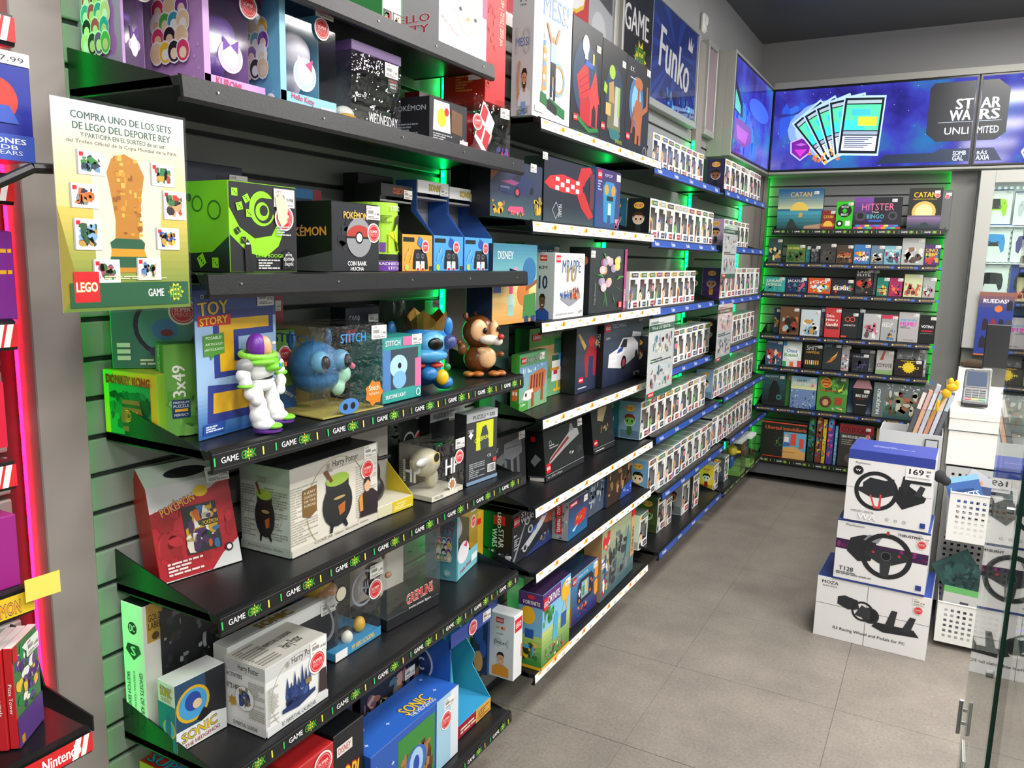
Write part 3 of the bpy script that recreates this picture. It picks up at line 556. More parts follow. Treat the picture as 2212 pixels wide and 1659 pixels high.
# long hanging price posters in front of the blue bays
def hang(uL, vT, uR, vB, x, label, seed):
    p0 = on(0, x, uL, vT); p1 = on(0, x, uR, vB); w_ = p1.y - p0.y; h = p0.z - p1.z
    o = empty('sign_holder', (x, p0.y, p1.z), 90, label, 'sign'); mb = MB(); mb.box(-.003, -.001, -.003, w_ + .003, 0, h + .003, ACRYL); mb.build('acrylic_sleeve', o)
    mb = MB(); mb.box(0, .0004, 0, w_, .0014, h, mat('e6ece8', .45)); mb.build('paper_insert', o)
    mb = MB(); mb.box(w_ * .4, .002, h * .55, w_ * .6, .03, h * .6, BLACK); mb.build('mounting_clip', o)
    art(o, {'f': [Ln(.05, .93, .5, .03, 2, '4a5450'), Rc(0, .84, 1, .08, '2c5c48'), Tx('YA A LA VENTA', .45, .88, .7, .04, 'e8f0e8', 0, .01), Bl(.1, .54, .8, .26, seed, ['5a606a', '8a4048', '5a8aa0', 'a8b0b8', 'c8a080'], 10, .3), Ln(.1, .44, .8, .06, 2, '3c4844'), Bl(.1, .12, .8, .28, seed + 1, ['5a606a', '2a7080', '8ab0c0', '6a5a80', 'b05040'], 10, .3), Rc(0, 0, 1, .08, '2c5c48')] + [Rc(.06, .02, .2, .06, LOGO), Tx('LEGO', .16, .05, .17, .025, 'ffffff', 0, .03)]}, w_, .0, h)
hang(1404, 690, 1450, 842, .315, 'tall green-banded hanging sign in front of the nearer blue-edged bay', 41)
hang(1565, 484, 1587, 600, .30, 'tall pale blue hanging sign beside second row of window boxes', 43)
hang(1553, 659, 1576, 772, .30, 'tall green-banded hanging sign in front of the farther blue-edged bay', 45)
# ================================================================ merchandise, nearest bay
def fx(xf, u, z): return atx(xf, u, z)
def fb(z, u, v): return on(2, z, u, v)
def angof(p, q): return math.degrees(math.atan2(q.y - p.y, q.x - p.x))
def bxX(z, xf, uL, uR, vT, d, label, cf, a=90, **k):
    P = fx(xf, uL, z); w_, h = spec(P, a, uR, vT); return box(P, a, w_, h, d, label, cf, **k)
def bxP(z, A, B, vT, d, label, cf, **k):
    P = fb(z, *A); Q = fb(z, *B); a = angof(P, Q); return box(P, a, (Q - P).length, ztop(P, vT) - z, d, label, cf, **k)
FAC = ['e8cfa8', 'f4f0ee', 'd83a6a', '3a9ab8', 'f2c832', '58b050', '2c2430', '7a3aa0']
def crowd(x, y, w_, h_, sd):                               # a cluster of little round plain heads
    rr = random.Random(sd); r = []
    for j in range(4):
        for i in range(3 + (j % 2)):
            cx = x + w_ * (.12 + .76 * (i + .5) / (3 + (j % 2))); cy = y + h_ * (.85 - .22 * j); q = w_ * .13
            r += [El(cx, cy, q * 1.12, q * 1.12 * .75, 'f6f2f4', 12), El(cx, cy, q, q * .72, rr.choice(FAC), 12), El(cx, cy - q * .15, q * .6, q * .4, rr.choice(['f0dcc0', 'f6f2f0', 'e8c8a0']), 10)]
    return r
g = 'cartons on the second shelf of the nearest bay'
# --- top shelf
Z = AZ[0]
bxX(Z, .235, 948, 1050, -60, .2, 'white plush toy box with a grey rounded face print, on the top near shelf', 'f2f0f2', cl='c9c6cc', name='plush_box', l=[Tx('HELLO', .55, .42, .62, .11, 'c23a50', 0, .03, 'ffffff', .05), Tx('KITTY', .55, .27, .6, .11, 'c23a50', 0, .03, 'ffffff', .05)], f=[Pg([(.3, 1), (.32, .6), (.45, .38), (.62, .32), (.8, .36), (.85, 1)], 'bdb9ba'), El(.42, .66, .03, .03, '3a4048', 10), El(.74, .6, .03, .03, '3a4048', 10), El(.58, .56, .04, .022, 'c8a040', 10), Rc(.9, .7, .1, .3, 'e05a80'), Tx('Plush muy box', .22, .34, .36, .06, 'd04a6a', -20)])
bxX(Z, .235, 868 - 42, 868, -40, .12, 'small card display box with green edge beside the plush box on top shelf', 'e9e6e2', cl='3a9a50', name='card_box', f=[Rc(.04, .05, .42, .3, '1a1c20'), Bl(.07, .08, .36, .24, 7, ['c83a30', 'e0b080', '40a060'], 8, .5), Rc(.52, .05, .44, .3, '1a1c20'), Rc(.56, .08, .36, .24, 'e8e4de'), Bl(.6, .1, .28, .2, 9, ['e0b890', '30303a'], 5, .5), Rc(.95, 0, .05, 1, '2c9a48')])
# --- second shelf
Z = AZ[1]
def plushbox(uB, uL, uR, vT, lab, cf, cs, name, sd, word, txc, xx=.225):
    """carton with clear window front: side face from uB to uL"""
    P = fx(xx, uL, Z); w_, h = spec(P, 90, uR, vT); d = along(P, Vector((-1, 0, 0)), uB); o = empty('window_toy_box', P, 90, lab, 'toy box', g)
    mb = MB(); m = mat(cf, .4); ms = mat(cs, .4); t_ = .001
    mb.box(0, 0, 0, t_, d, h, ms, None, ms); mb.box(t_, d - t_, 0, w_, d, h, m); mb.box(w_ - t_, w_ * .3, 0, w_, d - t_, h, m); mb.box(t_, 0, 0, w_ - t_, d - t_, t_, m); mb.box(t_, 0, h - t_, w_ - t_, d - t_, h, m)
    mb.box(t_, 0, t_, w_, t_, h * .14, m); mb.box(t_, 0, t_, w_ * .1, t_, h, m); mb.build('carton', o)
    mb = MB(); mb.box(w_ * .1, .0005, h * .14, w_, .0012, h * .98, PANE); mb.build('window_pane', o)
    blob('plush_figure', o, {'K': '7a4ab0', 'H': 'e6dfe8'}[word], [(w_ * .55, d * .45, h * .5, w_ * .28, d * .3, w_ * .28), (w_ * .55, d * .5, h * .27, w_ * .18, d * .2, w_ * .2)], .006)
    mb = MB(); W, H, f_ = face('l', w_, d, h); rr = random.Random(sd)
    draw(mb, [St(rr.random() * .9 + .05, rr.random() * .9 + .05, .03, mixhex(cs, 'ffffff', .25), 5, .5) for _ in range(9)] + [Tx('HELLO', .42, .88, .6, .08, txc, 0, .04, 'f0e6ee', .04), Tx('KITTY', .42, .79, .6, .08, txc, 0, .04, 'f0e6ee', .04), Tx('AND FRIENDS', .42, .72, .5, .035, txc, 0, .02)] + crowd(.08, .22, .8, .46, sd) + [Ci(.85, .06, .09, 'f4eef4'), Tx('5+', .85, .06, .1, .035, '7a5a9a')], W, H, f_)
    W, H, f_ = face('f', w_, d, h); draw(mb, [Ci(.42, .3, .2, 'f2e6f2'), Ci(.42, .3, .18, mixhex(cf, 'ffffff', .3)), El(.42, .3, .13, .08, 'f6f0f4'), Pg([(.3, .33), (.3, .44), (.42, .38)], {'K': '6a3aa0', 'H': 'f6f0f4'}[word]), Pg([(.54, .33), (.56, .43), (.42, .38)], {'K': '6a3aa0', 'H': 'e03a70'}[word]), Tx({'K': 'KUROMI', 'H': 'Hello Kitty'}[word], .38, .1, .4, .06, 'd02a50', -4, .02), Rc(.7, .03, .26, .05, 'f4f0f4'), Tx('COMANSI', .83, .055, .22, .03, '8a6aa0')], W, H, f_)
    link('printed_artwork', mb.mesh('printed_artwork'), o); pricetag(o, w_ * .78, h * .86, '16.99€', 1.2, -.002); sticker(o, w_ * .72, h * .7, .022, -.003); return o
plushbox(175, 268, 330, -140, 'purple window carton at the near left end of the second shelf', 'c79ad8', 'b98ccc', 'x', 21, 'K', 'b03a60', .112)
plushbox(318, 443, 574, -120, 'larger purple window carton standing second on the second shelf', 'c79ad8', 'b98ccc', 'x', 22, 'K', 'b03a60', .20)
plushbox(500, 607, 727, -60, 'sky blue window carton between the purple ones and the black acetate box', '8cc6e2', '6aaed0', 'x', 23, 'H', 'c03a70')
def acetate(A, uR, vT, d, lab, a=90, back='1d1c24', base='dad6cc', bh=.012, top=None, figs=(), arts=None, P=None, w_=None, h=None, grp=None, tg=None, st=None, z=None, price='21.99€'):
    P = P or fb(z, *A)
    if w_ is None: w_, _ = spec(P, a, uR, None)
    if h is None: h = ztop(P, vT) - P.z
    o = empty('clear_display_box', P, a, lab, 'toy box', grp); shell(o, w_, d, h, back, base, bh, top)
    for nm, c, e in figs: blob(nm, o, c, [(q[0] * w_, q[1] * d, q[2] * h, q[3] * w_, q[4] * w_, q[5] * w_) for q in e], .004)
    if arts: art(o, arts, w_, d, h)
    if tg: pricetag(o, w_ * tg[0], h * tg[1], price, tg[2] if len(tg) > 2 else 1, -.002)
    if st: sticker(o, w_ * st[0], h * st[1], st[2], -.003)
    return o
acetate(None, 866, 84, .15, 'empty-looking clear box with purple striped lid and white lettering, second shelf', P=fx(.235, 761, Z), top='5b3f72', back='25222c', base='1c1b20', grp=g, tg=(.78, .78, 1.1), price='33.99€',
    figs=[('mask_figure', 'd8d6d2', [(.35, .5, .2, .16, .1, .1)]), ('yellow_base', 'd8a83c', [(.2, .3, .09, .16, .12, .08)])], arts={'f': [Tx('WEDNESDAY', .62, .13, .6, .13, 'f2f2f2', 0, .0), Ci(.82, .62, .11, '111114'), Tx('PROMOCION', .82, .66, .16, .025, 'd0303a'), Tx('LLAVERO DE', .82, .62, .14, .025, 'f0f0f0'), Tx('REGALO', .82, .58, .12, .025, 'f0f0f0')]})
bxX(Z, .23, 928, 1008, 206, .12, 'black bowl carton with a white and yellow mug print, second shelf', '202126', cl='26272c', group=g, l=[Tx('POKÉMON', .5, .78, .8, .14, 'b8bcc4', 0, .02), Ln(.2, .2, .5, .25, 4, '9a9ea6'), Tx('Star', .85, .12, .16, .1, 'd8d8dc')],
    f=[Pg([(.08, .3), (.1, .95), (.5, .95), (.54, .3)], 'efece2'), El(.3, .6, .12, .2, 'f0d020'), Ci(.43, .75, .06, 'd8262c'), Pg([(.56, .34), (.56, .85), (.86, .8), (.86, .3)], '6a4a2a'), Ln(.08, .06, .5, .2, 4, 'a8aab0'), Tx('Po', .92, .18, .1, .14, 'f0f0f0')], tagp=(.9, .1, .9), price='14.99€')
acetate(None, 1101, 201, .135, 'clear box with red and white diamond panels at the far end of the second shelf', P=fx(.215, 1022, Z), a=84, back='2a1c22', base='b83a4a', grp=g, tg=(.82, .8), st=(.08, .55, .022),
    figs=[('vinyl_head', 'e6e2e0', [(.5, .5, .42, .3, .3, .26)]), ('hood', 'c02028', [(.42, .55, .58, .3, .28, .18), (.3, .5, .4, .12, .2, .2)]), ('dark_hood', '22232a', [(.72, .6, .55, .2, .22, .2)])],
    arts={'f': [Pg([(.02, .3), (.25, .95), (.55, .6), (.3, .02)], 'f2eeee'), Pg([(.06, .35), (.14, .6), (.28, .5), (.19, .26)], 'b8222e'), Pg([(.17, .66), (.25, .88), (.38, .76), (.3, .56)], 'b8222e'), Pg([(.22, .22), (.31, .46), (.44, .38), (.34, .1)], 'b8222e'), Bl(.55, .02, .43, .2, 8, ['3a3a90', 'c83a70', '5a3a8a'], 8, .5)], 'l': [Bl(.1, .1, .8, .8, 4, ['9a9a9e', 'b0b0b4'], 5, .3)]})
bxX(Z, .085, 905, 985, 196, .05, 'white and dark red carton behind the black bowl carton, second shelf', 'e8e4e2', cl='8a1a22', group=g, f=[Tx('HELLO KITTY', .5, .8, .8, .12, 'c23a50', 0, .03)])
# --- third shelf
Z = AZ[2]; g3 = 'cartons on the third shelf of the nearest bay'
def die(x, y, s, c, p, a=0):
    return [Pg([(x + s * math.cos(math.radians(q + a)), y + s * 1.0 * math.sin(math.radians(q + a))) for q in (45, 135, 225, 315)], c), Ci(x, y, s * .14, p, 8), Ci(x - s * .35, y + s * .3, s * .12, p, 8), Ci(x + s * .35, y - s * .3, s * .12, p, 8)]
P = fx(.235, 498, Z)
d = .15; GRN = '8ed820'
box(P, 90, spec(P, 90, 643, None)[0], ztop(P, 388) - Z, d, 'black and lime candle lamp carton with dice print, third shelf', '1e2023', cl='7cc41c', ct='17181a', group=g3,
    f=[Pg([(0, .72), (.14, .5), (.35, .38), (.6, .42), (.72, .6), (.8, .5), (.7, .3), (.5, .17), (.25, .22), (0, .42)], GRN), Ci(.47, .72, .19, GRN), Ci(.49, .7, .14, '1e2023'), Ci(.47, .69, .1, GRN), Ci(.49, .7, .06, '1e2023'), Pg([(.48, .84), (.66, .84), (.66, .62), (.56, .78)], '1e2023')] + die(.08, .88, .06, GRN, '1e2023') + die(.24, .82, .06, GRN, '1e2023', 30) + die(.14, .73, .06, GRN, '1e2023', 15) + die(.27, .66, .06, GRN, '1e2023') + die(.1, .46, .05, '1e2023', GRN, 30) + die(.18, .36, .05, '1e2023', GRN) +
      [Pg([(.2, .0), (.19, .28), (.23, .38), (.28, .3), (.31, .0)], '15161a'), Rc(.21, .31, .05, .02, 'e8e8e8'), Tx("LET'S BOOGIE", .56, .19, .42, .045, GRN, 0, .0), Ln(.38, .03, .32, .12, 4, 'c8c8c8'), Pg([(.74, .03), (.75, .23), (.84, .27), (.93, .22), (.94, .03)], '0d0d10'), Rg(.84, .15, .085, .006, 'c8ccd0', 4), Tx('NIGHTMARE', .84, .15, .15, .04, 'e8e8ec', 0, .0), Tx('CHRISTMAS', .84, .09, .14, .03, 'e8e8ec', 0, .0), Tx('BEFORE', .84, .2, .1, .025, 'e8e8ec', 0, .0),
       Ln(.66, .42, .22, .12, 4, 'b8bcc0'), Pg([(.68, .62), (.64, .92), (.68, .86), (.72, .93), (.84, .78), (.82, .58), (.74, .52)], 'd8d4b0')], l=[Ci(.3, .82, .05, '2a5a10'), Rg(.45, .75, .1, .02, '2a5a10'), Rg(.75, .68, .12, .02, '2a5a10'), Pg([(1, .4), (.7, .22), (.3, .2), (0, .3), (0, 0), (1, 0)], '1e2023')] + die(.2, .18, .09, GRN, '1e2023') + die(.5, .12, .09, GRN, '1e2023', 30) + die(.75, .1, .08, GRN, '1e2023'), tagp=(.8, .86, 1.25), stk=(.79, .63, .025), price='19.99€')
bxX(Z, .075, 400, 530, 345, .05, 'dark navy carton with a blue disc standing behind the lime candle lamp box', '1f2a44', group=g3, f=[El(.2, .2, .5, .6, '2a6a9c'), Rc(.55, .86, .4, .04, '0e1424')], tagp=(.92, .85, 1.1), price='21.99€')
bxX(Z, .055, 632, 696, 404, .04, 'blue shadow-box carton with a red edge, behind the third-shelf black cartons', '2f7ab4', cl='1c3c64', group=g3, f=[Rc(.08, .08, .6, .8, '16384e'), Rc(.72, 0, .28, 1, '9c3038')])
P = fx(.235, 718, Z)
box(P, 90, spec(P, 90, 819, None)[0], ztop(P, 433) - Z, .16, 'black money-box carton with a red and white ball print, third shelf', '23252a', cl='0e0f12', group=g3,
    f=[Bl(.1, .3, .8, .5, 31, ['1c1d22', '2c2e34', '26282e'], 14, .4), Tx('POKÉMON', .48, .83, .5, .13, 'f0b840', 0, .05, '2b3f8a', .07), Ci(.55, .5, .27, '8f9094'), ('p', [(.55 + .27 * math.cos(q * math.pi / 12), .5 + .27 * .68 * math.sin(q * math.pi / 12)) for q in range(0, 13)], 'b03a30'), Rc(.28, .485, .54, .03, '16171a'), Ci(.55, .5, .085, '16171a'), Ci(.55, .5, .06, 'e8e8e8'), Tx('COIN BANK', .5, .12, .4, .065, 'f2f2f2', 0, .03), Tx('HUCHA', .5, .04, .28, .055, 'f2f2f2', 0, .03)],
    l=[Pg([(0, 0), (1, 0), (1, .3), (0, .1)], '4a4c50'), Tx('POKÉMON', .5, .58, .8, .16, 'd8963a', 2, .05, '26305a', .06)], tagp=(.86, .88, 1.1), stk=(.86, .58, .022), price='19.99€')
# curved lime carton
P = fx(.225, 822, Z); w_ = spec(P, 90, 877, None)[0]; h = ztop(P, 435) - Z; o = empty('curved_window_carton', P, 90, 'curved lime green carton with purple band standing on the third shelf', 'toy box', g3)
mb = MB(); N = 14; pts = [(w_ * (1 - math.cos(math.pi * i / N)) / 2, .05 - .05 * math.sin(math.pi * i / N), 0) for i in range(N + 1)] + [(w_, .12, 0), (0, .12, 0)]; pts.reverse()
mb.prism(pts, (0, 0, h), mat('a6d83c', .4)); mb.build('carton', o)
def cyl_f(x, y, e): t_ = math.acos(max(-1, min(1, 1 - 2 * x / w_))); return (x, .05 - .05 * math.sin(t_) - e - .0012, y)
mb = MB(); draw(mb, [Rc(.1 * i, 0, .1, .15, '6a3a9a') for i in range(10)] + [Rc(.1 * i, .16, .1, .09, '17181c') for i in range(10)] + [Tx('BADNESS LEVEL', .5, .11, .8, .045, 'f0e6f6', 0, .02), Tx('STITCH', .5, .045, .4, .04, 'f0e6f6', 0, .02), Tx('STITCH', .6, .92, .5, .07, 'f4f6ee', 0, .04), Pg([(.6, .3), (.45, .6), (.55, .8), (.75, .84), (.93, .7), (.95, .4), (.9, .3)], '463a34'), Pg([(.3, .28), (.3, .55), (.5, .6), (.62, .42), (.85, .28)], 'd4f020'), Rc(.02, .28, .22, .14, '7a4aa8'), Ln(.1, .7, .3, .12, 4, '5a7a1a')], w_, h, cyl_f); link('printed_artwork', mb.mesh('printed_artwork'), o)
def headercard(uL, uR, vTop, vP, lab, side, panel, hdr, hc, word, wc, xf=.22, d=.12):
    P = fx(xf, uL, Z); w_ = spec(P, 90, uR, None)[0]; H = ztop(P, vTop) - Z; hp = ztop(P, vP) - Z; o = empty('controller_stand_carton', P, 90, lab, 'toy box', 'open-fronted controller stand cartons on the third shelf')
    mb = MB(); gm = mat('8e8e92', .6); sm = mat(side, .4); t_ = .002
    mb.box(0, d - t_, 0, w_, d, H, gm); mb.build('back_panel', o)
    for x in (0, w_ - t_):
        mb = MB(); mb.prism([(x, 0, 0), (x, d, 0), (x, d, H), (x, d * .45, H), (x, d * .45, hp * 1.7), (x, 0, hp)], (t_, 0, 0), sm); mb.build('side_wing', o)
    mb = MB(); mb.box(t_, 0, 0, w_ - t_, t_, hp, mat(panel, .4)); mb.build('front_panel', o)
    mb = MB(); mb.box(0, d * .42, H * .86, w_, d * .45, H, mat(hdr, .4)); mb.box(t_, d * .45, H * .8, w_ - t_, d - t_, H * .82, gm); mb.build('header_card', o)
    mb = MB(); draw(mb, [Tx(word, .55, .5, .4, .5, hc, 0, .05, '2a2a30', .05)], w_, H * .14, lambda x, y, e: (x, d * .42 - e, H * .86 + y)); W = w_
    draw(mb, [Rc(.04, .8, .35, .12, '16181c'), Pg([(.35, .35), (.4, .6), (.75, .6), (.82, .35), (.84, .06), (.74, .04), (.7, .2), (.46, .2), (.42, .04), (.34, .06)], '1a1c20'), Rg(.5, .42, .05, .02, '6a6e76'), Rg(.66, .42, .05, .02, '6a6e76'), Rc(.44, .02, .12, .25, 'e8eaf0'), Rc(.6, .02, .12, .25, 'e8eaf0'), Rc(.46, .02, .08, .06, 'c02a2a'), Rc(.62, .02, .08, .06, 'c02a2a'), El(.58, .8, .09, .13, wc), Pg([(.5, .82), (.54, .98), (.6, .86)], wc), Ci(.14, .1, .06, 'a8c850', 10), Rc(.88, .02, .1, .12, '3a2c28')] + [Pg([(x, y), (x + .04, y), (x + .1, y + .2), (x + .06, y + .2)], mixhex(panel, 'ffffff', .2)) for x, y in ((.08, .3), (.16, .45), (.24, .25))], w_, hp, lambda x, y, e: (x, -e, y))
    link('printed_artwork', mb.mesh('printed_artwork'), o); pricetag(o, w_ * .82, H * .9, '24.99€', .8, d * .42 - .002); sticker(o, w_ * .72, hp * .68, .016, -.003); return o
headercard(868, 934, 393, 505, 'black-headed open carton with a rainbow front panel, third shelf', '15161a', 'd89a3a', '1b1c20', 'c86a3a', 'COLLECTION', '3a7ac0', .225, .15)
headercard(936, 1000, 386, 508, 'blue and white open carton, left one of the blue pair on third shelf', '2f5aa8', '4a9ad8', 'e4e4e4', 'e8c832', 'SONIC', '2a48a0')
headercard(1002, 1062, 402, 512, 'blue and white open carton, right one of the blue pair on third shelf', '2f5aa8', '4a9ad8', 'e4e4e4', 'e8c832', 'SONIC', '2a48a0')
bxX(Z, .07, 775, 850, 372, .05, 'black collection carton seen behind the lime curved carton, third shelf', '1a1b20', cl='0f1014', group=g3, f=[Tx('DISNEY PIXAR', .5, .88, .5, .05, 'd0d0d4'), Rc(.1, .3, .8, .45, '203a5a')])
# --- fourth shelf
Z = AZ[3]; g4 = 'toys and games on the fourth shelf of the nearest bay'
P = Vector((.008, .925, Z)); w_ = along(P, D(0), 334); h = ztop(P, 797) - Z
box(P, 4, w_, h, .05, 'jungle game box in green and yellow with a barrel picture, near end of fourth shelf', 'e8c828', cl='8ac030', ct='b8b030', name='board_game', cat='board game', group=g4,
    f=[Gd(.0, 0, .18, 1, 'd8c020', '7ad03a'), Rc(.1, .0, .78, .8, '2a9a50'), Bl(.1, .1, .78, .6, 51, ['145a30', '1a7a40', '0c3a20'], 22, .45), Pg([(.36, .06), (.32, .3), (.36, .56), (.68, .56), (.73, .3), (.68, .06)], '9a4a30'), Rc(.34, .44, .37, .05, '2a2420'), Rc(.34, .14, .37, .05, '2a2420'), Tx('DK', .53, .3, .24, .16, 'b83a20', -4, .03, 'e8d040', .08), Tx('DONKEY KONG', .48, .86, .82, .13, 'c8282a', -1, .05, '4a1a10', .05), Rc(.88, 0, .12, .1, 'd83a2a')])
P2 = Vector((.03, .93, Z + h + .002)); w2 = .175
box(P2, 42, .165, ztop(P2, 640) - P2.z, .055, 'teal family card game with a round lens picture, stacked on the jungle game', '3c6e64', cl='2ad878', ct='2e5a50', name='board_game', cat='board game', group=g4,  # left side colours have the green strip light painted in
    l=[Bl(.15, .35, .7, .5, 61, ['0e5a30', '104a28', '40f090'], 10, .4), Rc(.0, 0, 1, .22, '22262a'), Tx('STITCH', .5, .12, .8, .1, '9af0b8', 0, .03), Rc(.4, .1, .22, .4, '8af0b0')],
    f=[Ci(.6, .6, .36, '241c38'), Ci(.6, .6, .31, '4a8a80'), El(.58, .55, .14, .15, '3a78b8'), El(.6, .5, .07, .05, '8a2a30'), Pg([(.36, .9), (.6, .98), (.84, .9), (.6, .84)], 'e8c828'), Tx('DOBBLE', .58, .92, .26, .07, '2a2420', 0, .03), Pg([(.4, .28), (.6, .36), (.82, .3), (.8, .18), (.42, .18)], '4a2a6a')] + [Rc(.06, .12 + .09 * i, .14, .06, 'd8d8c8') for i in range(3)] + [Ln(.3, .04, .55, .1, 2, 'd8d8c0')], stk=(.78, .8, .026))
A_ = fb(Z, 357, 948); B_ = fb(Z, 424, 957)
P = fb(Z, 360, 946)
box(P, 70, .12, ztop(P, 745) - Z, .045, 'green jigsaw puzzle box, three by forty-nine pieces, standing on the fourth shelf', '6aa848', cl='5a9a40', ct='3a7a2a', name='puzzle_box', cat='puzzle', group=g4,
    l=[Rc(.1, .4, .8, .3, '4a2a1e'), Bl(.12, .42, .76, .26, 71, ['c86a2a', '3a8a4a', 'd8a050', '6a3a2a'], 10, .5), Tx('MINECRAFT', .5, .83, .32, .3, 'e8f0e0', -90, .03), Rc(.3, .36, .5, .09, 'c82a2a'), Tx('5+', .55, .4, .3, .05, 'ffffff'), Tx('3x49', .5, .26, .7, .06, 'f0f0e8'), Rc(0, 0, 1, .2, '1c4a9a'), Tx('Ravensburger', .5, .1, .3, .18, 'ffffff', -90)],
    f=[Bl(0, 0, 1, .5, 72, ['7ab858', '5a9a3c', '68a848'], 14, .4), Tx('3x49', .22, .6, .2, .34, 'f4f4ea', 90, .03), Rc(.1, .2, .28, .2, '20406a'), Tx('PREMIUM', .24, .37, .24, .025, 'f0f0f0'), Tx('PUZZLE', .24, .33, .24, .03, 'f0f0f0'), Rc(.14, .27, .2, .03, 'e8b030'), Tx('PERFECT', .24, .235, .22, .025, 'f0f0f0'), Rc(.55, .12, .45, .7, '1a1c1a'), Bl(.58, .15, .4, .35, 73, ['b0604a', '8a4a3a', '2a2a2a', '4a4a8a'], 10, .4), Tx('Ra', .6, .92, .2, .08, 'f0f0e8')])
# carded astronaut figure
A_ = fb(Z, 430, 953); B_ = fb(Z, 600, 905); a = angof(A_, B_); cw = (B_ - A_).length; h = ztop(A_, 628) - Z
CBP = A_
o = empty('carded_action_figure', A_, a, 'large blue and yellow backing card with a white-green space figure strapped on, fourth shelf', 'action figure', g4)
mb = MB(); mb.box(0, 0, 0, cw, .002, h, mat('3c5a9c', .38)); mb.build('backing_card', o, .0004)
art(o, {'f': [Gd(0, 0, 1, .3, '2a5a9c', '8ab0d8'), Rc(0, .3, 1, .5, '94b4d8'), Rc(0, .8, 1, .2, '35509a'), Pg([(.2, .4), (.2, .86), (.96, .86), (.96, .67), (.5, .67), (.5, .58), (.8, .55), (.95, .4), (.94, .2), (.78, .09), (.1, .1), (.12, .36), (.6, .33), (.6, .4)], '2c3a86'), Pg([(.27, .44), (.27, .8), (.9, .8), (.9, .72), (.44, .72), (.44, .5), (.7, .5), (.84, .4), (.84, .24), (.72, .15), (.17, .16), (.18, .3), (.66, .29), (.66, .43)], 'd8a820'), Rc(.03, .76, .38, .07, 'c8242a'), Tx('TOY', .21, .88, .34, .09, 'f0c828', 3, .05, '2a3a80', .06), Tx('STORY', .21, .795, .32, .05, 'f4d030', 3, .04), Tx('Disney · PIXAR', .25, .955, .36, .03, 'e8ecf4', 0, .01), Pg([(.08, .56), (.08, .7), (.32, .71), (.32, .57), (.2, .56), (.16, .53), (.15, .56)], '4a8a30'), Tx('POSABLE!', .2, .68, .18, .02, 'e8f4e0'), Tx('ARTICULÉ!', .2, .64, .2, .02, 'e8f4e0'), Tx('¡ARTICULADO!', .2, .6, .22, .02, 'e8f4e0'), Rc(.56, .935, .14, .03, '30282c'), Pg([(.04, .03), (.05, .1), (.3, .1), (.29, .03)], '2a4a9a'), Ln(.07, .04, .2, .045, 3, 'e0e8f4'), Ci(.92, .06, .05, 'c8242a'), Tx('MATTEL', .92, .06, .08, .014, 'ffffff'), Tx('3+', .9, .12, .07, .03, 'e8f0f8', 0, .03)]}, cw, .002, h)
pricetag(o, cw * .86, h * .93, '14.99€', 1.15, -.0015)
fw = cw
def P3(x, y, z): return (x * fw, y, z * h)
W_ = 'ececec'
def ell(x, y, z, a_, b_, c_): return (x * fw, y, z * h, a_ * fw, b_ * fw, c_ * fw)
blob('torso', o, W_, [ell(.58, -.035, .47, .17, .12, .10), ell(.58, -.035, .43, .15, .11, .09)], .003)
blob('chest_plate', o, '78c832', [ell(.56, -.045, .50, .175, .12, .045), ell(.62, -.052, .455, .11, .10, .05)], .003)
blob('collar_ring', o, '8ad048', [(.56 * fw + .165 * fw * math.cos(t_ * .2618), -.035 + .12 * fw * math.sin(t_ * .2618), h * (.545 + .012 * math.sin(t_ * .2618)), .028 * fw, .028 * fw, .032 * fw) for t_ in range(24)], .003)
blob('hood', o, '6a2a9a', [ell(.54, -.035, .60, .085, .085, .12), ell(.55, -.035, .54, .08, .07, .05)], .003)
blob('face', o, 'dba884', [ell(.59, -.045, .60, .06, .065, .095), ell(.62, -.045, .565, .045, .05, .05), ell(.655, -.05, .60, .018, .018, .018)], .0025)
mb = MB()
for dy in (-.012, .012): mb.cyl(P3(.645, -.045 + dy, .625), P3(.66, -.045 + dy, .625), .003, mat('f4f4f4', .3), 10)
mb.build('eyes', o, kind=None)
blob('abdomen', o, '1c1d22', [ell(.60, -.035, .385, .11, .09, .05)], .003)
blob('pelvis', o, W_, [ell(.59, -.035, .325, .12, .10, .06), ell(.6, -.035, .36, .125, .1, .022)], .003)
blob('leg', o, W_, [ell(.50, -.04, .27, .06, .06, .08), ell(.49, -.045, .19, .075, .075, .10), ell(.48, -.05, .12, .09, .085, .09), ell(.5, -.055, .06, .10, .10, .055)], .003)
blob('leg', o, W_, [ell(.70, -.035, .29, .06, .06, .08), ell(.70, -.04, .21, .07, .07, .10), ell(.71, -.045, .14, .085, .08, .09), ell(.74, -.045, .085, .10, .10, .055)], .003)
blob('boot_toe', o, '78c832', [ell(.55, -.07, .045, .075, .075, .03)], .003); blob('boot_toe', o, '78c832', [ell(.79, -.06, .07, .075, .075, .03)], .003)
mb = MB(); mb.cyl(P3(.52, -.062, .012), P3(.52, -.062, .024), .12 * fw, mat('5a2a8a', .35), 18); mb.build('boot_sole', o); mb = MB(); mb.cyl(P3(.76, -.052, .04), P3(.76, -.052, .052), .11 * fw, mat('5a2a8a', .35), 18); mb.build('boot_sole', o)
blob('shoulder_joint', o, '8c8e90', [ell(.36, -.04, .48, .075, .07, .065)], .003); blob('shoulder_joint', o, '8c8e90', [ell(.80, -.03, .50, .06, .06, .06)], .003)
blob('arm', o, W_, [ell(.33, -.042, .42, .065, .06, .06), ell(.34, -.045, .37, .06, .055, .05), ell(.37, -.05, .29, .055, .055, .06), ell(.42, -.055, .24, .06, .05, .05)], .003)
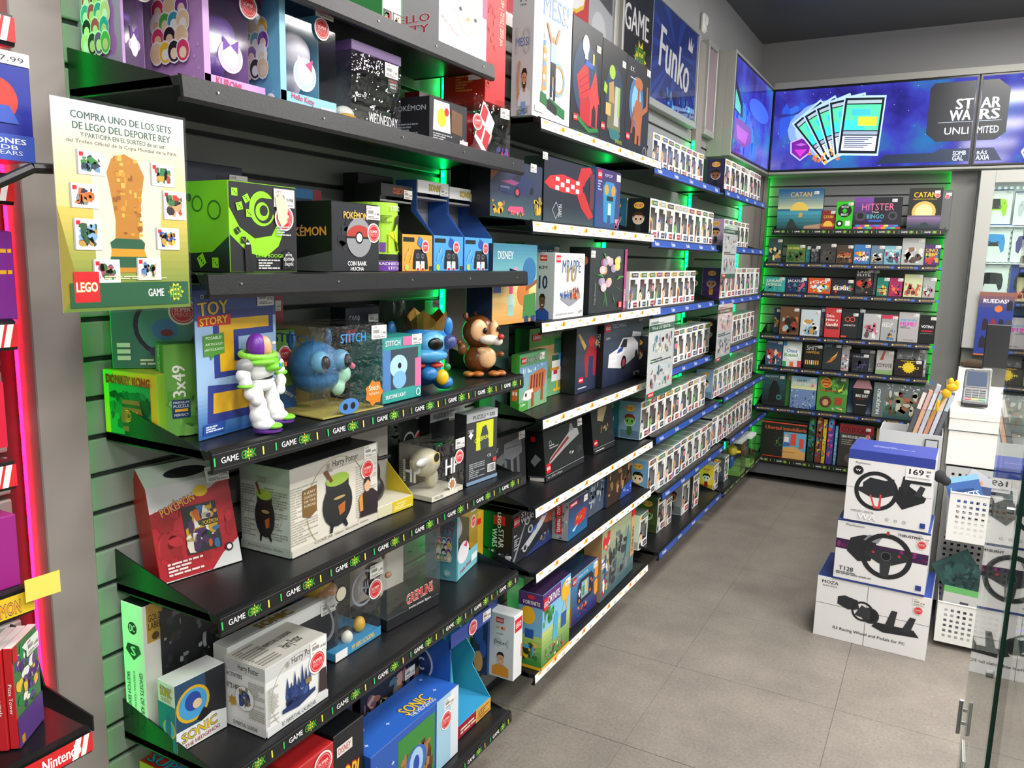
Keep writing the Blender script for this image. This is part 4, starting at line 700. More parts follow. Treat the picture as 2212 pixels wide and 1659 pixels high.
blob('arm', o, W_, [ell(.85, -.03, .45, .06, .055, .06), ell(.86, -.032, .40, .055, .05, .05), ell(.83, -.04, .33, .05, .05, .06), ell(.80, -.045, .27, .045, .04, .05)], .003)
blob('cuff', o, '78c832', [ell(.34, -.045, .345, .072, .065, .022)], .003); blob('cuff', o, '78c832', [ell(.87, -.032, .385, .07, .06, .03)], .003)
mb = MB()
for i in range(3): mb.box(*(P3(.53 + .035 * i, -.0, .475)[0], -.062 - .03, .47 * h), *(P3(.55 + .035 * i, 0, 0)[0], -.06 - .03, .50 * h), mat(['3a90c8', '58b848', 'd83a2a'][i], .3))
mb.build('chest_buttons', o)
# cards behind
bxX(Z, .10, 586, 617, 630, .02, 'red card pack with round sticker peeping out beside the big blue card', 'b02a34', name='carded_toy', group=g4, f=[Rc(0, 0, .7, .5, 'd8cfc0')], tagp=(.4, .88, .8), stk=(.4, .62, .022))
bxX(Z, .13, 600, 640, 715, .03, 'green and blue puzzle box edge behind the big blue card, fourth shelf', '6a9a3c', name='puzzle_box', cat='puzzle', group=g4, f=[Rc(0, 0, 1, .3, '20508a'), Tx('sburger', .6, .2, .14, .3, 'f0f0f0', 60)], stk=(.4, .7, .02))
acetate((698, 908), 830, 708, .175, 'large crinkled clear box holding a blue toy head, fourth shelf', z=Z, back='6a5c2a', base='a89a50', bh=.004, grp=g4, tg=(.9, .9, 1.1), a=angof(fb(Z, 698, 908), fb(Z, 830, 880)),
    figs=[('blue_toy_head', '3c6e9c', [(.32, .5, .55, .3, .32, .26), (.32, .5, .4, .26, .3, .2)]), ('eye_patch', '6aa4c8', [(.16, .22, .6, .12, .12, .13), (.46, .2, .6, .12, .12, .13)]), ('dark_eye', '1a1a22', [(.15, .12, .6, .06, .06, .08)]), ('dark_eye', '1a1a22', [(.47, .1, .6, .06, .06, .08)]), ('ear', '3c6e9c', [(.06, .6, .82, .05, .05, .12), (.62, .6, .82, .05, .05, .12)]), ('mint_toy', 'a8dcc0', [(.56, .3, .42, .13, .1, .12), (.5, .3, .28, .09, .08, .11)]), ('pink_bow', 'e87a9a', [(.64, .25, .54, .05, .04, .04), (.7, .25, .5, .04, .04, .04)])],
    arts={'f': [Tx('STITCH', .48, .86, .4, .1, '3a8ac8', 0, .04), St(.82, .2, .16, 'e07a20', 7, .8), Tx('Stitch', .82, .26, .18, .06, 'f6e8d8', 0, .02), Tx('Mug Piggy Bank', .82, .19, .18, .035, 'f6e8d8'), El(.4, .1, .16, .09, '4a80c0'), Ci(.34, .1, .04, '15161c'), Ci(.46, .1, .04, '15161c')], 'l': [Tx('STITCH', .5, .85, .7, .1, '2a5a8a', 0, .04)]})
bxP(Z, (826, 875), (910, 855), 733, .10, 'teal and pink silicone lamp box with a pale blue toy picture, fourth shelf', '2f9a94', cl='257a78', ct='2a8a86', group=g4,
    f=[Rc(0, .2, .9, .62, '34424e'), Rc(0, .2, .2, .62, '4a7ab8'), El(.4, .55, .22, .18, 'a8d0ee'), El(.42, .34, .17, .14, '7ab0e0'), Ci(.42, .56, .045, '101018'), Rc(.82, .18, .16, .46, 'e06a9a'), Rc(.5, .86, .24, .14, 'e06a9a'), Tx('STITCH', .25, .92, .36, .08, 'f4f8f8', 0, .05), Tx('SILICONE LIGHT', .32, .1, .5, .06, 'f0f8f8', 0, .03), Rg(.9, .09, .06, .015, 'e8f4f4')], tagp=(.86, .94, .9), price='25.99€')
acetate(None, 948, 650, .055, 'dark clear-fronted box behind the blue coin bank, fourth shelf', P=fx(.065, 850, Z), a=90, back='16181a', base='17181a', grp=g4, tg=(.9, .93, .8))
bxX(Z, .10, 748, 820, 666, .05, 'small dark minifigure box with red corner behind the clear boxes, fourth shelf', '1c2436', group=g4, f=[Tx('Goojitsu', .45, .55, .6, .2, 'd8dce4', 0, .03), Rc(.02, .6, .25, .15, 'c02a2a'), Tx('5008', .25, .85, .3, .12, 'c8ccd8')], tagp=(.8, .85, .9), stk=(.8, .4, .018))
# blue coin bank toy with crown (generic big-eyed creature)
def toy(P, lab, s, parts, name='vinyl_coin_bank', ang=48, cat='coin bank', vox=.0035):
    P = P - Matrix.Rotation(math.radians(ang), 3, 'Z') @ Vector((.5 * s, .4 * s, 0))
    o = empty(name, P, ang, lab, cat, g4)
    for nm, c, e in parts: blob(nm, o, c, [tuple(q_ * s for q_ in q[:6]) for q in e], vox, .28)
    return o
P = fb(Z, 950, 850); s = (along(P, D(90), 1000) + 0) ; s = .17
PB = fb(Z, 940, 842); PB.x -= .035
o = toy(PB, 'glossy blue big-eared coin bank figure holding a yellow fruit, fourth shelf', .19, [
    ('body', '2a74b4', [(.5, .4, .62, .36, .34, .27), (.48, .4, .28, .26, .24, .24), (.25, .3, .1, .14, .14, .1), (.75, .3, .1, .14, .14, .1), (.5, .1, .25, .12, .1, .1)]),
    ('eye_patch', '5aa8d8', [(.55, .13, .66, .2, .1, .16)]), ('muzzle', '4a9ad0', [(.5, .12, .5, .26, .12, .1)]), ('nose', '3c4a86', [(.78, .1, .68, .10, .08, .10)]), ('eye', '0c0c10', [(.57, .05, .66, .11, .04, .085)]),
    ('ear', '2f7cc0', [(.06, .5, .78, .07, .05, .16)]), ('ear', '2f7cc0', [(.86, .5, .86, .07, .05, .13)]), ('lei', 'c83a2a', [(.35, .15, .36, .12, .08, .04), (.62, .16, .36, .1, .08, .04)]), ('fruit', 'e8b81c', [(.68, .1, .2, .09, .08, .11)]), ('fruit_leaf', '2c8a4a', [(.75, .1, .34, .05, .04, .05)])])
mb = MB(); cz = .155; pts = []
for i in range(5):
    t0 = math.pi * 2 * i / 5; r = .05
    for k_ in range(4):
        q0 = t0 + math.pi * 2 * k_ / 20; q1 = t0 + math.pi * 2 * (k_ + 1) / 20; hh = [(.025, .04), (.04, .055), (.055, .04), (.04, .025)][k_]
        mb.poly([(.10 + r * math.cos(q0), .09 + r * math.sin(q0), cz), (.10 + r * math.cos(q1), .09 + r * math.sin(q1), cz), (.10 + r * 1.15 * math.cos(q1), .09 + r * 1.15 * math.sin(q1), cz + hh[1]), (.10 + r * 1.15 * math.cos(q0), .09 + r * 1.15 * math.sin(q0), cz + hh[0])], mat('8a6a2a', .25, .7))
mb.build('crown', o)
PB2 = Vector((.13, 1.835, Z)); toy(PB2, 'cream vinyl head with green leaf hair standing behind the two big coin banks', .19, [('body', 'c8bca8', [(.5, .5, .66, .3, .28, .26), (.5, .5, .25, .18, .18, .24)]), ('leaf_hair', '4f8a3a', [(.5, .48, .86, .33, .3, .11), (.22, .45, .72, .07, .1, .1)]), ('eye', '1c1a22', [(.62, .22, .64, .06, .04, .09)]), ('striped_suit', 'e2e2e2', [(.5, .46, .2, .2, .18, .16)])], 'vinyl_figure')
PC = fb(Z, 1062, 812); PC.x -= .03
toy(PC, 'brown flocked coin bank figure with cream belly and red nose, far end of fourth shelf', .185, [
    ('body', '6e3f1c', [(.42, .42, .70, .27, .25, .27), (.45, .45, .27, .26, .24, .24), (.22, .5, .95, .05, .04, .07), (.42, .55, .98, .05, .04, .07), (.12, .3, .44, .08, .06, .1), (.06, .27, .55, .05, .05, .05), (.72, .2, .36, .07, .08, .05)]),
    ('face_patch', 'e6b888', [(.36, .22, .74, .14, .08, .18), (.62, .24, .74, .08, .08, .16)]), ('muzzle', 'eadfcf', [(.52, .15, .60, .17, .12, .08), (.64, .08, .58, .08, .06, .07)]), ('nose', 'c02a2a', [(.66, .0, .66, .055, .05, .045)]),
    ('eye', '0e0c0c', [(.44, .125, .74, .035, .03, .055)]), ('eye', '0e0c0c', [(.66, .15, .76, .025, .03, .045)]), ('inner_ear', 'c08878', [(.23, .465, .96, .025, .02, .045)]), ('belly', 'e2b684', [(.52, .24, .3, .15, .09, .17), (.44, .24, .42, .1, .07, .06)]),
    ('foot', 'a8642c', [(.36, .2, .05, .1, .1, .05), (.2, .22, .05, .08, .1, .05)]), ('foot', 'a8642c', [(.62, .2, .05, .1, .1, .05), (.76, .24, .05, .08, .1, .05)])])
# --- fifth shelf
Z = AZ[4]; g5 = 'boxes on the fifth shelf of the nearest bay'
A_ = fb(Z, 348, 1265); B_ = fb(Z, 523, 1210); w_ = (B_ - A_).length; a = angof(A_, B_)
o = empty('gift_bag_box', A_, a, 'red and white carry box with oval handle hole leaning back on the fifth shelf', 'gift box', g5); h = .235; o.rotation_euler = (math.radians(-14), 0, math.radians(a))
mb = MB(); R_ = mat('b01c28', .38)
mb.v += [(0, 0, 0), (w_, 0, 0), (w_, .06, 0), (0, .06, 0), (0, 0, h * .82), (w_, 0, h * .82), (w_, .06, h * .82), (0, .06, h * .82), (0, .03, h), (w_, .03, h)]
mb.f += [(0, 3, 2, 1), (0, 1, 5, 4), (2, 3, 7, 6), (4, 5, 9, 8), (6, 7, 8, 9), (0, 4, 8, 7, 3), (1, 2, 6, 9, 5)]; mb.mi += [mb.mid(R_)] * 7; mb.build('carton', o, .001)
art(o, {'f': [Pg([(0, .6), (0, .82), (1, .82), (.75, .72)], 'cfcfcf'), Pg([(0, 0), (.0, .01), (.72, .0), (1, .0), (1, .22), (.78, .12), (.62, .0)], 'd8d8d8'), Bl(0, .1, 1, .55, 81, ['a01822', 'b8222e', '98141e'], 16, .3), Tx('POKÉMON', .32, .64, .42, .09, 'e8a030', 16, .05, '20306a', .06), El(.62, .71, .09, .05, 'e8c020'), Rc(.36, .18, .42, .42, '2a2a30'), Bl(.36, .18, .42, .42, 82, ['c86020', '3a6a9a', 'c89a20', '4a2a5a', '24402e', 'e8e0d0'], 18, .35), Rc(.58, .4, .2, .06, '16161a'), Tx('POKÉMON', .68, .43, .19, .045, 'e8c030'), Ln(.1, .04, .42, .12, 4, 'f0e0e0'), Ci(.86, .16, .05, '16161a'), Ci(.86, .16, .03, 'f0f0f0')]}, w_, .06, h)
mb = MB(); sl = math.atan2(.03, h * .18)
def tf(x, y, e): return (x * w_, .03 * y - e, h * (.82 + .18 * y))
draw(mb, [Rc(0, 0, 1, 1, 'd4d4d4')] + [El(.52, .45, .26, .26, '2c2e32', 24)], 1, 1, tf, .0006); link('printed_panel', mb.mesh('printed_panel'), o); pricetag(o, w_ * .86, h * .83, '12.99€', 1.2, -.002)
CDW = ['9a8a5a', 'b8b4a8']
def cauld(x, y, s, W=1.3):
    return [El(x, y, s, s * W * 1.05, '26282a'), Rc(x - s * .75, y + s * W * .7, s * 1.5, s * W * .35, '2c2e30'), El(x, y + s * W * 1.1, s * .78, s * W * .28, '9ab848'), Pg([(x - s * .9, y + s * W * 1.6), (x - s * .7, y + s * W * 1.7), (x - s * .3, y + s * W * 1.1), (x - s * .5, y + s * W * 1.05)], '7a4a30'), Pg([(x - s * .5, y - s * W * .8), (x - s * .3, y - s * W * .95), (x - s * .4, y - s * W * 1.3), (x - s * .55, y - s * W * 1.25)], '1c1e20'), Pg([(x + s * .5, y - s * W * .8), (x + s * .3, y - s * W * .95), (x + s * .55, y - s * W * 1.25), (x + s * .68, y - s * W * 1.15)], '1c1e20'), Pg([(x, y - s * .2), (x + s * .5, y), (x + s * .45, y - s * W * .5), (x + s * .1, y - s * W * .6)], 'b0622c'), El(x + s * .1, y + s * W * .25, s * .4, s * .1, 'b89a60')]
NEWS = lambda sd: [Ln(.0, .12, .28, .66, 22, 'a8a298', sd), Ln(.72, .12, .26, .66, 22, 'b0aaa0', sd + 1)]
bxP(Z, (629, 1207), (816, 1120), 1016, .145, 'large cream cookie jar box with a black cauldron picture, fifth shelf', 'd8d2c6', cl='b9c4bc', ct='3a3a3c', group=g5,
    f=NEWS(3) + [Rc(0, .84, 1, .16, 'b4aea6'), Tx('Harry Potter', .6, .9, .3, .1, '2a2622', 0, .02), St(.4, .9, .035, '8a8278', 12, .4), Tx('WIZARDING WORLD', .4, .84, .1, .03, '6a625a'), Rg(.5, .45, .34, .005, '9a8a60', 30), Pg([(.12, .42), (.12, .72), (.27, .74), (.27, .44), (.195, .38)], '7a5a30'), Tx('A LEAKY', .195, .68, .12, .03, 'e8dcc0'), Tx('CAULDRON', .195, .63, .12, .03, 'e8dcc0'), Tx('FOR YOUR', .195, .58, .12, .03, 'e8dcc0'), Tx('POTIONS!', .195, .53, .12, .03, 'e8dcc0')] + cauld(.5, .42, .17, 1.55) + [Pg([(.76, .12), (.78, .4), (.84, .45), (.92, .44), (.99, .36), (.99, .1)], '2c2226'), El(.855, .5, .04, .08, 'd8a888'), Pg([(.81, .52), (.82, .6), (.88, .61), (.9, .52), (.86, .57)], '2a1c16'), Pg([(.76, .2), (.75, .36), (.79, .44), (.8, .2)], 'd89040'), Rc(0, 0, 1, .09, 'cfc8bc'), Tx('COOKIE JAR', .33, .06, .2, .045, '4a3a2a', 0, .02), Tx('Galletero · Boîte à biscuits · Keksdose', .66, .06, .4, .025, '6a5a4a')],
    l=[Ln(.5, .16, .45, .6, 20, '8a948c', 9), Ln(0, .16, .3, .6, 20, '8a948c', 10), Rc(0, .8, 1, .2, 'a4b0a8'), Tx('WIZARDING', .45, .86, .2, .03, '5a605a'), Tx('WORLD', .45, .82, .16, .03, '5a605a'), Rg(.5, .45, .34, .005, '8a8a60', 28)] + cauld(.5, .42, .2, 1.15) + [Rc(0, 0, 1, .1, 'a8b2aa'), Tx('Boîte à biscuits · Keksdose · Bolachero', .5, .06, .7, .03, '4a504a')], tagp=(.9, .92, 1.1), stk=(.86, .7, .025), price='39.99€')
# standee box with yellow tray
A_ = fb(Z, 816, 1122); B_ = fb(Z, 892, 1092); a = angof(A_, B_); w_ = (B_ - A_).length; o = empty('figure_display_box', A_, a, 'grey display with dark robed figure on a yellow warning tray, fifth shelf', 'toy box', g5)
mb = MB(); mb.box(0, 0, 0, w_, .09, .03, mat('d2cdb8', .45), None, None, mat('d0cba8', .4)); mb.build('base_tray', o, .001)
mb = MB(); mb.prism([(w_ - .002, 0, .03), (w_ - .002, .09, .03), (w_ - .002, .09, .11)], (.002, 0, 0), mat('c8b020', .4)); mb.build('side_wing', o)
hh = ztop(A_, 915) - Z; mb = MB(); mb.box(0, .088, 0, w_, .09, hh, mat('a09c94', .5)); mb.build('backing_card', o)
art(o, {'f': [Rc(.4, 0, .6, 1, 'd2b81e'), Tx('WARNING:', .66, .7, .3, .2, 'f6eeb0', 0, .03), Ln(.45, .15, .5, .4, 3, 'f0e8a0')]}, w_, .09, .03)
blob('robed_figure', o, '1c1e20', [(w_ * .3, .05, .06, .03, .025, .035), (w_ * .3, .05, .1, .018, .016, .04), (w_ * .3, .05, .15, .012, .012, .02), (w_ * .5, .04, .14, .03, .006, .006)], .003)
bxX(Z, .05, 730, 822, 925, .035, 'grey wizard-themed carton behind the cookie jar box, fifth shelf', 'a8a49c', cl='7a7a76', group=g5, f=[Tx('Harry Potter', .3, .85, .5, .07, '3a3632'), Tx('WIZARDING', .7, .85, .3, .05, '4a4642'), Ln(.05, .2, .9, .5, 10, '8a867e')], tagp=(.8, .88, .9), stk=(.95, .45, .022))
bxX(Z, .09, 838, 925, 900, .06, 'dark dinosaur-themed carton behind the clear boxes, fifth shelf', '2a2e2c', cl='1c1f1e', group=g5, f=[Bl(.02, .5, .3, .45, 91, ['3c4240', '4a5450'], 6, .6), Rg(.5, .6, .14, .03, 'b8b8b8'), Ln(.4, .2, .5, .1, 1, 'c8c8c4')], tagp=(.75, .92, .8), stk=(.75, .6, .024))
acetate((932, 1086), 1001, 968, .115, 'clear box with big white lettering and a pale winged toy, fifth shelf', z=Z, a=angof(fb(Z, 932, 1086), fb(Z, 1001, 1057)), back='5e5c54', base='cfc9b8', bh=.014, grp=g5, tg=(.85, .93), st=(.82, .68, .02),
    figs=[('toy_body', 'd0c8b0', [(.3, .5, .62, .34, .25, .26), (.45, .45, .32, .14, .12, .2)]), ('toy_wing', 'e4e2dc', [(.05, .3, .7, .2, .06, .08)])],
    arts={'f': [Tx('HP', .62, .55, .4, .3, 'e8e8e4', 0, .05), Ci(.14, .8, .1, '1c1c18'), Rg(.14, .8, .1, .02, 'c8a840'), St(.62, .2, .13, 'f0ece4', 9, .8), St(.62, .2, .1, 'b8805a', 7, .7), Rc(0, .0, .8, .1, 'e0dccc'), Tx('TIRELIRE', .2, .05, .3, .05, '3a3632', 0, .02)], 'l': [Tx('HP', .42, .5, .5, .4, 'f0f0ee', 0, .06), Ln(.05, .2, .2, .6, 16, '8a887e')]})
bxX(Z, .235, 1006, 1072, 897, .045, 'black and yellow five hundred piece puzzle box standing at far end of fifth shelf', '34363a', a=84, cl='2a2c30', ct='b8bcc0', name='puzzle_box', cat='puzzle', group=g5,
    f=[Rc(0, .88, 1, .12, 'b4b8bc'), Tx('PUZZLE * 500', .55, .935, .7, .06, '26282c', 0, .03), Rc(.3, .46, .56, .4, 'c8cc28'), Pg([(.45, .46), (.42, .62), (.5, .78), (.62, .8), (.7, .66), (.72, .46)], '3a4248'), Tx('CYBERPUNK', .5, .62, .5, .06, 'e8ec3a', 4, .02), Tx('500', .13, .76, .16, .04, 'e0e0e0'), St(.13, .7, .08, 'e8e8e8', 4, .6), Ln(.08, .08, .5, .22, 8, '9a9ea2'), Rc(.68, .1, .26, .12, 'f0f0f0')] + [Rc(.7 + .025 * i, .11, .012, .1, '202020') for i in range(9)] + [Tx('CE', .72, .35, .12, .04, 'e0e0e0'), Rc(.84, .24, .12, .06, 'c83a30'), Rc(0, 0, 1, .05, '7a94b0')])
bxX(Z, .13, 928, 1000, 893, .04, 'second dark puzzle box half hidden behind the upright puzzle box, fifth shelf', '14161a', ct='9a9ea2', name='puzzle_box', cat='puzzle', group=g5, f=[Rc(0, .86, 1, .14, 'aeb2b6'), Tx('PUZZLE * 500', .4, .93, .6, .07, '26282c', 0, .03), Rc(.85, 0, .1, .8, 'c8cc28')], tagp=(.65, .88, .95), price='9.99€')
# --- sixth shelf
Z = AZ[5]; g6 = 'boxes on the sixth shelf of the nearest bay'
P = Vector((.078, .93, Z))
box(Vector((.150, 1.07, Z)), 88, .33, .155, .045, 'long low white figure box with lettering on top lying behind the calendar boxes, sixth shelf', 'dcdcdc', cl='d8dcd8', ct='e0e0de', group=g6, t=[Tx('SONIC', .45, .5, .3, .6, 'c8a030', 0, .05, '20305a', .05)], f=[Rc(0, 0, 1, .8, '2a2c32')], tagp=(.9, .85, 1.1), price='19.99€')
box(P, 90, .37, ztop(P, 1313) - Z, .066, 'long white collector box with black window and gold label, back of the sixth shelf', '2c2d30', cl='e6f2ea', ct='1c1e20', group=g6, l=[Ci(.5, .82, .2, '15201c'), Tx('DC', .5, .82, .24, .05, 'dff0e4', 0, .04), Pg([(.25, .7), (.75, .7), (.85, .65), (.5, .58), (.15, .65)], '1c3a2c'), Tx('S', .5, .65, .2, .07, 'bfe8cc', 0, .08), Tx('GHOSTS OF KRYPTON', .8, .27, .16, .46, '15302a', -90, .02), Tx('SUPERMAN / EARTH-2 SUPERMAN', .48, .27, .09, .46, '1c3a30', -90, .01), Tx('SKETCH EDITION', .22, .3, .14, .36, '15302a', -90, .03)],  # white left face and its print tinted with the strip's green light
    f=[Rc(0, 0, .1, 1, 'dcdad4'), Rc(.02, .72, .1, .28, 'b8923a'), Tx('GOLD', .07, .9, .08, .05, '3a2c10', 0, .02), Tx('LABEL', .07, .84, .08, .05, '3a2c10', 0, .02), Ci(.07, .76, .022, '4a3a18'), Rc(.1, .02, .88, .9, '26272a')] + [Bl(.12 + .2 * i, .08, .16, .8, 95 + i, ['8a8c8e', '6a6c70', 'a8aaac', '3a3c40'], 12, .3) for i in range(4)])
A_ = fb(Z, 368, 1612); P = Vector((.262, 1.0, Z)); P = Vector((.155, .925, Z)); Q = on(2, Z, 372, 1612); P = Vector((Q.x + .03, Q.y - .012, Z))
box(P, 86, .115, ztop(P, 1484) - Z, .055, 'white figure box with round blue runner emblem, front of the sixth shelf', 'ececec', cl='e4e8e4', ct='e6e6e6', group=g6,
    f=[Rc(.0, .3, 1, .7, '2a4a6a'), Rc(.6, .25, .4, .75, '23252a'), Ci(.34, .62, .33, 'e0b020'), Ci(.34, .62, .28, '4aa0d8'), El(.34, .66, .16, .14, '2848a0'), Pg([(.4, .36), (.55, .5), (.66, .4), (.55, .26)], '1c1c20'), El(.42, .6, .09, .07, 'e8c8a0'), Pg([(.0, .0), (.0, .16), (.7, .36), (1, .3), (1, 0)], 'ececec'), Tx('SONIC', .45, .2, .7, .14, 'e8c020', 5, .06, '20408a', .06), Tx('THE HEDGEHOG', .5, .07, .7, .06, 'a02030', 5, .02)],
    l=[Rc(0, 0, 1, .68, '1f6a8a'), Ci(.62, .32, .36, 'e0b020'), Ci(.62, .32, .3, '4aa0d8'), El(.58, .35, .16, .18, '2848a0'), Tx('SONIC', .5, .86, .66, .14, 'e8c020', 0, .06, '20408a', .05), Tx('THE HEDGEHOG', .5, .74, .6, .06, 'a02030')], t=[])
HP1 = dict(cf='e6e6e6', cl='dedede', ct='b8b4ac')
def cal(lab, A, B, vT, d, tg, P=None, ww=None, a=None, hh=None):
    P = P or fb(Z, *A)
    if B: Q = fb(Z, *B); a = angof(P, Q); ww = (Q - P).length
    hh = hh or ztop(P, vT) - Z
    return box(P, a, ww, hh, d, lab, 'e4e4e4', cl='dcdcdc', ct='bab6ae', group=g6,
      f=[Rc(0, .8, 1, .2, 'cacaca'), Tx('Harry Potter', .62, .88, .42, .13, '2a2622', 0, .02), St(.34, .88, .05, '9a948c', 12, .4), Rg(.5, .45, .42, .005, '9a8a60', 30), Bl(.3, .22, .4, .3, 101, ['1c3468', '24407c', '162a54', '3a5890'], 16, .5)] + [Pg([(.3 + .06 * i, .45), (.33 + .06 * i, [.7, .6, .74, .62, .78, .7, .6][i]), (.36 + .06 * i, .45)], '1f3a72') for i in range(7)] + [Rc(.62, .42, .1, .08, '8a7a3a'), Pg([(.24, .2), (.24, .26), (.78, .3), (.78, .24), (.5, .16)], '1a3060'), Pg([(.84, .16), (.86, .5), (.97, .5), (.99, .14)], '3a2a2c'), Ln(.02, .15, .16, .55, 16, 'a8a49c', 4), Rc(0, 0, 1, .12, 'dadada'), Tx('3D PERPETUAL CALENDAR', .5, .06, .56, .06, '3a3632', 0, .02)],
      l=[Rc(0, .82, 1, .18, 'c2c2c2'), Tx('Harry Potter', .6, .9, .5, .11, '2a2622', 0, .02), Tx('ACTIVITIES', .25, .77, .4, .06, '4a4a4a', 0, .02), Tx("IT'S HERE", .25, .6, .36, .08, '5a4a3a', 0, .03), Ln(.6, .2, .38, .55, 16, 'a8a49c', 6), St(.2, .38, .12, 'b8902a', 7, .6), Ci(.5, .47, .24, '9a8a60'), Ci(.5, .47, .23, 'e0e4ea'), Bl(.36, .34, .3, .3, 103, ['1c3468', '24407c', '8a7a3a'], 8, .5), Rc(0, 0, 1, .14, 'd2d2d2'), Tx('3D PERPETUAL CALENDAR', .5, .07, .6, .06, '3a3632', 0, .02)],
      t=[Tx('Harry Potter', .62, .3, .3, .3, '3a3632', 4, .02), Tx('3D PERPETUAL CALENDAR', .55, .62, .5, .12, '4a4642', 2, .02), Ln(.05, .1, .3, .8, 10, '8a867e', 8)], tagp=(.85, .88, 1.15), stk=(.82, .66, .026) if tg else None, price='19.99€')
cal('front white wizard calendar box with red round sticker, front of the sixth shelf', (576, 1595), (707, 1503), 1448, .115, True)
Pq = fb(Z, 576, 1595); None if True else cal('second white wizard calendar box standing right behind the front one, sixth shelf', None, None, 0, .105, False, P=Pq + Vector((-.119, .055, 0)), ww=.2, a=90, hh=.118)
acetate((724, 1432), 822, 1216, .15, 'clear box with seated blond vinyl hero figure and navy back, sixth shelf', z=Z, a=angof(fb(Z, 724, 1432), fb(Z, 822, 1370)), back='20305e', base='3a8ab8', bh=.02, grp=g6, tg=(.9, .72, 1.2), st=(.86, .53, .026),
    figs=[('hair', 'd8b84a', [(.12, .55, .74, .22, .24, .34), (.05, .6, .9, .06, .06, .12), (.22, .6, .92, .06, .06, .12)]), ('face', 'd8a07a', [(.18, .38, .6, .2, .16, .17)]), ('body', '2a3438', [(.2, .5, .25, .2, .2, .2), (.5, .3, .12, .16, .1, .08)]), ('boot', 'e0b040', [(.72, .2, .16, .1, .08, .12)]), ('boot', 'e8e4d8', [(.4, .15, .12, .09, .08, .1)]), ('grin', 'f6f6f4', [(.25, .2, .53, .09, .03, .035)])],
    arts={'f': [Ci(.14, .66, .12, '1a1c20'), Ci(.14, .66, .1, 'e0d8c0'), Rg(.62, .6, .27, .04, '8a8e98'), Tx('MHA', .62, .6, .24, .12, '8a8e98', 0, .04), Rc(0, 0, 1, .1, '3a8ab8'), Tx('MY HERO ACADEMIA', .6, .05, .5, .05, 'e8c030', 0, .04), Rc(.0, 0, .25, .09, 'e8e8e8')], 'l': [Rg(.6, .38, .4, .05, 'b8bcc8'), Tx('MHA', .6, .38, .4, .14, 'b8bcc8', 0, .05), Tx('HERO ACADEMIA', .6, .57, .5, .05, 'b8bcc8')]})
acetate((836, 1366), 950, 1150, .14, 'clear box with small brown and white furry figure on a black base, sixth shelf', z=Z, a=angof(fb(Z, 836, 1366), fb(Z, 950, 1304)), back='e2dcd2', base='16181e', bh=.032, grp=g6,
    figs=[('furry_body', 'ece6dc', [(.14, .5, .33, .1, .1, .13)]), ('brown_fur', '5a3a2c', [(.14, .55, .52, .12, .11, .1), (.1, .6, .36, .09, .09, .12)]), ('ear', 'b88a6a', [(.28, .5, .68, .03, .03, .1)]), ('hand', 'c89068', [(.3, .4, .45, .06, .03, .04)])],
    arts={'f': [Tx('GREMLINS', .6, .235, .5, .1, 'c02a30', 3, .06, 'f0e8e0', .05), Tx('movie poster figure', .6, .13, .42, .035, 'd8d8d8', 0, .03)]})
o = plushbox(933, 986, 1031, 1112, 'teal window carton with small round doll at far end of the sixth shelf', '7cc0cc', '5a9eae', 'x', 27, 'H', 'b83a5a') if False else None
def plush2():
    P = fb(Z, 986, 1257); Q = fb(Z, 1031, 1213); a = angof(P, Q); w_ = (Q - P).length; h = ztop(P, 1112) - Z; d = .105
    o = empty('window_toy_box', P, a, 'teal window carton with small round doll at far end of the sixth shelf', 'toy box', g6); m = mat('7cc0cc', .4); ms = mat('5a9eae', .4); t_ = .001
    mb = MB(); mb.box(0, 0, 0, t_, d, h, ms, None, ms); mb.box(t_, d - t_, 0, w_, d, h, m); mb.box(t_, 0, 0, w_ - t_, d - t_, t_, m); mb.box(t_, 0, t_, w_, t_, h * .3, m); mb.box(t_, 0, t_, w_ * .06, t_, h, m); mb.build('carton', o)
    mb = MB(); mb.box(w_ * .06, .0004, h * .3, w_, .001, h, PANE); mb.box(w_ - .001, .001, h * .3, w_, d - .001, h, PANE); mb.box(t_, .001, h - .001, w_ - .001, d - .001, h, PANE); mb.build('window_pane', o)
    blob('doll', o, 'd8ccd4', [(w_ * .3, d * .5, h * .68, w_ * .3, w_ * .25, w_ * .3), (w_ * .3, d * .5, h * .45, w_ * .18, w_ * .16, w_ * .2)], .004)
    art(o, {'l': [Tx('HELLO', .62, .85, .6, .09, 'b83a5a', 0, .04), Tx('KITTY', .62, .74, .6, .09, 'b83a5a', 0, .04), Tx('AND FRIENDS', .62, .66, .5, .04, 'b83a5a')] + crowd(.3, .28, .6, .36, 33) + [Ci(.72, .12, .11, '8ab8c0'), Tx('5+', .72, .12, .12, .06, 'e8f4f4')], 'f': [El(.3, .36, .26, .16, 'f0e8ee'), Pg([(.14, .4), (.2, .5), (.32, .44)], 'f6f0f4'), Pg([(.3, .46), (.48, .5), (.46, .4)], 'e03a60'), Tx('Hello Kitty', .42, .1, .5, .07, 'c8304a', 6, .02), Rc(.68, .1, .28, .1, 'e8f4f6')]}, w_, d, h)
    pricetag(o, w_ * .75, h * .93, '16.99€', .9); sticker(o, w_ * .72, h * .72, .02, -.003)
plush2()
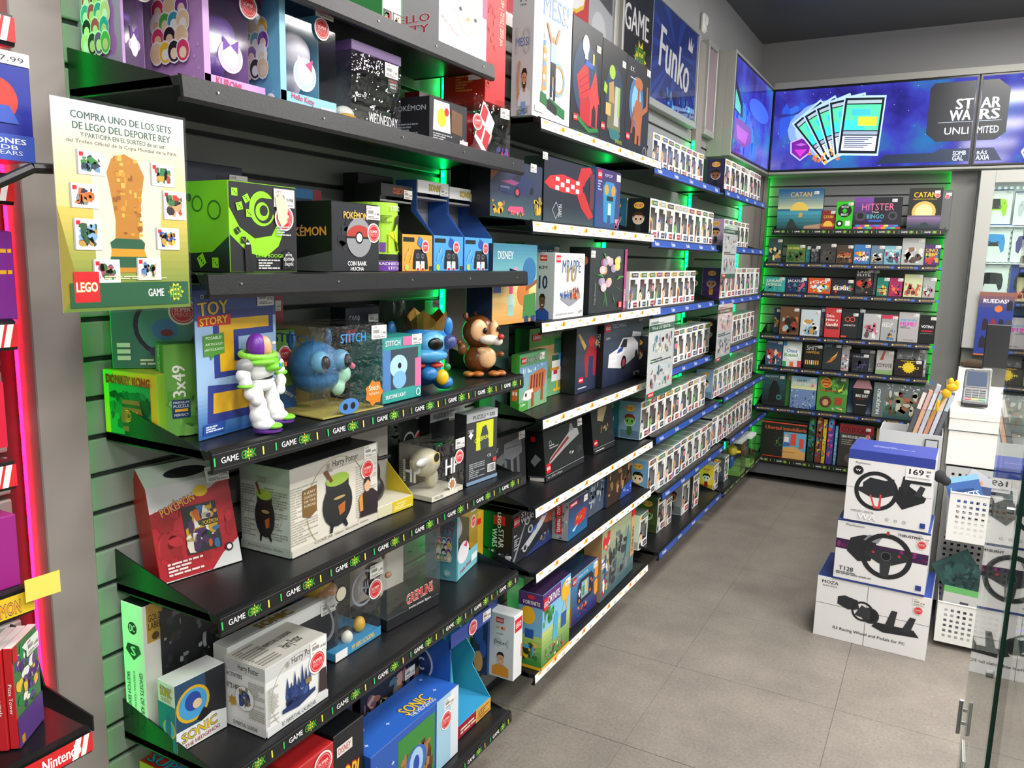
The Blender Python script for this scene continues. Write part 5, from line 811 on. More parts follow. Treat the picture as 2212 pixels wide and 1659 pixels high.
# --- seventh shelf
Z = AZ[6] + .001; g7 = 'boxes on the lowest shelf of the nearest bay'
ZS = AZ[5] - .19
mb = None
for i in range(4):
    P = Vector((.17 + .006 * i, .945 + .045 * i, Z)); box(P, 90, .041, .395 - .006 * i, .15, 'red boxed card game with multicoloured lettering, %s of four at the lower left' % ORDI[i], 'c22a26', cl='b8862a', ct='c83028', name='card_game_box', cat='game', group='four red card game boxes at the lower left', t=[Tx('SUPER', .5, .5, .6, .85, ['2a9ac8', 'e0b82a', '3a9a4a', 'd8c030'][i], -90, .07, '14141a', .05)], f=[Rc(.1, .1, .8, .3, 'e8c030')])
def low(xf, uL, uR, vT, d, lab, cf, **k): P = atx(xf, uL, Z); w_ = along(P, D(90), uR); return box(P, 90, w_, ztop(P, vT) - Z, d, lab, cf, group=g7, **k)
box(Vector((.255, 1.14, Z)), 90, .135, .33, .11, 'plain red box with yellow picture frame border, lowest near shelf', 'c2262a', cl='a81e22', group=g7, f=[Rc(.1, .0, .34, .9, 'd8a020'), Rc(.16, .0, .22, .84, '2a2c30')], stk=(.72, .9, .03))
box(Vector((.245, 1.285, Z)), 90, .11, .33, .1, 'black funny party game box with castle print, lowest near shelf', '17181e', cl='101116', group=g7, name='board_game', cat='board game', f=[Tx('POP!', .45, .62, .7, .16, 'e8c030', -8, .06, 'd8262c', .06), Rc(.1, .82, .5, .08, 'e8e4e0'), Tx('DISNEY', .35, .86, .4, .05, 'c02a30', 0, .02), Rc(.1, .48, .4, .06, 'b02a40'), Bl(.2, .0, .7, .4, 111, ['4a78a8', '2a4a78', '8ab0c8'], 9, .4)])
box(Vector((.125, 1.405, Z)), 90, .09, .385, .09, 'dark navy boxed party game with silver script and red sticker, lowest near shelf', '1c2030', cl='12141c', group=g7, name='board_game', cat='board game', f=[Tx('Ultimate', .5, .93, .7, .05, 'c8ccd4', 8, .02), Rc(.3, .6, .3, .12, '4a4e58'), Tx('POP!', .45, .45, .5, .12, '5a3a2a', -8, .04)], stk=(.65, .8, .028))
low(.125, 780, 905, 1500, .08, 'black fantasy puzzle box with painted crowd picture, lowest near shelf', '1a1c20', cl='121318', ct='17181c', name='puzzle_box', cat='puzzle', f=[Bl(0, .2, 1, .75, 121, ['6a4a5a', '8a5a48', '3a5068', '9a7a60', '5a3a4a', '4a6a78', 'b09080'], 40, .25), Rc(0, 0, 1, .22, '1a1c20'), Tx('THE WITCHER', .2, .12, .3, .12, 'c8c8c8', 0, .03)], l=[Rc(.3, .7, .4, .2, '7a1c2a'), Tx('THE WITCHER', .5, .3, .8, .08, 'c8c8c8', 0, .03), Bl(0, 0, 1, .2, 122, ['6a4a3a', '8a5a48'], 5, .4)], tagp=(.82, .85, 1.1), stk=(.88, .6, .026))
low(.042, 745, 870, 1440, .03, 'flat royal blue box behind the fantasy puzzle, lowest near shelf', '28409a', name='board_game', cat='board game', f=[Rc(.02, .82, .2, .14, 'c8303a'), Tx('Bitty', .12, .89, .16, .08, 'f4f4f4', 0, .03)])
# long star-patterned blue box lying at the front edge
P = Vector((.262, 1.40, Z))
box(P, 90, .40, .215, .13, 'long glittery blue box with a tunnel picture lying at the front of lowest near shelf', '2a5ab4', cl='24509c', ct='2c62c0', group=g7,
    f=[Rc(.28, .0, .42, .9, '3a8a3a'), Bl(.3, .05, .38, .6, 131, ['8a5a30', '6a4020', 'a87a48', '4a2c18'], 20, .3), Ci(.48, .42, .12, '3a6ac0'), El(.48, .42, .08, .2, 'a8d0f0'), El(.48, .4, .035, .12, '2a48b0'), Rg(.44, .25, .03, .01, 'e8c030'), Rc(.72, 0, .28, 1, 'a8d0e8'), Rc(.9, 0, .1, 1, 'dfe8f0')] + [St(x, y, .02, 'e8f4ff', 4, .3) for x, y in ((.05, .8), (.12, .4), (.22, .7), (.18, .2), (.06, .15))],
    t=[Tx('SONIC', .62, .35, .26, .3, 'e8c030', -4, .06, '20206a', .06), Tx('THE HEDGEHOG', .62, .14, .26, .12, 'e8e8f0', -4, .03)] + [St(x, y, .02, 'cfe4ff', 4, .3) for x, y in ((.08, .3), (.2, .7), (.34, .4), (.9, .8), (.84, .3), (.14, .85))], tagp=(.88, .86, 1.1), stk=(.84, .64, .028))
# superhero playset display
P = atx(.245, 962, Z); P = Vector((.235, 1.80, Z)); o = empty('playset_display_box', P, 90, 'open blue ice-cave playset display box with emblem, far end of lowest near shelf', 'toy box', g7)
mb = MB(); w_ = .24; mb.box(0, 0, 0, w_, .17, .045, mat('3a9ac8', .4), None, None, mat('a01c28', .4)); mb.build('base_tray', o, .001)
mb = MB(); mb.prism([(0, .17, .045), (0, 0, .045), (0, .03, .16), (0, 0, .2), (0, .0, .34), (0, .17, .34)], (.003, 0, 0), mat('2a62b8', .4)); mb.build('side_wing', o)
mb = MB(); mb.prism([(w_ - .003, .17, .045), (w_ - .003, .0, .045), (w_ - .003, .07, .14), (w_ - .003, .06, .18), (w_ - .003, .12, .26), (w_ - .003, .17, .31)], (.003, 0, 0), mat('38a0b8', .4)); mb.build('side_wing', o)
mb = MB(); mb.box(.003, .166, .045, w_ - .003, .17, .33, mat('2a8aa8', .4)); mb.build('backing_card', o)
mb = MB(); mb.box(0, .0, .315, w_, .004, .36, mat('2c46a0', .4)); mb.build('header_card', o)
mb = MB()
for q in ((.03, .1, .05, .03, .2), (.08, .12, .05, .025, .15), (.13, .11, .05, .03, .1), (.18, .13, .05, .02, .12)): mb.cyl((q[0] + .01, q[1], q[2]), (q[0] + .03, q[1] + .01, q[2] + q[4]), q[3], mat('4ab8b0', .25), 6, .004)
mb.build('ice_crystals', o)
mb = MB(); draw(mb, [Ci(.3, .72, .34, 'e8ecf4'), Ci(.3, .72, .3, '23407c'), Tx('DC', .3, .72, .3, .12, 'f4f4f4', 0, .07), Rc(.2, .4, .4, .15, 'e08a60')], .17, .34, lambda x, y, e: (-e, .17 - x, y)); draw(mb, [Tx('S', .12, .5, .1, .6, 'e8c828', 0, .1), Ln(.25, .2, .6, .5, 2, 'f0e0d0'), Rc(.62, 0, .38, 1, 'd8a848'), Ln(.68, .1, .28, .7, 4, '8a5a20')], w_, .045, lambda x, y, e: (x, -e, y)); link('printed_artwork', mb.mesh('printed_artwork'), o)
pricetag(o, w_ * .85, .34, '49.99€', 1.1); sticker(o, w_ * .5, .335, .024, -.002)
# ---------------------------------------------------------------- promo sign hung left of the nearest bay
p0 = on(0, .32, 101, 201); p1 = on(0, .32, 411, 662); p2 = on(0, .32, 140, 663); w_ = .212; h = .292
o = empty('sign_holder', (.32, p2.y - .002, p1.z), 90, 'clear acrylic sign holder with gold trophy promotion poster at the upper left', 'sign')
mb = MB(); mb.box(-.003, -.002, -.003, w_ + .003, -.0006, h + .004, ACRYL); mb.build('acrylic_sleeve', o); mb = MB(); mb.box(0, .0, 0, w_, .0012, h, mat('efe9d0', .45)); mb.build('paper_insert', o)
ops = [Gd(0, .0, 1, .5, '6a8a2a', 'e8d060', 14), Gd(0, .5, 1, .5, 'e8dc90', 'ece6ec', 14), Pg([(.25, .2), (.75, .25), (.8, .75), (.25, .75)], 'f4ecd0'), Pg([(0, 0), (0, .5), (.06, .3), (.12, .12)], '9a8a20')]
T1 = '1f5a48'
ops += [Tx('COMPRA UNO DE LOS SETS', .51, .935, .76, .034, T1, 0, .03), Tx('DE LEGO DEL DEPORTE REY', .51, .885, .74, .034, T1, 0, .03), Tx('Y PARTICIPA EN EL SORTEO de un set', .51, .845, .64, .022, T1, 0, .02), Tx('del Trofeo Oficial de la Copa Mundial de la FIFA', .51, .81, .84, .022, '3a4a48', 0, .01)]
ops += [Pg([(.38, .6), (.36, .68), (.4, .75), (.5, .78), (.6, .75), (.65, .68), (.62, .58), (.6, .45), (.585, .34), (.4, .34), (.41, .45)], 'c8861c')]
rr = random.Random(5)
for i in range(46):
    x = rr.uniform(.39, .6); y = rr.uniform(.36, .75); ops.append(Rc(x, y, rr.uniform(.015, .04), rr.uniform(.008, .03), rr.choice(['e0a030', 'b06c14', 'f0c050', 'd8921c', '9a5a10'])))
ops += [Pg([(.37, .3), (.36, .34), (.4, .36), (.6, .36), (.63, .34), (.62, .3)], '1f5a3a'), Pg([(.36, .26), (.37, .31), (.62, .31), (.64, .26)], 'd8981c'), Pg([(.33, .21), (.36, .27), (.64, .27), (.67, .21)], '1f5a3a'), Rc(.33, .19, .34, .025, 'c88a1c')]
for k_, (bx_, by_, sd) in enumerate(((.15, .66, 1), (.7, .64, 2), (.09, .5, 3), (.79, .47, 4), (.1, .3, 5), (.72, .31, 6), (.22, .14, 7), (.55, .15, 8))):
    hgt = .115 if k_ not in (3, 4) else .15; ops += [Rc(bx_, by_, .2, hgt, 'e8e6e4'), Rc(bx_, by_, .012, hgt, 'a8a4a8'), Rc(bx_ + .02, by_ + hgt - .03, .03, .02, LOGO), Bl(bx_ + .03, by_ + .015, .14, hgt - .035, sd + 200, [['e8e8ea', '2a3a4a', '3a8a3a', '6a9ac0'], ['c82a2a', '2a7a4a', 'e8a030', '2a2a30'], ['e86a2a', '2a2a40', 'c89a50', '8a8a90'], ['c82a2a', '2a2420', '3a7a3a', 'e0a070'], ['8ab0e0', 'c8984a', '2a5a3a', 'e8e8e8'], ['e8a030', '2a3a9a', '2a7ab0', 'e8c030'], ['a84a6a', 'c8984a', '3a6a3a', '4a70b0'], ['5a80b8', 'e0b090', '2a6a3a', 'f0f0f0']][k_], 12, .5)]
ops += [Rc(.05, .02, .93, .12, '1c5a38'), Rc(.08, .045, .18, .15, LOGO), Tx('LEGO', .17, .12, .15, .045, 'ffffff', 0, .05, 'f2c21e', .07), Ln(.3, .155, .5, .02, 2, 'd8e0b0'), Tx('GAME', .7, .085, .13, .04, 'f6f6f6', 0, .03), St(.87, .085, .07, 'f0dc30', 10, .7), Tx('GEEK', .87, .085, .12, .06, '2b8a3a', 0, .05, '0b3a16', .05)]
mb = MB(); draw(mb, ops, w_, h, lambda x, y, e: (x, -e, y), .00005, .00001); link('printed_artwork', mb.mesh('printed_artwork'), o)
mb = MB(); pts = [(-.30, .11, .10), (-.2, .06, .13), (-.1, .03, .15), (-.02, .016, .195), (.06, .012, .20)]
for a_, b_ in zip(pts, pts[1:]): mb.cyl(a_, b_, .007, BLACK, 8)
mb.build('curved_arm', o)
# ---------------------------------------------------------------- red-lit bay at the far left
def rshelf(uR, vB, xf, lab, base, ops, z):
    P1 = atx(xf, uR, z); o = shelf(Vector((xf, P1.y - .5, z)), 90, .5, xf - .01, 'plain', lab, cheek=False); mb = MB()
    draw(mb, ops, .5, .032, lambda x, y, e: (x, -.0042 - e, -.038 + y), .0002, .00004); link('label_strip', mb.mesh('label_strip'), o)
    return P1.y
def redstrip(t=''): return [Rc(0, 0, 1, 1, 'd8262a'), Pg([(.93, 0), (.95, 0), (.965, 1), (.945, 1)], 'f4f0ee'), Pg([(.958, 0), (.975, 0), (.99, 1), (.973, 1)], 'f4f0ee')] + ([Tx(t, .9, .5, .12, .6, 'ffffff', 0, .04)] if t else [])
zz = [on(0, .25, 27, 55).z, on(0, .25, 25, 380).z, on(0, .25, 32, 697).z, on(0, .25, 28, 1000).z, on(0, .25, 68, 1275).z, on(0, .25, 195, 1585).z]
for k_, (u, v, t_) in enumerate(((26, 30, ''), (24, 375, 'Nintendo'), (33, 690, ''), (30, 992, ''), (68, 1262, 'y'), (195, 1570, 'Nintendo'))):
    xf = .25 if k_ < 5 else .27; z_ = on(0, xf, u, v).z
    ops = redstrip(t_ if t_ != 'y' else '') if t_ != 'y' else [Rc(0, 0, 1, 1, 'e0bc28'), Tx('POKÉMON', .9, .5, .12, .75, 'e8a020', 0, .05, '20306a', .06)]
    rshelf(u, v, xf, '%s shelf from the top in the red-lit bay at the far left' % ORD[k_], '', ops, z_)
def rbox(uR, vB, vT, wd, d, xf, lab, cf, **k):
    Q = on(0, xf, uR, vB); P = Q - Vector((0, wd, 0)); h = ztop(Q, vT) - Q.z; k.setdefault('cat', 'box'); return box(P, 90, wd, h, d, lab, cf, **k)
rbox(77, 352, 120, .19, .07, .28, 'royal blue headphone box hanging at the upper left edge', '1d2f96', cl='1a2a86', f=[Rc(0, .0, 1, .24, '3a58b8'), Tx('HEADPHONES', .66, .18, .56, .05, 'f4f6fc', 0, .03), Tx('TO 85 DB', .68, .12, .4, .04, 'f4f6fc', 0, .02), Tx('for LITTLE EARS', .66, .07, .5, .04, 'd8e0f4', 0, .01), Rc(.6, .88, .4, .12, 'eceae6'), Tx('17.99', .86, .93, .2, .05, '2a2a2a'), Ci(.75, .55, .15, 'c83a30'), Pg([(.62, .34), (.66, .5), (.84, .5), (.9, .34)], '3a58b8')], price='17.99€')
rbox(40, 690, 500, .16, .09, .24, 'purple game carton on the third shelf of the red-lit bay', '7c2a8e', cl='6a2280', f=[Ln(.6, .5, .38, .4, 5, 'e8b030')])
rbox(17, 965, 825, .14, .05, .25, 'crimson and purple card pack hanging in the red-lit bay', '8a1c4a', f=[Rc(.85, 0, .15, 1, 'c81838')])
rbox(46, 1262, 1110, .18, .09, .235, 'magenta carton standing on the yellow-stripped shelf in the red-lit bay', '96247e', cl='8a2074', f=[Rc(.62, 0, .01, 1, '7a1a68')])
Zr = on(0, .27, 195, 1570).z
for i in range(3):
    A_ = on(2, Zr, 42, 1618); B_ = on(2, Zr, 94, 1551); a_ = angof(A_, B_); nn = Vector((math.sin(math.radians(a_)), -math.cos(math.radians(a_)), 0)); P = A_ - nn * .0135 * i + D(a_) * (-.004 * i); box(P, a_, (B_ - A_).length, ztop(A_, 1402) - Zr, .0125, 'red-spined video game case, %s from the front of the stack by the red strip' % ORDI[i], '4a7a48' if i == 0 else 'c8242a', cl='c8262c', ct='e6e2e2', name='game_case', cat='video game', group='red video game cases at the lower left',
        f=[Bl(.05, .3, .9, .65, 141, ['2a8a4a', '6a4a8a', 'e8c040', 'f0ece8', '3a5a38', '5a2a7a'], 22, .3), Rc(0, 0, 1, .3, '5a3a80'), Rc(0, .85, .16, .15, 'c8242a'), Rc(.1, .02, .12, .08, 'c89020')] if i == 0 else None, l=[Tx(['Pizza Tower', 'Immortals', 'Switch'][i], .5, .5, .4, .3, 'ffffff', -90)], tagp=(.75, .86, .9) if i == 0 else None)
mb = MB(); mb.prism([(.02, .715, Zr - .03), (.24, .715, Zr - .03), (.24, .715, Zr - .004), (.11, .715, Zr + .012), (.08, .715, Zr + .10), (.02, .715, Zr + .10)], (0, .003, 0), BLACK); tag(mb.build('shelf_end_bracket'), 'black triangular end bracket on the lowest shelf of the red-lit bay', 'bracket')
P = on(0, .25, 62, 1275); mb = MB(); mb.box(0, -.001, -.012, .05, 0, .022, mat('e8d860', .5)); o = mb.build('paper_note'); o.location = (.262, P.y - .012, P.z + .0); o.rotation_euler = (0, 0, math.radians(86)); tag(o, 'small yellow paper note sticking out of the yellow shelf strip', 'note')
# ================================================================ second bay: construction sets
def gl(i): return 'construction set boxes on the %s shelf of the second bay' % ORD[i]
CS = dict(cat='box', name='construction_set_box')
Z = BZ[0]
bxX(Z, .225, 1048, 1090, -30, .14, 'tall red construction set box at the near end of the top second-bay shelf', 'c41f22', cl='c8301c', group=gl(0), f=[Tx('18+ | 72152 | 2050 pcs', .75, .75, .25, .4, 'f4d8c8', -90, .01), Bl(.0, .1, .5, .8, 301, ['a8161a', 'b41c1e'], 10, .3)], l=[Ln(.3, .1, .4, .3, 12, 'e8a050'), Rc(.6, .2, .3, .1, 'f0ece4')], **CS)
# footballer box: white side panel with portrait, front with a built figure
P = fx(.25, 1149, Z); w_, h = spec(P, 90, 1229, -60)
def man(x, y, s, shirt, skin='c89070', hair='2a1c16', W=1., beard=None, arm=False):
    r = [Pg([(x - s * 1.5, y - s * 2.4 * W), (x - s * 1.45, y - s * 1.2 * W), (x - s * .5, y - s * .75 * W), (x + s * .5, y - s * .75 * W), (x + s * 1.45, y - s * 1.2 * W), (x + s * 1.5, y - s * 2.4 * W)], shirt), Pg([(x - s * .3, y - s * .4 * W), (x - s * .35, y - s * 1.0 * W), (x, y - s * 1.2 * W), (x + s * .35, y - s * 1.0 * W), (x + s * .3, y - s * .4 * W)], mixhex(skin, '000000', .12)),
         El(x, y, s * .6, s * .82 * W, skin), Pg([(x - s * .64, y + s * .05), (x - s * .66, y + s * .6 * W), (x - s * .3, y + s * 1.0 * W), (x + s * .35, y + s * 1.0 * W), (x + s * .66, y + s * .55 * W), (x + s * .6, y + s * .1), (x + s * .5, y + s * .5 * W), (x, y + s * .62 * W), (x - s * .48, y + s * .5 * W)], hair)]
    if beard: r += [Pg([(x - s * .5, y - s * .2 * W), (x - s * .3, y - s * .75 * W), (x, y - s * .86 * W), (x + s * .3, y - s * .75 * W), (x + s * .5, y - s * .2 * W), (x + s * .2, y - s * .28 * W), (x - s * .2, y - s * .28 * W)], beard)]
    r += [Rc(x - s * .32, y + s * .12 * W, s * .2, s * .07 * W, '1c1410'), Rc(x + s * .12, y + s * .12 * W, s * .2, s * .07 * W, '1c1410'), Rc(x - s * .2, y - s * .42 * W, s * .4, s * .12 * W, 'f0e8e4'), Rc(x - s * .04, y - s * .14 * W, s * .1, s * .2 * W, mixhex(skin, '000000', .18))]
    if arm: r += [Pg([(x - s * 1.5, y - s * 1.9 * W), (x - s * 1.75, y + s * .2 * W), (x - s * 1.5, y + s * 1.2 * W), (x - s * 1.1, y + s * 1.2 * W), (x - s * 1.2, y - s * .2), (x - s * 1.0, y - s * 1.3 * W)], skin), El(x - s * 1.2, y + s * 1.35 * W, s * .32, s * .36 * W, skin)]
    return r
def trophybuild(x, y, w0, h0, c1='c8984a', c2='8ab0dc'):
    return [Pg([(x, y + .08), (x + .02, y + h0), (x + .1, y + h0 * .95), (x + .12, y + .1)], c1), Rg(x + w0 * .68, y + h0 * .5, w0 * .28, .035, c1), Rg(x + w0 * .68, y + h0 * .5, w0 * .31, .03, c2)] + [Rc(x + .02 + .0 * i, y + .12 + i * .05, .06, .035, ['6f9cd8', 'e8eef4', 'c8984a'][i % 3]) for i in range(8)] + [Pg([(x - .04, y), (x - .03, y + .08), (x + w0, y + .0), (x + w0, y - .07)], '1e7038'), Pg([(x + .12, y + .05), (x + .14, y + .05), (x + .4, y - .0), (x + .4, y - .06), (x + .14, y - .03)], '1c1e1c')]
box(P, 90, w_, h, .075, 'tall white construction set box with footballer portrait on its side, top second-bay shelf', 'e8e8ea', cl='c4c6ca', group=gl(0), f=lego(.04, .88, .15, 2.2 * w_ / h * .9)[:2] + [Tx('MESSI', .55, .83, .66, .16, '8aa4d8', 0, .0)] + trophybuild(.22, .12, .62, .42) + [El(.48, .6, .045, .03, 'c08a60'), Rc(.42, .44, .14, .14, 'a8c8e8'), Rc(.43, .34, .13, .1, '202428'), Rc(.43, .18, .045, .16, '202428'), Rc(.52, .16, .045, .18, '202428'), Pg([(.42, .57), (.3, .7), (.34, .72), (.45, .6)], 'c08a60'), Pg([(.56, .57), (.66, .7), (.62, .71), (.53, .6)], 'c08a60'), Ci(.36, .18, .04, 'e8e8ec'), Rc(.04, .04, .22, .05, 'f4f4f4'), Tx('12+ 43015', .15, .06, .18, .02, '6a6a70')],
    l=[Rc(.32, .93, .3, .07, LOGO), Tx('LEGO', .47, .965, .24, .03, 'ffffff', 0, .04), Tx('M', .5, .84, .26, .06, '2a2c30', 0, .0), Tx('MESSI', .5, .79, .26, .012, '2a2c30'), Tx('10', .55, .54, .7, .2, 'b8bac0', 0, -.01), Tx('MESSI', .5, .53, .6, .06, '5a78b8', 0, .0)] + man(.62, .26, .19, 'd8dce4', W=.42, beard='4a2e20', arm=True) + [Rc(.5, .0, .2, .1, '7fa6dc'), Tx('LEO MESSI', .55, .03, .5, .04, '1c1e22', 8)], tagp=(.8, .8, .9), **CS)
def tall(uL, uR, vT, lab, cf, f, i, xf=.245, d=.07, bz=Z, **k): 
    k.update(CS); return bxX(bz, xf, uL, uR, vT, d, lab, cf, cl='15161a', ct='15161a', group=gl(i), f=f, **k)
HOUSE = [El(.45, .5, .42, .34, '22405e'), Pg([(.16, .5), (.5, .68), (.62, .36), (.28, .3)], 'd2282a'), Pg([(.28, .32), (.62, .34), (.62, .08), (.3, .14)], 'b41c20'), Pg([(.56, .36), (.78, .62), (.95, .33), (.9, .33), (.77, .52), (.62, .32)], 'e03a36'), Pg([(.62, .33), (.77, .5), (.9, .33), (.88, .08), (.62, .1)], 'e03a36'), Pg([(.68, .1), (.69, .25), (.76, .31), (.83, .25), (.84, .09)], '2c1416'), Pg([(.14, .14), (.3, .09), (.6, .03), (.96, .07), (.92, .1), (.6, .07), (.3, .14), (.2, .17)], '1f7a34')] + [Pg([(.19 + .035 * i, .505 - .05 * i), (.52 + .033 * i, .63 - .06 * i), (.525 + .033 * i, .622 - .06 * i), (.193 + .035 * i, .498 - .05 * i)], '8a1418') for i in range(1, 4)] + [Rc(.42, .62, .26, .05, '2a60b8'), Rc(.4, .68, .1, .1, 'e8e8e8'), El(.42, .8, .11, .09, 'e6e6e6'), Rc(.66, .66, .06, .1, 'e8b820')]
tall(1231, 1294, 30, 'tall black construction set box with red kennel picture, top second-bay shelf', '16181c', HOUSE + [Rc(.08, .1, .13, .06, LOGO), Tx('LEGO', .145, .13, .1, .025, 'ffffff', 0, .04), Tx('LOOKS LIKE HOME', .5, .015, .86, .02, '1f8a3a', 0, .03)], 0, tagp=(.86, .83, .8))
tall(1295, 1347, 80, 'tall black construction set box with green and grey sculpture picture, top second-bay shelf', '14161a', [El(.5, .5, .36, .3, '1c3450'), Pg([(.25, .16), (.3, .5), (.42, .6), (.6, .58), (.72, .5), (.8, .16), (.6, .08), (.4, .1)], '6a6a4a'), El(.4, .72, .12, .07, '9ac030'), Pg([(.3, .42), (.28, .6), (.46, .64), (.52, .42)], 'a88a50'), Pg([(.52, .2), (.54, .6), (.68, .6), (.72, .2)], 'b0b0b4'), Pg([(.08, .5), (.1, .6), (.22, .56), (.2, .48)], '9ac030'), Rc(.18, .28, .2, .12, 'c8a860'), Pg([(.3, .16), (.4, .06), (.7, .04), (.82, .12), (.7, .16)], '2a6a6a'), Rc(.66, .3, .08, .3, '8ab82a'), Rc(.02, .12, .15, .07, LOGO), Tx('LEGO', .095, .155, .12, .03, 'ffffff', 0, .04), Tx('SHREK', .75, .05, .3, .04, '9ab030', 0, .02)], 0, tagp=(.86, .86, .8))
tall(1348, 1397, 118, 'tall black construction set box with brown statue picture, far end of top second-bay shelf', '101218', [El(.42, .55, .3, .28, '3a6a98'), El(.42, .55, .2, .2, '78b0e0'), El(.5, .76, .17, .07, 'a85f34'), Pg([(.42, .2), (.32, .48), (.4, .58), (.62, .58), (.7, .46), (.66, .2)], 'a05a30'), Pg([(.46, .58), (.46, .72), (.54, .72), (.54, .58)], '8a4a26'), Pg([(.68, .5), (.84, .56), (.84, .78), (.9, .78), (.92, .52), (.7, .44)], 'a05a30'), Pg([(.3, .5), (.2, .2), (.28, .2), (.36, .46)], '8a4a26'), Rc(.4, .1, .1, .12, '9a5830'), Rc(.56, .1, .1, .12, '9a5830'), Tx('E.T.', .2, .88, .16, .04, 'e0e4ea', 0, .03), Ln(.12, .78, .24, .02, 1, 'c8ccd4'), Rc(.04, .12, .15, .07, LOGO), Tx('LEGO', .115, .155, .12, .03, 'ffffff', 0, .04), Rg(.85, .05, .07, .01, 'c8c8c8')], 0, tagp=(.9, .94, .9))
# second shelf
Z = BZ[1]
bxX(Z, .13, 1008, 1040, 355, .06, 'black construction set box with yellow parts print at near end, second shelf', '1a1c22', group=gl(1), f=[Bl(.1, .3, .8, .5, 310, ['c89a2a', 'a87a1c', '2a2c34'], 9, .4)], **CS)
CARB = lambda x, y, s, c1, c2, c3: [Pg([(x, y), (x + .02 * s, y + .25 * s), (x + .3 * s, y + .33 * s), (x + .45 * s, y + .52 * s), (x + .8 * s, y + .5 * s), (x + .98 * s, y + .35 * s), (x + s, y + .12 * s), (x + .55 * s, y - .05 * s), (x + .4 * s, y - .08 * s)], c1), Pg([(x + .03 * s, y + .24 * s), (x + .32 * s, y + .32 * s), (x + .55 * s, y + .27 * s), (x + .42 * s, y + .18 * s)], c2), Pg([(x + .36 * s, y + .34 * s), (x + .47 * s, y + .49 * s), (x + .6 * s, y + .48 * s), (x + .58 * s, y + .32 * s)], c3), El(x + .5 * s, y + .02 * s, .09 * s, .14 * s, '101014'), El(x + .5 * s, y + .02 * s, .05 * s, .08 * s, 'c03a5a'), El(x + .93 * s, y + .12 * s, .05 * s, .1 * s, '101014'), Rc(x + .03 * s, y + .08 * s, .25 * s, .05 * s, mixhex(c1, 'ffffff', .3))]
bxX(Z, .235, 1058, 1169, 335, .07, 'dark construction set box with muscle car picture, second shelf of second bay', '28304a', cl='181c28', group=gl(1), f=[Gd(0, 0, 1, .4, '3c5a58', '2a3a4e'), Pg([(0, .6), (.35, 1), (0, 1)], 'a8682a')] + CARB(.15, .45, .68, '1e2c54', '8a3a6a', '141a2c') + [Bl(.0, .05, .3, .25, 311, ['e0a020', 'b88418'], 5, .5), Pg([(.3, .12), (.34, .2), (.6, .22), (.62, .12), (.5, .08)], 'c84a70'), Bl(.3, .02, .4, .12, 312, ['d8a020', '2a3c6a', 'c84a70'], 7, .5), Bl(.82, .1, .18, .35, 313, ['d8a82a', '8a7a3a'], 6, .5), Tx('973 pcs', .08, .85, .2, .07, 'f0e8e0', 0, .02)], tagp=(.8, .95, .9), **CS)
bxX(Z, .235, 1173, 1280, 335, .075, 'dark construction set box with red and white chequered rocket, second shelf of second bay', '1c2030', cl='14161e', group=gl(1), f=[Gd(0, 0, 1, .3, '3a4a52', '1c2230'), Pg([(.0, .6), (.1, .72), (.35, .78), (.75, .7), (.75, .5), (.35, .5), (.1, .53)], 'c8282e'), Pg([(.62, .7), (.7, .95), (.9, 1), (.95, .92), (.8, .74), (.78, .66)], 'b82228'), Pg([(.62, .52), (.72, .3), (.9, .12), (1, .18), (.86, .42), (.78, .56)], 'b82228'), Rc(.9, .3, .1, .6, '5a2a38')] + [Rc(.2 + .1 * i, .52 + (.06 if i % 2 else .0), .07, .07, 'e4dcd8') for i in range(5)] + [Rc(.2 + .1 * i, .66 - (.0 if i % 2 else .0), .07, .06, 'e4dcd8') for i in range(0, 5, 2)] + [Rg(.22, .2, .07, .006, 'c8ccd0', 4), Tx('TINTIN', .3, .2, .06, .2, 'c8ccd0', 90, .0)], tagp=(.0, .99, .8), **CS)
bxX(Z, .235, 1284, 1336, 360, .085, 'purple construction set box with blue toothy creature figure, second shelf of second bay', '342c62', cl='2a6aa0', group=gl(1), f=[Gd(0, 0, 1, 1, '2c4a80', '3a2a62'), Pg([(.34, .12), (.3, .5), (.28, .7), (.4, .8), (.7, .8), (.84, .7), (.8, .5), (.78, .12), (.62, .1), (.58, .35), (.52, .35), (.48, .1)], '2a86b4'), Ci(.42, .66, .08, 'e0902a'), Ci(.7, .66, .08, 'e0902a'), Rc(.44, .48, .26, .08, '14202c'), Rc(.5, .24, .12, .2, 'b8d8e0'), Bl(.8, .0, .2, .2, 320, ['c83a6a', 'e08aa0'], 6, .5)] + lego(.05, .82, .16, .9) + [Tx('KPOP', .48, .9, .3, .05, 'c8c0e8', 0, .02), Ln(.05, .62, .16, .18, 4, 'a8b0d8')], tagp=(.9, .9, .9), **CS)
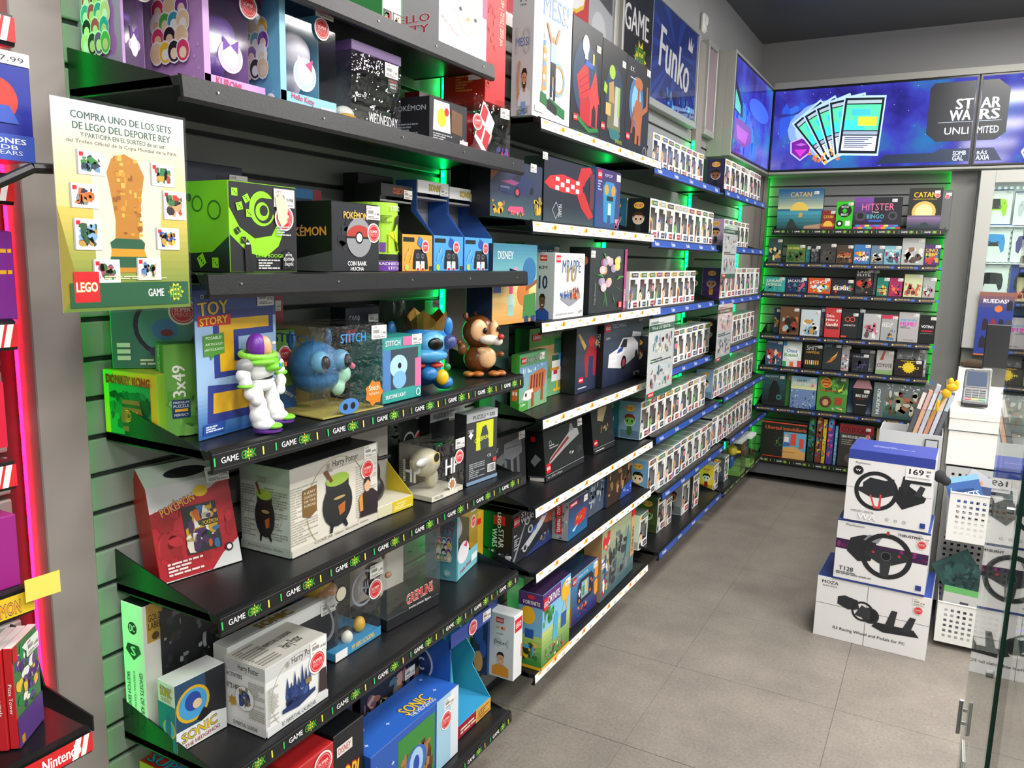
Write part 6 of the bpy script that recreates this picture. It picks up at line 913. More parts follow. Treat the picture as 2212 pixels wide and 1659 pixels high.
# third shelf
Z = BZ[2]
bxX(Z, .235, 1062, 1156, 525, .09, 'teal and sand construction set box with ukulele player picture, third shelf of second bay', '6aa8a8', cl='1c2a4a', group=gl(2), f=[Gd(0, .0, 1, .55, 'c89048', 'e8d090'), Gd(0, .55, 1, .45, '7ab4b8', '3a7a94'), El(.4, .28, .09, .1, 'a8c8b8'), Rc(.34, .1, .12, .14, '8ab8b0'), Rc(.36, .38, .08, .1, 'd83a7a'), El(.68, .38, .14, .16, 'c07030'), Pg([(.74, .4), (1, .5), (1, .56), (.74, .46)], '8a4a20'), El(.82, .66, .16, .18, '2a6a9c'), Pg([(.68, .05), (.7, .35), (.98, .38), (1, .05)], '3a7a38'), Rc(.72, .0, .1, .08, '1c3a6a'), Rc(.88, .0, .1, .08, '1c3a6a'), Tx('DISNEY', .26, .86, .34, .1, 'e0f0f4', 0, .02), Rc(.02, .4, .15, .12, '2a5ab0'), Pg([(.5, .5), (.4, .68), (.5, .72), (.6, .6)], 'd88aa8')], **CS)
bxX(Z, .12, 1130, 1205, 525, .08, 'second teal construction set box standing behind the ukulele picture box, third shelf', '24506a', group=gl(2), f=[Gd(0, .5, 1, .5, '4a8aa0', '24485e'), Tx('DISNEY', .6, .88, .5, .08, 'c8e0e8', 0, .02)], tagp=(.9, .92, .9), **CS)
P = fx(.262, 1195, Z); w_, h = spec(P, 90, 1259, 546)
box(P, 90, w_, h, .085, 'white construction set box with smiling footballer on its side, third shelf of second bay', 'e6e6e6', cl='b8babd', group=gl(2), f=lego(.04, .86, .14, .75) + [Tx('MBAPPE', .55, .8, .62, .2, '3a5c8c', 0, .0), Tx('10', .55, .68, .3, .24, 'a08a60', 0, .05), Pg([(.2, .3), (.24, .38), (.5, .44), (.84, .4), (.88, .3), (.6, .2), (.5, .18)], '8a8e98'), Bl(.18, .3, .3, .14, 330, ['2a4c9a', 'f0f0f4', '3a5aa8'], 8, .5), Bl(.5, .28, .35, .2, 331, ['e05a20', 'c82a20', '2a3450', 'f0a040'], 12, .4), Ln(.06, .06, .6, .03, 1, 'a8a8a8'), Tx('KM', .88, .08, .12, .05, '3a3a3a')],
    l=[Rc(.36, .88, .3, .08, LOGO), Tx('LEGO', .51, .92, .24, .03, 'ffffff', 0, .04), Tx('KM', .5, .78, .36, .05, '1c1e22', 0, .01), Tx('10', .52, .56, .36, .2, '22305c', 0, .03)] + man(.5, .26, .2, '2c4f9c', '6a4630', '1c1410', .62), tagp=(.86, .92, .8), **CS)
P = fx(.25, 1271, Z); w_, h = spec(P, 90, 1348, 534)
TUL = [Pg([(.5, .1), (.46, .1), (.36, .4), (.4, .42)], '3a6a38')]
rr = random.Random(9)
for i in range(16): x, y = rr.uniform(.28, .78), rr.uniform(.25, .85); c = rr.choice(['c89aa8', 'd8c060', 'c88a50', '9a86a8', 'b04a58', 'c8b4b8']); TUL += [El(x, y, .08, .065, c, 12), El(x + .03, y + .01, .045, .055, mixhex(c, 'ffffff', .18), 10)]
TUL += [Pg([(x, y), (x + a, y + b), (x + a * .3, y + b * .7 + .03)], '4a8a48') for x, y, a, b in ((.7, .5, .25, .06), (.7, .4, .24, -.1), (.35, .55, -.2, .04), (.4, .3, -.05, -.2), (.6, .3, .1, -.18), (.4, .8, -.08, .12))]
box(P, 90, w_, h, .085, 'black and pink construction set box with tulip bouquet picture, third shelf of second bay', '2c3234', cl='17191c', group=gl(2), f=TUL + [Rc(.93, 0, .07, 1, 'a83a78'), Tx('BOTANICALS', .965, .2, .04, .3, 'f0d8e8', 90, .02), Rc(.78, .06, .11, .09, LOGO), Tx('LEGO', .835, .105, .04, .08, 'ffffff', 90, .04), Tx('Tulip Bouquet', .12, .3, .05, .34, '8a9090', 90, .0)], l=[El(.6, .8, .3, .08, 'a8684a'), El(.4, .4, .3, .1, '8a8e90')], tagp=(.06, .9, .9), **CS)
# fourth shelf
Z = BZ[3]
P = fb(Z, 1120, 892); Q = fb(Z, 1180, 868); a = angof(P, Q)
box(P, a, (Q - P).length, ztop(P, 768) - Z, .032, 'green construction set box with blocky brown pig picture, front of fourth second-bay shelf', '5f9a6c', cl='3e8a30', group=gl(3), f=[Gd(0, 0, 1, .78, '7aa878', '6f9cc0'), Bl(.1, .62, .8, .16, 340, ['e0e8ec', '8ab4d8'], 6, .5), Pg([(.3, .25), (.36, .6), (.8, .68), (.96, .6), (.9, .34), (.6, .26)], 'b86a42'), Pg([(.1, .2), (.2, .34), (.46, .36), (.5, .2), (.3, .16)], 'e0d8d0'), Rc(.2, .24, .06, .06, '2a1a14'), Rc(.42, .02, .09, .26, '9a4a28'), Rc(.76, .08, .09, .28, '9a4a28'), Rc(.0, 0, .3, .16, '4a9a3a'), Tx('10+', .14, .11, .16, .04, 'f0f8e8', 0, .03), Tx('MINECRAFT', .52, .88, .5, .09, 'a8b4a8', 3, .05, '3a5a40', .05)] + lego(.04, .84, .16, .65) + [Pg([(.38 + .1 * i, .35), (.4 + .1 * i, .6), (.43 + .1 * i, .6), (.41 + .1 * i, .35)], '7a3a20') for i in range(5)], l=[Rc(0, 0, 1, .5, '3a8a2c'), Pg([(.2, .2), (.2, .5), (.8, .5), (.8, .2)], 'd86a30'), Rc(.25, .3, .2, .06, 'f0e8e0'), Rc(.6, .3, .2, .06, 'f0e8e0')], tagp=(.78, .9, .9), **CS)
bxX(Z, .093, 1140, 1241, 712, .06, 'green construction set box with white blocky bird picture, fourth shelf of second bay', '5a9a5c', cl='3a6a3c', group=gl(3), f=[Gd(0, .25, 1, .5, '4a8a50', 'c89868', 8), Rc(0, .74, 1, .26, '4e9a3c'), Rc(0, 0, 1, .26, '6aa074'), Rc(.5, .6, .3, .22, '2a6a54'), Rc(.6, .38, .2, .22, '3a78b8'), Rc(.46, .38, .14, .2, '1f5a44'), Rc(.8, .38, .14, .2, '1f5a44'), Rc(.46, .2, .3, .2, 'e6e6e6'), Rc(.46, .4, .18, .1, 'e6e6e6'), Rc(.44, .36, .18, .04, 'e0902a'), Rc(.5, .3, .08, .06, 'c02a3a'), Pg([(.76, .3), (.95, .38), (.92, .28), (.78, .22)], 'd8d8d8'), Rc(.56, .08, .04, .12, 'e8b020'), Rc(.66, .08, .04, .12, 'e8b020'), Rc(.5, .05, .24, .04, 'e8b020'), Tx('MINECRAFT', .52, .89, .48, .08, 'a0a8a0', 0, .05, '2a3a2a', .05)] + lego(.05, .83, .16, .6), tagp=(.86, .92, 1), **CS)
bxX(Z, .16, 1241, 1299, 700, .06, 'dark construction set box with red and blue winged figure picture, fourth second-bay shelf', '232a38', cl='14161c', group=gl(3), f=[Gd(0, 0, 1, 1, '28304a', '46545c'), Pg([(.36, .2), (.3, .5), (.42, .64), (.66, .64), (.8, .5), (.72, .2)], 'a02430'), Pg([(.44, .2), (.46, .5), (.62, .5), (.64, .2)], '27345c'), El(.55, .72, .12, .08, 'b82a34'), Pg([(.3, .6), (.05, .84), (.1, .86), (.36, .66)], 'c8a050'), Pg([(.72, .62), (.96, .88), (.92, .9), (.68, .68)], 'c8a050'), Rc(.12, .14, .16, .08, LOGO), Tx('LEGO', .2, .18, .13, .03, 'ffffff', 0, .04), Ln(.1, .05, .3, .03, 1, 'd8dce0'), Rc(.8, .2, .14, .04, 'a8242c')], tagp=(.9, .92, 1), **CS)
bxX(Z, .19, 1300, 1383, 692, .05, 'dark blue construction set box with white striped sports car, fourth second-bay shelf', '232c40', cl='0f1114', group=gl(3), f=[Gd(0, .0, 1, 1, '1c2540', '46545e')] + CARB(.12, .28, .78, 'dcdce0', 'f4f4f6', '1c1e24') + [Pg([(.32, .46), (.36, .52), (.5, .56), (.46, .48)], '2a4a9c'), Pg([(.7, .68), (.72, .76), (.96, .72), (.95, .66)], 'e4e4e8'), Tx('TECHNIC', .36, .89, .36, .06, 'c8d0d8', 0, .01), Tx('FORZA', .88, .07, .18, .06, 'e8ecf0', 0, .03), Tx('10+', .1, .72, .1, .04, 'e0e4e8')] + lego(.02, .82, .12, .9), l=[Tx('TECHNIC', .5, .7, .4, .2, 'e0e0e0', -90)], tagp=(.93, .95, 1), **CS)
bxX(Z, .085, 1062, 1096, 706, .05, 'dark teal box half hidden behind the pig picture box, fourth second-bay shelf', '3a5a50', group=gl(3), **CS)
# fifth shelf
Z = BZ[4]
P = fb(Z, 1064, 1080)
WALK = [Pg([(.35, .62), (.38, .86), (.86, .9), (.9, .62), (.6, .54)], '6c6e72'), Pg([(.12, .52), (.16, .66), (.36, .72), (.38, .56), (.2, .48)], '5e6064'), Rc(.36, .16, .07, .42, '5c5e62'), Rc(.54, .12, .08, .46, '66686c'), Rc(.72, .1, .08, .5, '5c5e62'), Rc(.3, .1, .16, .05, '707276'), Rc(.5, .06, .17, .06, '707276'), Rc(.68, .05, .17, .06, '707276'), Rc(.4, .76, .46, .02, '45474b')]
box(P, 88, .235, .205, .05, 'black construction set box with grey four-legged walker, near end of fifth shelf', '232427', cl='121316', group=gl(4), lean=4, f=WALK + [Tx('AT-AT', .12, .8, .16, .07, 'd8d8d8', 0, .01), Tx('STAR WARS', .9, .1, .14, .14, '5a5c60', 0, .03), Ln(.05, -.0, .3, .04, 1, '8a8c90')], tagp=(.9, .92, 1), **CS)
P = fb(Z, 1180, 1042); Q = fb(Z, 1262, 998)
box(P, angof(P, Q), (Q - P).length, ztop(P, 934) - Z, .075, 'black construction set box with long wedge spaceship, middle of fifth second-bay shelf', '26282b', cl='17181b', ct='1c1d20', group=gl(4), lean=6, f=[Pg([(.08, .3), (.12, .42), (.7, .84), (.86, .8), (.9, .66), (.5, .5)], 'a8a8a8'), Pg([(.1, .34), (.12, .4), (.6, .72), (.62, .66)], '8a2a2c'), Pg([(.62, .78), (.66, .95), (.72, .94), (.76, .8)], '8a8a8c'), Rg(.15, .72, .03, .006, 'c8c8c8'), Ln(.12, .6, .22, .1, 2, 'b0b0b0'), Rc(0, .12, 1, .006, 'c0c0c0'), Tx('18+ | 75441 | 643 pcs', .22, .06, .36, .05, 'c8c8c8', 0, .0), Rc(.02, .16, .1, .18, LOGO), Tx('LEGO', .07, .25, .085, .06, 'ffffff', 0, .04), Bl(.6, .3, .12, .1, 350, ['c8c8c8', '6a6c70'], 4, .5), Tx('STAR WARS', .87, .36, .14, .14, '4c4e52', 0, .03)], l=[Rc(.3, .8, .25, .1, LOGO), Pg([(.2, .4), (.5, .55), (.8, .45), (.4, .3)], '8a8c90'), Rc(0, .1, 1, .006, '8a8a8a'), Rc(.1, .01, .8, .07, 'd8d4cc')], tagp=(.93, .9, 1), **CS)
P = fb(Z, 1283, 983); Q = fb(Z, 1328, 962)
box(P, angof(P, Q), (Q - P).length, .225, .075, 'tall black construction set box with tan ship picture, far end of fifth shelf', '27292c', cl='17181b', group=gl(4), lean=7, f=[Pg([(.25, .62), (.3, .8), (.45, .98), (.7, .98), (.72, .8), (.5, .56)], 'a89874'), Bl(.3, .35, .5, .15, 352, ['8a7a5a', 'c8402a', 'b0a080'], 6, .4), Rc(.04, .15, .15, .11, LOGO), Tx('LEGO', .115, .205, .12, .035, 'ffffff', 0, .04), Rc(0, .1, 1, .006, 'b0b0b0'), Ln(.08, .03, .4, .04, 1, 'c0c0c0'), Tx('STAR WARS', .82, .3, .2, .1, '4c4e52', 0, .03)], **CS)
# sixth shelf
Z = BZ[5]
def shipart(): return [Pg([(.1, 0), (.3, .0), (.9, .3), (.95, .1), (1, .1), (1, 0)], '2a3a72'), Pg([(.2, .22), (.5, .42), (.95, .86), (1, .86), (.72, .44), (.4, .18)], 'c8cad0'), Pg([(.42, .4), (.5, .5), (.62, .56), (.56, .44)], '2c5cb4'), Pg([(.72, .62), (.95, .98), (.99, .95), (.8, .6)], '3c68b8'), Pg([(.02, .08), (.3, .75), (.33, .74), (.06, .06)], '8e9098'), El(.34, .72, .06, .08, 'b8bac0'), El(.34, .72, .035, .05, '2a2c30'), El(.42, .52, .06, .08, 'b8bac0'), El(.42, .52, .035, .05, '2a2c30'), El(.3, .2, .06, .08, 'b8bac0'), El(.3, .2, .035, .05, '2a2c30'), Bl(.66, .08, .3, .22, 360, ['3a3c42', '8a7a6a', '5a5c62', 'b8b0a8'], 8, .4)]
bxP(Z, (1105, 1224), (1192, 1163), 1113, .115, 'large black construction set box with white starfighter, near end of sixth shelf', '20242c', cl='0f1013', ct='17181b', group=gl(5), f=[Pg([(.62, .6), (.66, 1), (1, 1), (1, .4), (.8, .45)], '8a4a34')] + shipart() + [Tx('STAR', .34, .9, .3, .1, 'dcdce0', 0, .06), Tx('WARS', .34, .78, .32, .1, 'dcdce0', 0, .06), Tx('8+', .06, .56, .07, .05, 'e8e8e8', 0, .03), Ln(.03, .34, .12, .16, 4, 'b8b8b8'), Tx('594', .07, .3, .08, .04, 'e0e0e0', 0, .02)] + lego(.01, .74, .14, 1.2), l=[Rc(.35, .76, .4, .18, LOGO), Tx('LEGO', .55, .85, .12, .3, 'ffffff', -90, .05), Tx('STAR', .62, .5, .18, .36, 'dcdce0', -90, .06), Tx('WARS', .4, .5, .18, .36, 'dcdce0', -90, .06), Bl(0, .0, 1, .26, 361, ['c8cad0', '2c5cb4', '3a3c42', 'e8e8ec'], 12, .4)], **CS)
bxX(Z, .09, 1012, 1043, 1118, .05, 'yellow box half hidden behind the large starfighter box, sixth second-bay shelf', 'c8a020', group=gl(5), f=[Rc(.5, .8, .3, .1, LOGO)], **CS)
bxP(Z, (1226, 1170), (1268, 1137), 1087, .085, 'small grey comic-patterned construction set box with red racer, sixth second-bay shelf', '24507c', cl='9a9c9e', ct='6a6c70', group=gl(5), f=[Gd(0, 0, 1, 1, '2a6a9c', '2c2c50'), Pg([(.3, .3), (.4, .55), (.8, .62), (.95, .5), (.85, .3), (.5, .22)], 'c02a24'), Pg([(.2, .2), (.5, .3), (.3, .14)], 'a8d8f0'), Bl(.4, .3, .4, .25, 370, ['e0a030', '2a7a6a', 'd84030'], 8, .4), El(.6, .8, .14, .1, '3a3450'), Rc(.02, .84, .4, .1, 'c8242a'), Tx('MARVEL', .25, .89, .3, .06, 'f4f0ee', 0, .04)], l=[Bl(0, 0, 1, 1, 371, ['b8babc', '7a7c80', 'd0d0d2', '5a5c60'], 40, .14), Rc(.35, .62, .35, .3, LOGO), Tx('LEGO', .53, .77, .15, .22, 'ffffff', -90, .05), Rc(.4, .16, .3, .42, 'c8242a'), Tx('MARVEL', .55, .37, .16, .36, 'ffffff', -90, .04)], tagp=(.85, .85, .9), **CS)
bxX(Z, .19, 1270, 1306, 1030, .05, 'grey blue construction set box with snow troop picture, sixth second-bay shelf', '4a5668', cl='3a4250', group=gl(5), f=[Bl(.0, .2, 1, .7, 380, ['8a94a4', '5a6678', 'b0b8c0', '3a4454'], 20, .3)], **CS)
bxX(Z, .205, 1310, 1363, 1000, .05, 'brown construction set box with crowded battle picture, far end of sixth shelf', '3c2c22', cl='2a3a5a', group=gl(5), f=[Bl(.0, .2, 1, .8, 390, ['6a4a30', '8a6a48', '2a1e18', 'a8845a', '4a3424'], 30, .25), Pg([(.5, 0), (.6, .22), (1, .3), (1, 0)], '2c4aa0'), Bl(.6, .05, .4, .16, 391, ['e8e8ec', '8aa0d8'], 5, .4)], **CS)
# seventh shelf
Z = BZ[6]
bxX(Z, .13, 1052, 1072, 1232, .06, 'dark blue box with hedgehog-coloured runner picture at near end, lowest second-bay shelf', '1e3c74', cl='1c3868', group=gl(6), l=[Tx('SONIC', .7, .8, .3, .25, 'e8b82a', -90, .05), El(.4, .4, .3, .12, '2c58b0'), El(.7, .25, .22, .09, '2c58b0'), El(.4, .12, .3, .1, 'd8a868')], **CS)
P = fb(Z, 1113, 1455); w_ = .05; h = ztop(P, 1300) - Z
box(Vector((.225, 2.19 + .02, Z)), 90, .062, .235, .10, 'slim white construction set box with a driver portrait in orange, lowest second-bay shelf', 'e4e4e6', cl='d4d6da', ct='c8cacc', group=gl(6), f=[Rc(.1, .74, .8, .2, LOGO), Tx('LEGO', .5, .84, .6, .08, 'ffffff', 0, .05), Rc(.85, .3, .15, .2, 'e07a2a')],
    l=[Rc(.3, .86, .3, .08, LOGO), Tx('LEGO', .45, .9, .24, .035, 'ffffff', 0, .04), Pg([(.28, .78), (.42, .8), (.4, .77)], 'e8803a'), Ci(.54, .785, .05, 'd82a2a'), Ci(.62, .785, .05, 'e8a030'), Tx('1000GP', .45, .69, .26, .02, '2a2a2e'), Tx('81', .5, .56, .6, .13, 'b8bac0', 0, -.01), Tx('Oscar', .48, .56, .5, .05, '1c1c20')] + man(.5, .3, .22, 'e0902a', 'd8a482', '241814', .5), **CS)
bxP(Z, (1168, 1450), (1228, 1390), 1287, .095, 'purple-topped construction set box with yellow balloon and blue llama, lowest second-bay shelf', '5a9ad0', cl='6aa8d0', ct='2c1a3c', group=gl(6), f=[Gd(0, .0, 1, .5, '3f7a38', 'b8c870', 8), Gd(0, .5, 1, .3, '8ac0d8', '78b8e0'), Bl(.0, .55, .4, .25, 400, ['2c7a34', '3c9244'], 7, .5), Rc(0, .8, .62, .2, '5a2a78'), Tx('FORTNITE', .36, .88, .44, .1, 'f0ece8', 0, .03), El(.8, .82, .16, .14, 'e8b020'), Rc(.66, .34, .2, .2, '2450a0'), Pg([(.68, .54), (.76, .7), (.86, .7), (.88, .54), (.86, .54), (.82, .68), (.78, .68), (.7, .54)], 'c8a860'), Pg([(.36, .28), (.4, .6), (.48, .66), (.56, .58), (.54, .28)], '4aa8d0'), Bl(.1, .05, .7, .2, 401, ['2a6a38', '8a8a90', 'c84a3a', 'e0d0a0', '4a3a30'], 12, .3), Rc(0, 0, 1, .04, 'e8b020')] + lego(.02, .78, .16, 1.), l=[Rc(0, .82, 1, .18, '4a2268'), Tx('FORTNITE', .55, .87, .7, .05, 'f0ece8', 0, .03), Rc(.4, .92, .25, .05, LOGO), Gd(0, .04, 1, .4, '3a8a38', 'a8c860', 6), El(.4, .7, .32, .12, 'e8b020'), Rc(.3, .4, .36, .12, '2450a0'), Bl(.2, .1, .7, .25, 402, ['2a6a38', '4aa8d0', 'e8b020', '3a2a2a'], 9, .4), Rc(0, 0, 1, .04, 'e8b020')], tagp=(.88, .92, .95), **CS)
bxP(Z, (1232, 1358), (1288, 1305), 1250, .09, 'blue and orange construction set box with handheld console picture, lowest second-bay shelf', '2c4688', cl='d8982a', ct='1f2a4a', group=gl(6), f=[Gd(0, 0, 1, 1, '2a2c6a', '3a8ab8'), Pg([(.2, .4), (.22, .74), (.32, .84), (.74, .84), (.82, .74), (.82, .42), (.74, .34), (.28, .34)], '1c2234'), Rc(.36, .42, .28, .34, '8aa8c0'), Rc(.4, .46, .08, .2, '3a8a4a'), Rc(.5, .5, .06, .24, 'e0c040'), Rc(.24, .56, .1, .04, 'e0e4e8'), Rc(.27, .5, .04, .15, 'e0e4e8'), Ci(.72, .68, .025, 'e0702a'), Ci(.77, .62, .025, 'e0702a'), Ci(.7, .46, .03, 'e0702a'), Ci(.28, .42, .03, 'e0702a'), Pg([(.86, .66), (.86, .92), (.93, .98), (1, .92), (1, .66), (.93, .6)], 'e8962a'), Pg([(.86, .3), (.86, .54), (.93, .6), (1, .54), (1, .3), (.93, .24)], 'e8962a'), Bl(.2, .08, .4, .24, 410, ['2a2c50', 'c82a4a', 'e0c040', '3a5a9a'], 9, .4), Tx('CREATOR', .38, .92, .4, .05, 'e0e8f0', 0, .01)] + lego(.01, .82, .14, 1.1), tagp=(.88, .9, .9), **CS)
bxP(Z, (1295, 1303), (1366, 1229), 1150, .08, 'tall construction set box with grey ship and red straw-coloured side strip, lowest second-bay shelf', '6a8a84', cl='a88458', ct='5a5c50', group=gl(6), f=[Gd(0, 0, 1, 1, '4a6a70', 'a8b088', 8), Bl(.2, .1, .6, .75, 420, ['4a4c50', '6a6c70', '2e3034', '86888a', '3a3c42'], 34, .22), Bl(.0, .05, .22, .9, 421, ['e8e8ec', 'c82a2a', '2a4a9a', 'e0b080', 'd8a030'], 14, .5), Rc(.88, .25, .12, .75, 'c8a070'), Tx('ONE PIECE', .94, .5, .07, .38, '2a2a34', -90, .05), Rc(.88, .86, .12, .12, LOGO), Pg([(.7, .3), (.78, .8), (.86, .5)], '4a8a8a')], tagp=(.05, .5, .8), **CS)
bxX(Z, .11, 1226, 1262, 1165, .06, 'brown carton with vertical lettering behind the console picture box, lowest second-bay shelf', '8a6440', group=gl(6), f=[Tx('ONE PIECE', .5, .5, .24, .5, '3a2a20', -90, .04)], **CS)
bxX(Z, .13, 1128, 1158, 1250, .07, 'white construction set box corner behind the driver portrait box, lowest second-bay shelf', 'd8dadc', group=gl(6), f=[Pg([(.3, .8), (.5, .85), (.45, .78)], 'e8803a')], tagp=(.8, .85, .9), **CS)
# ================================================================ board game wall
def bg(i, uL, uR, vT, lab, cf, f=(), yf=6.185, d=.04, tagp=(.84, .9, .75), cl=None, lean=0, stk=None, name='board_game', gx=None):
    P = aty(yf, uL, KZ[i]); w_, h = spec(P, 0, uR, vT)
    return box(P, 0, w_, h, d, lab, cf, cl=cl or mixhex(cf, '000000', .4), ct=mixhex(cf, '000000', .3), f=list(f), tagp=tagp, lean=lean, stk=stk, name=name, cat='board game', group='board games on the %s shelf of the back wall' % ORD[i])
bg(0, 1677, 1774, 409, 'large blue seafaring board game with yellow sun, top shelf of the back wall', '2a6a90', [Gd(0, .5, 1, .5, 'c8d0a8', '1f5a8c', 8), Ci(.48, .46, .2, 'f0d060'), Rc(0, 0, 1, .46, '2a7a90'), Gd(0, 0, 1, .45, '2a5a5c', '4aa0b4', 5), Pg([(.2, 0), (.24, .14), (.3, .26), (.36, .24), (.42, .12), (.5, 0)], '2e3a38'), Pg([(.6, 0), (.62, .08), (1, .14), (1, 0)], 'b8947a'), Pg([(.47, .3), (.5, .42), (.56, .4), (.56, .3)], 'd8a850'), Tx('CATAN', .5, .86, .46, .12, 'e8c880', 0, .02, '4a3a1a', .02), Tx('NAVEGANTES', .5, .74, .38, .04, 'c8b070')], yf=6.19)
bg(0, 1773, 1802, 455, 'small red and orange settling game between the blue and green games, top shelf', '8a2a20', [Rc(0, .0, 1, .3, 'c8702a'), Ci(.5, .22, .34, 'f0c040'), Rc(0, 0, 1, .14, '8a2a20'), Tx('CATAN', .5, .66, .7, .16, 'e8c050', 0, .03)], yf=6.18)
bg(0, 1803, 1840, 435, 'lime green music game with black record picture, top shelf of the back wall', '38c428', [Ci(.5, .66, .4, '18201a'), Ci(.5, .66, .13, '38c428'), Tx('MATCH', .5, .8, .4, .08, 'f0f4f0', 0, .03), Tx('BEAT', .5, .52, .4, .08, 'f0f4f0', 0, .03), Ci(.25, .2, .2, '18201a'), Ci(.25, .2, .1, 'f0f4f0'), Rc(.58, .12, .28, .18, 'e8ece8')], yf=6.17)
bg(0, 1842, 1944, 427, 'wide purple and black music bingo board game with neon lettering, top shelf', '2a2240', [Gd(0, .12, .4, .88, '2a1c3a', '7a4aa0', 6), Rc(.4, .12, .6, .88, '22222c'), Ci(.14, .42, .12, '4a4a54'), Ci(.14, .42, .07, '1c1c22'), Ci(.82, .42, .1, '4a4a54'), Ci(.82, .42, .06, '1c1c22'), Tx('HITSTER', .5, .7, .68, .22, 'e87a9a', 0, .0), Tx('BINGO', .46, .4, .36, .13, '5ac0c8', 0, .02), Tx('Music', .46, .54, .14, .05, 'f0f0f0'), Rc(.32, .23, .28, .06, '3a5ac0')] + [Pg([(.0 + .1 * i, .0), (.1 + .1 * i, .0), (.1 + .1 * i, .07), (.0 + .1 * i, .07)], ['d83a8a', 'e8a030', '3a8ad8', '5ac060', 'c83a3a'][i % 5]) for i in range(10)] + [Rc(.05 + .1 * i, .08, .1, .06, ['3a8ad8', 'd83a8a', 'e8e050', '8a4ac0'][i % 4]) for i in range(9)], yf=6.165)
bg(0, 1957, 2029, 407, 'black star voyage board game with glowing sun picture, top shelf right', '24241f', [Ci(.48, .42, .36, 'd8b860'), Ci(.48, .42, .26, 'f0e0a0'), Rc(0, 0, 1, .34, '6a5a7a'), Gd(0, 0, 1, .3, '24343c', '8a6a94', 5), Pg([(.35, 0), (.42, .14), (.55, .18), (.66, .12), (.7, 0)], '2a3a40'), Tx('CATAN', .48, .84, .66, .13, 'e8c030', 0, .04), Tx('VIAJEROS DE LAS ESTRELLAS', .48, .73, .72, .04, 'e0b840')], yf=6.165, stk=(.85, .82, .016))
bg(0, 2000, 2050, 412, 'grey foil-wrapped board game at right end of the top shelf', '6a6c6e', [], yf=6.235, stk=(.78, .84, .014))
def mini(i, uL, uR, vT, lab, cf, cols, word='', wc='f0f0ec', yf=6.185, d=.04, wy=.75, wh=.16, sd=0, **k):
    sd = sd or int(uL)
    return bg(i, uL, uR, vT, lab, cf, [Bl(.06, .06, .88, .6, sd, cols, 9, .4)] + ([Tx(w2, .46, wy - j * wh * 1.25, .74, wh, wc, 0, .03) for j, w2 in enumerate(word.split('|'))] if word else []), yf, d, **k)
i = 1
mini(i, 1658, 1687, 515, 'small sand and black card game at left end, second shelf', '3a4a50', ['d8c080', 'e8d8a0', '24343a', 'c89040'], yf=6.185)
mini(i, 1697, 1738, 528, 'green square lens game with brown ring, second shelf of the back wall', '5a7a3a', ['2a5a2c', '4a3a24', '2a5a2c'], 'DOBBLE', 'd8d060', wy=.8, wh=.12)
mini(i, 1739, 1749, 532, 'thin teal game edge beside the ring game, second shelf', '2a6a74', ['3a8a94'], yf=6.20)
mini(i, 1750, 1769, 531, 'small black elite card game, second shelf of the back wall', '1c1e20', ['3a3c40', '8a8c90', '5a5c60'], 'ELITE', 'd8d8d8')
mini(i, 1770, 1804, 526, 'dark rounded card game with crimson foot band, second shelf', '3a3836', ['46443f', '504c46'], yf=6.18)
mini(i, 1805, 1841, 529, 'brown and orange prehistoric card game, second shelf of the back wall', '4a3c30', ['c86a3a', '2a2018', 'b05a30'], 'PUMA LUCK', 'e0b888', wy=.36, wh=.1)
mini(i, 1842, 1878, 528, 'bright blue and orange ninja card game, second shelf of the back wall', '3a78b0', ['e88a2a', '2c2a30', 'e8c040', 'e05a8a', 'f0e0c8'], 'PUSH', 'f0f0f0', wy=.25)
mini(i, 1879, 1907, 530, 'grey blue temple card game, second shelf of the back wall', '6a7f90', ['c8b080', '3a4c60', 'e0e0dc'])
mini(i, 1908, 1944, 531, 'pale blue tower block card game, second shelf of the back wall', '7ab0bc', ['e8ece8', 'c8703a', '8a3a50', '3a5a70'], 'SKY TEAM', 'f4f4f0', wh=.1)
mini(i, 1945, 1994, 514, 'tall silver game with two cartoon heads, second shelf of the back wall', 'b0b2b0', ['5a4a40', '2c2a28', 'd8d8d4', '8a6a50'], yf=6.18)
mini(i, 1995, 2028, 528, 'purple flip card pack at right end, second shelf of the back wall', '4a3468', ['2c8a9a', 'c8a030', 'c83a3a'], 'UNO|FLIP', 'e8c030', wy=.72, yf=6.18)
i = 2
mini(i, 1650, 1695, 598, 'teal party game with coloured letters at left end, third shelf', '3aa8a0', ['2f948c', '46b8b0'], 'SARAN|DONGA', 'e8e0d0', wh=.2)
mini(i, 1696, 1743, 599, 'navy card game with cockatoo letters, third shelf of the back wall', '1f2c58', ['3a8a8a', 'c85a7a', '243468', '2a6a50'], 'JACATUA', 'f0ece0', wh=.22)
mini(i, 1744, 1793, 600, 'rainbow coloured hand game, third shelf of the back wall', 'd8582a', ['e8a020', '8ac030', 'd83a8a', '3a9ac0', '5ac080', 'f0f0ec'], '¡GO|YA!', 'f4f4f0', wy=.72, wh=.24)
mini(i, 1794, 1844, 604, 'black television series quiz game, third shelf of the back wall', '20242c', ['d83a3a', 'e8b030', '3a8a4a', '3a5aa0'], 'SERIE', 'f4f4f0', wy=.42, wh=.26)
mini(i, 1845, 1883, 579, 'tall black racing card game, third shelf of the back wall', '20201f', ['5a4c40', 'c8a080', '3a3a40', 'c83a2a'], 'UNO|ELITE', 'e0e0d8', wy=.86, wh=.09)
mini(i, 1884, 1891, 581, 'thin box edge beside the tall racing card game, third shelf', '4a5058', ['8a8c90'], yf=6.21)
mini(i, 1892, 1917, 599, 'red and teal card game pair, third shelf of the back wall', '1f7a68', ['a82a3a', '2a9a80', 'e8c060'], 'COSAS', 'e8d870', wy=.3)
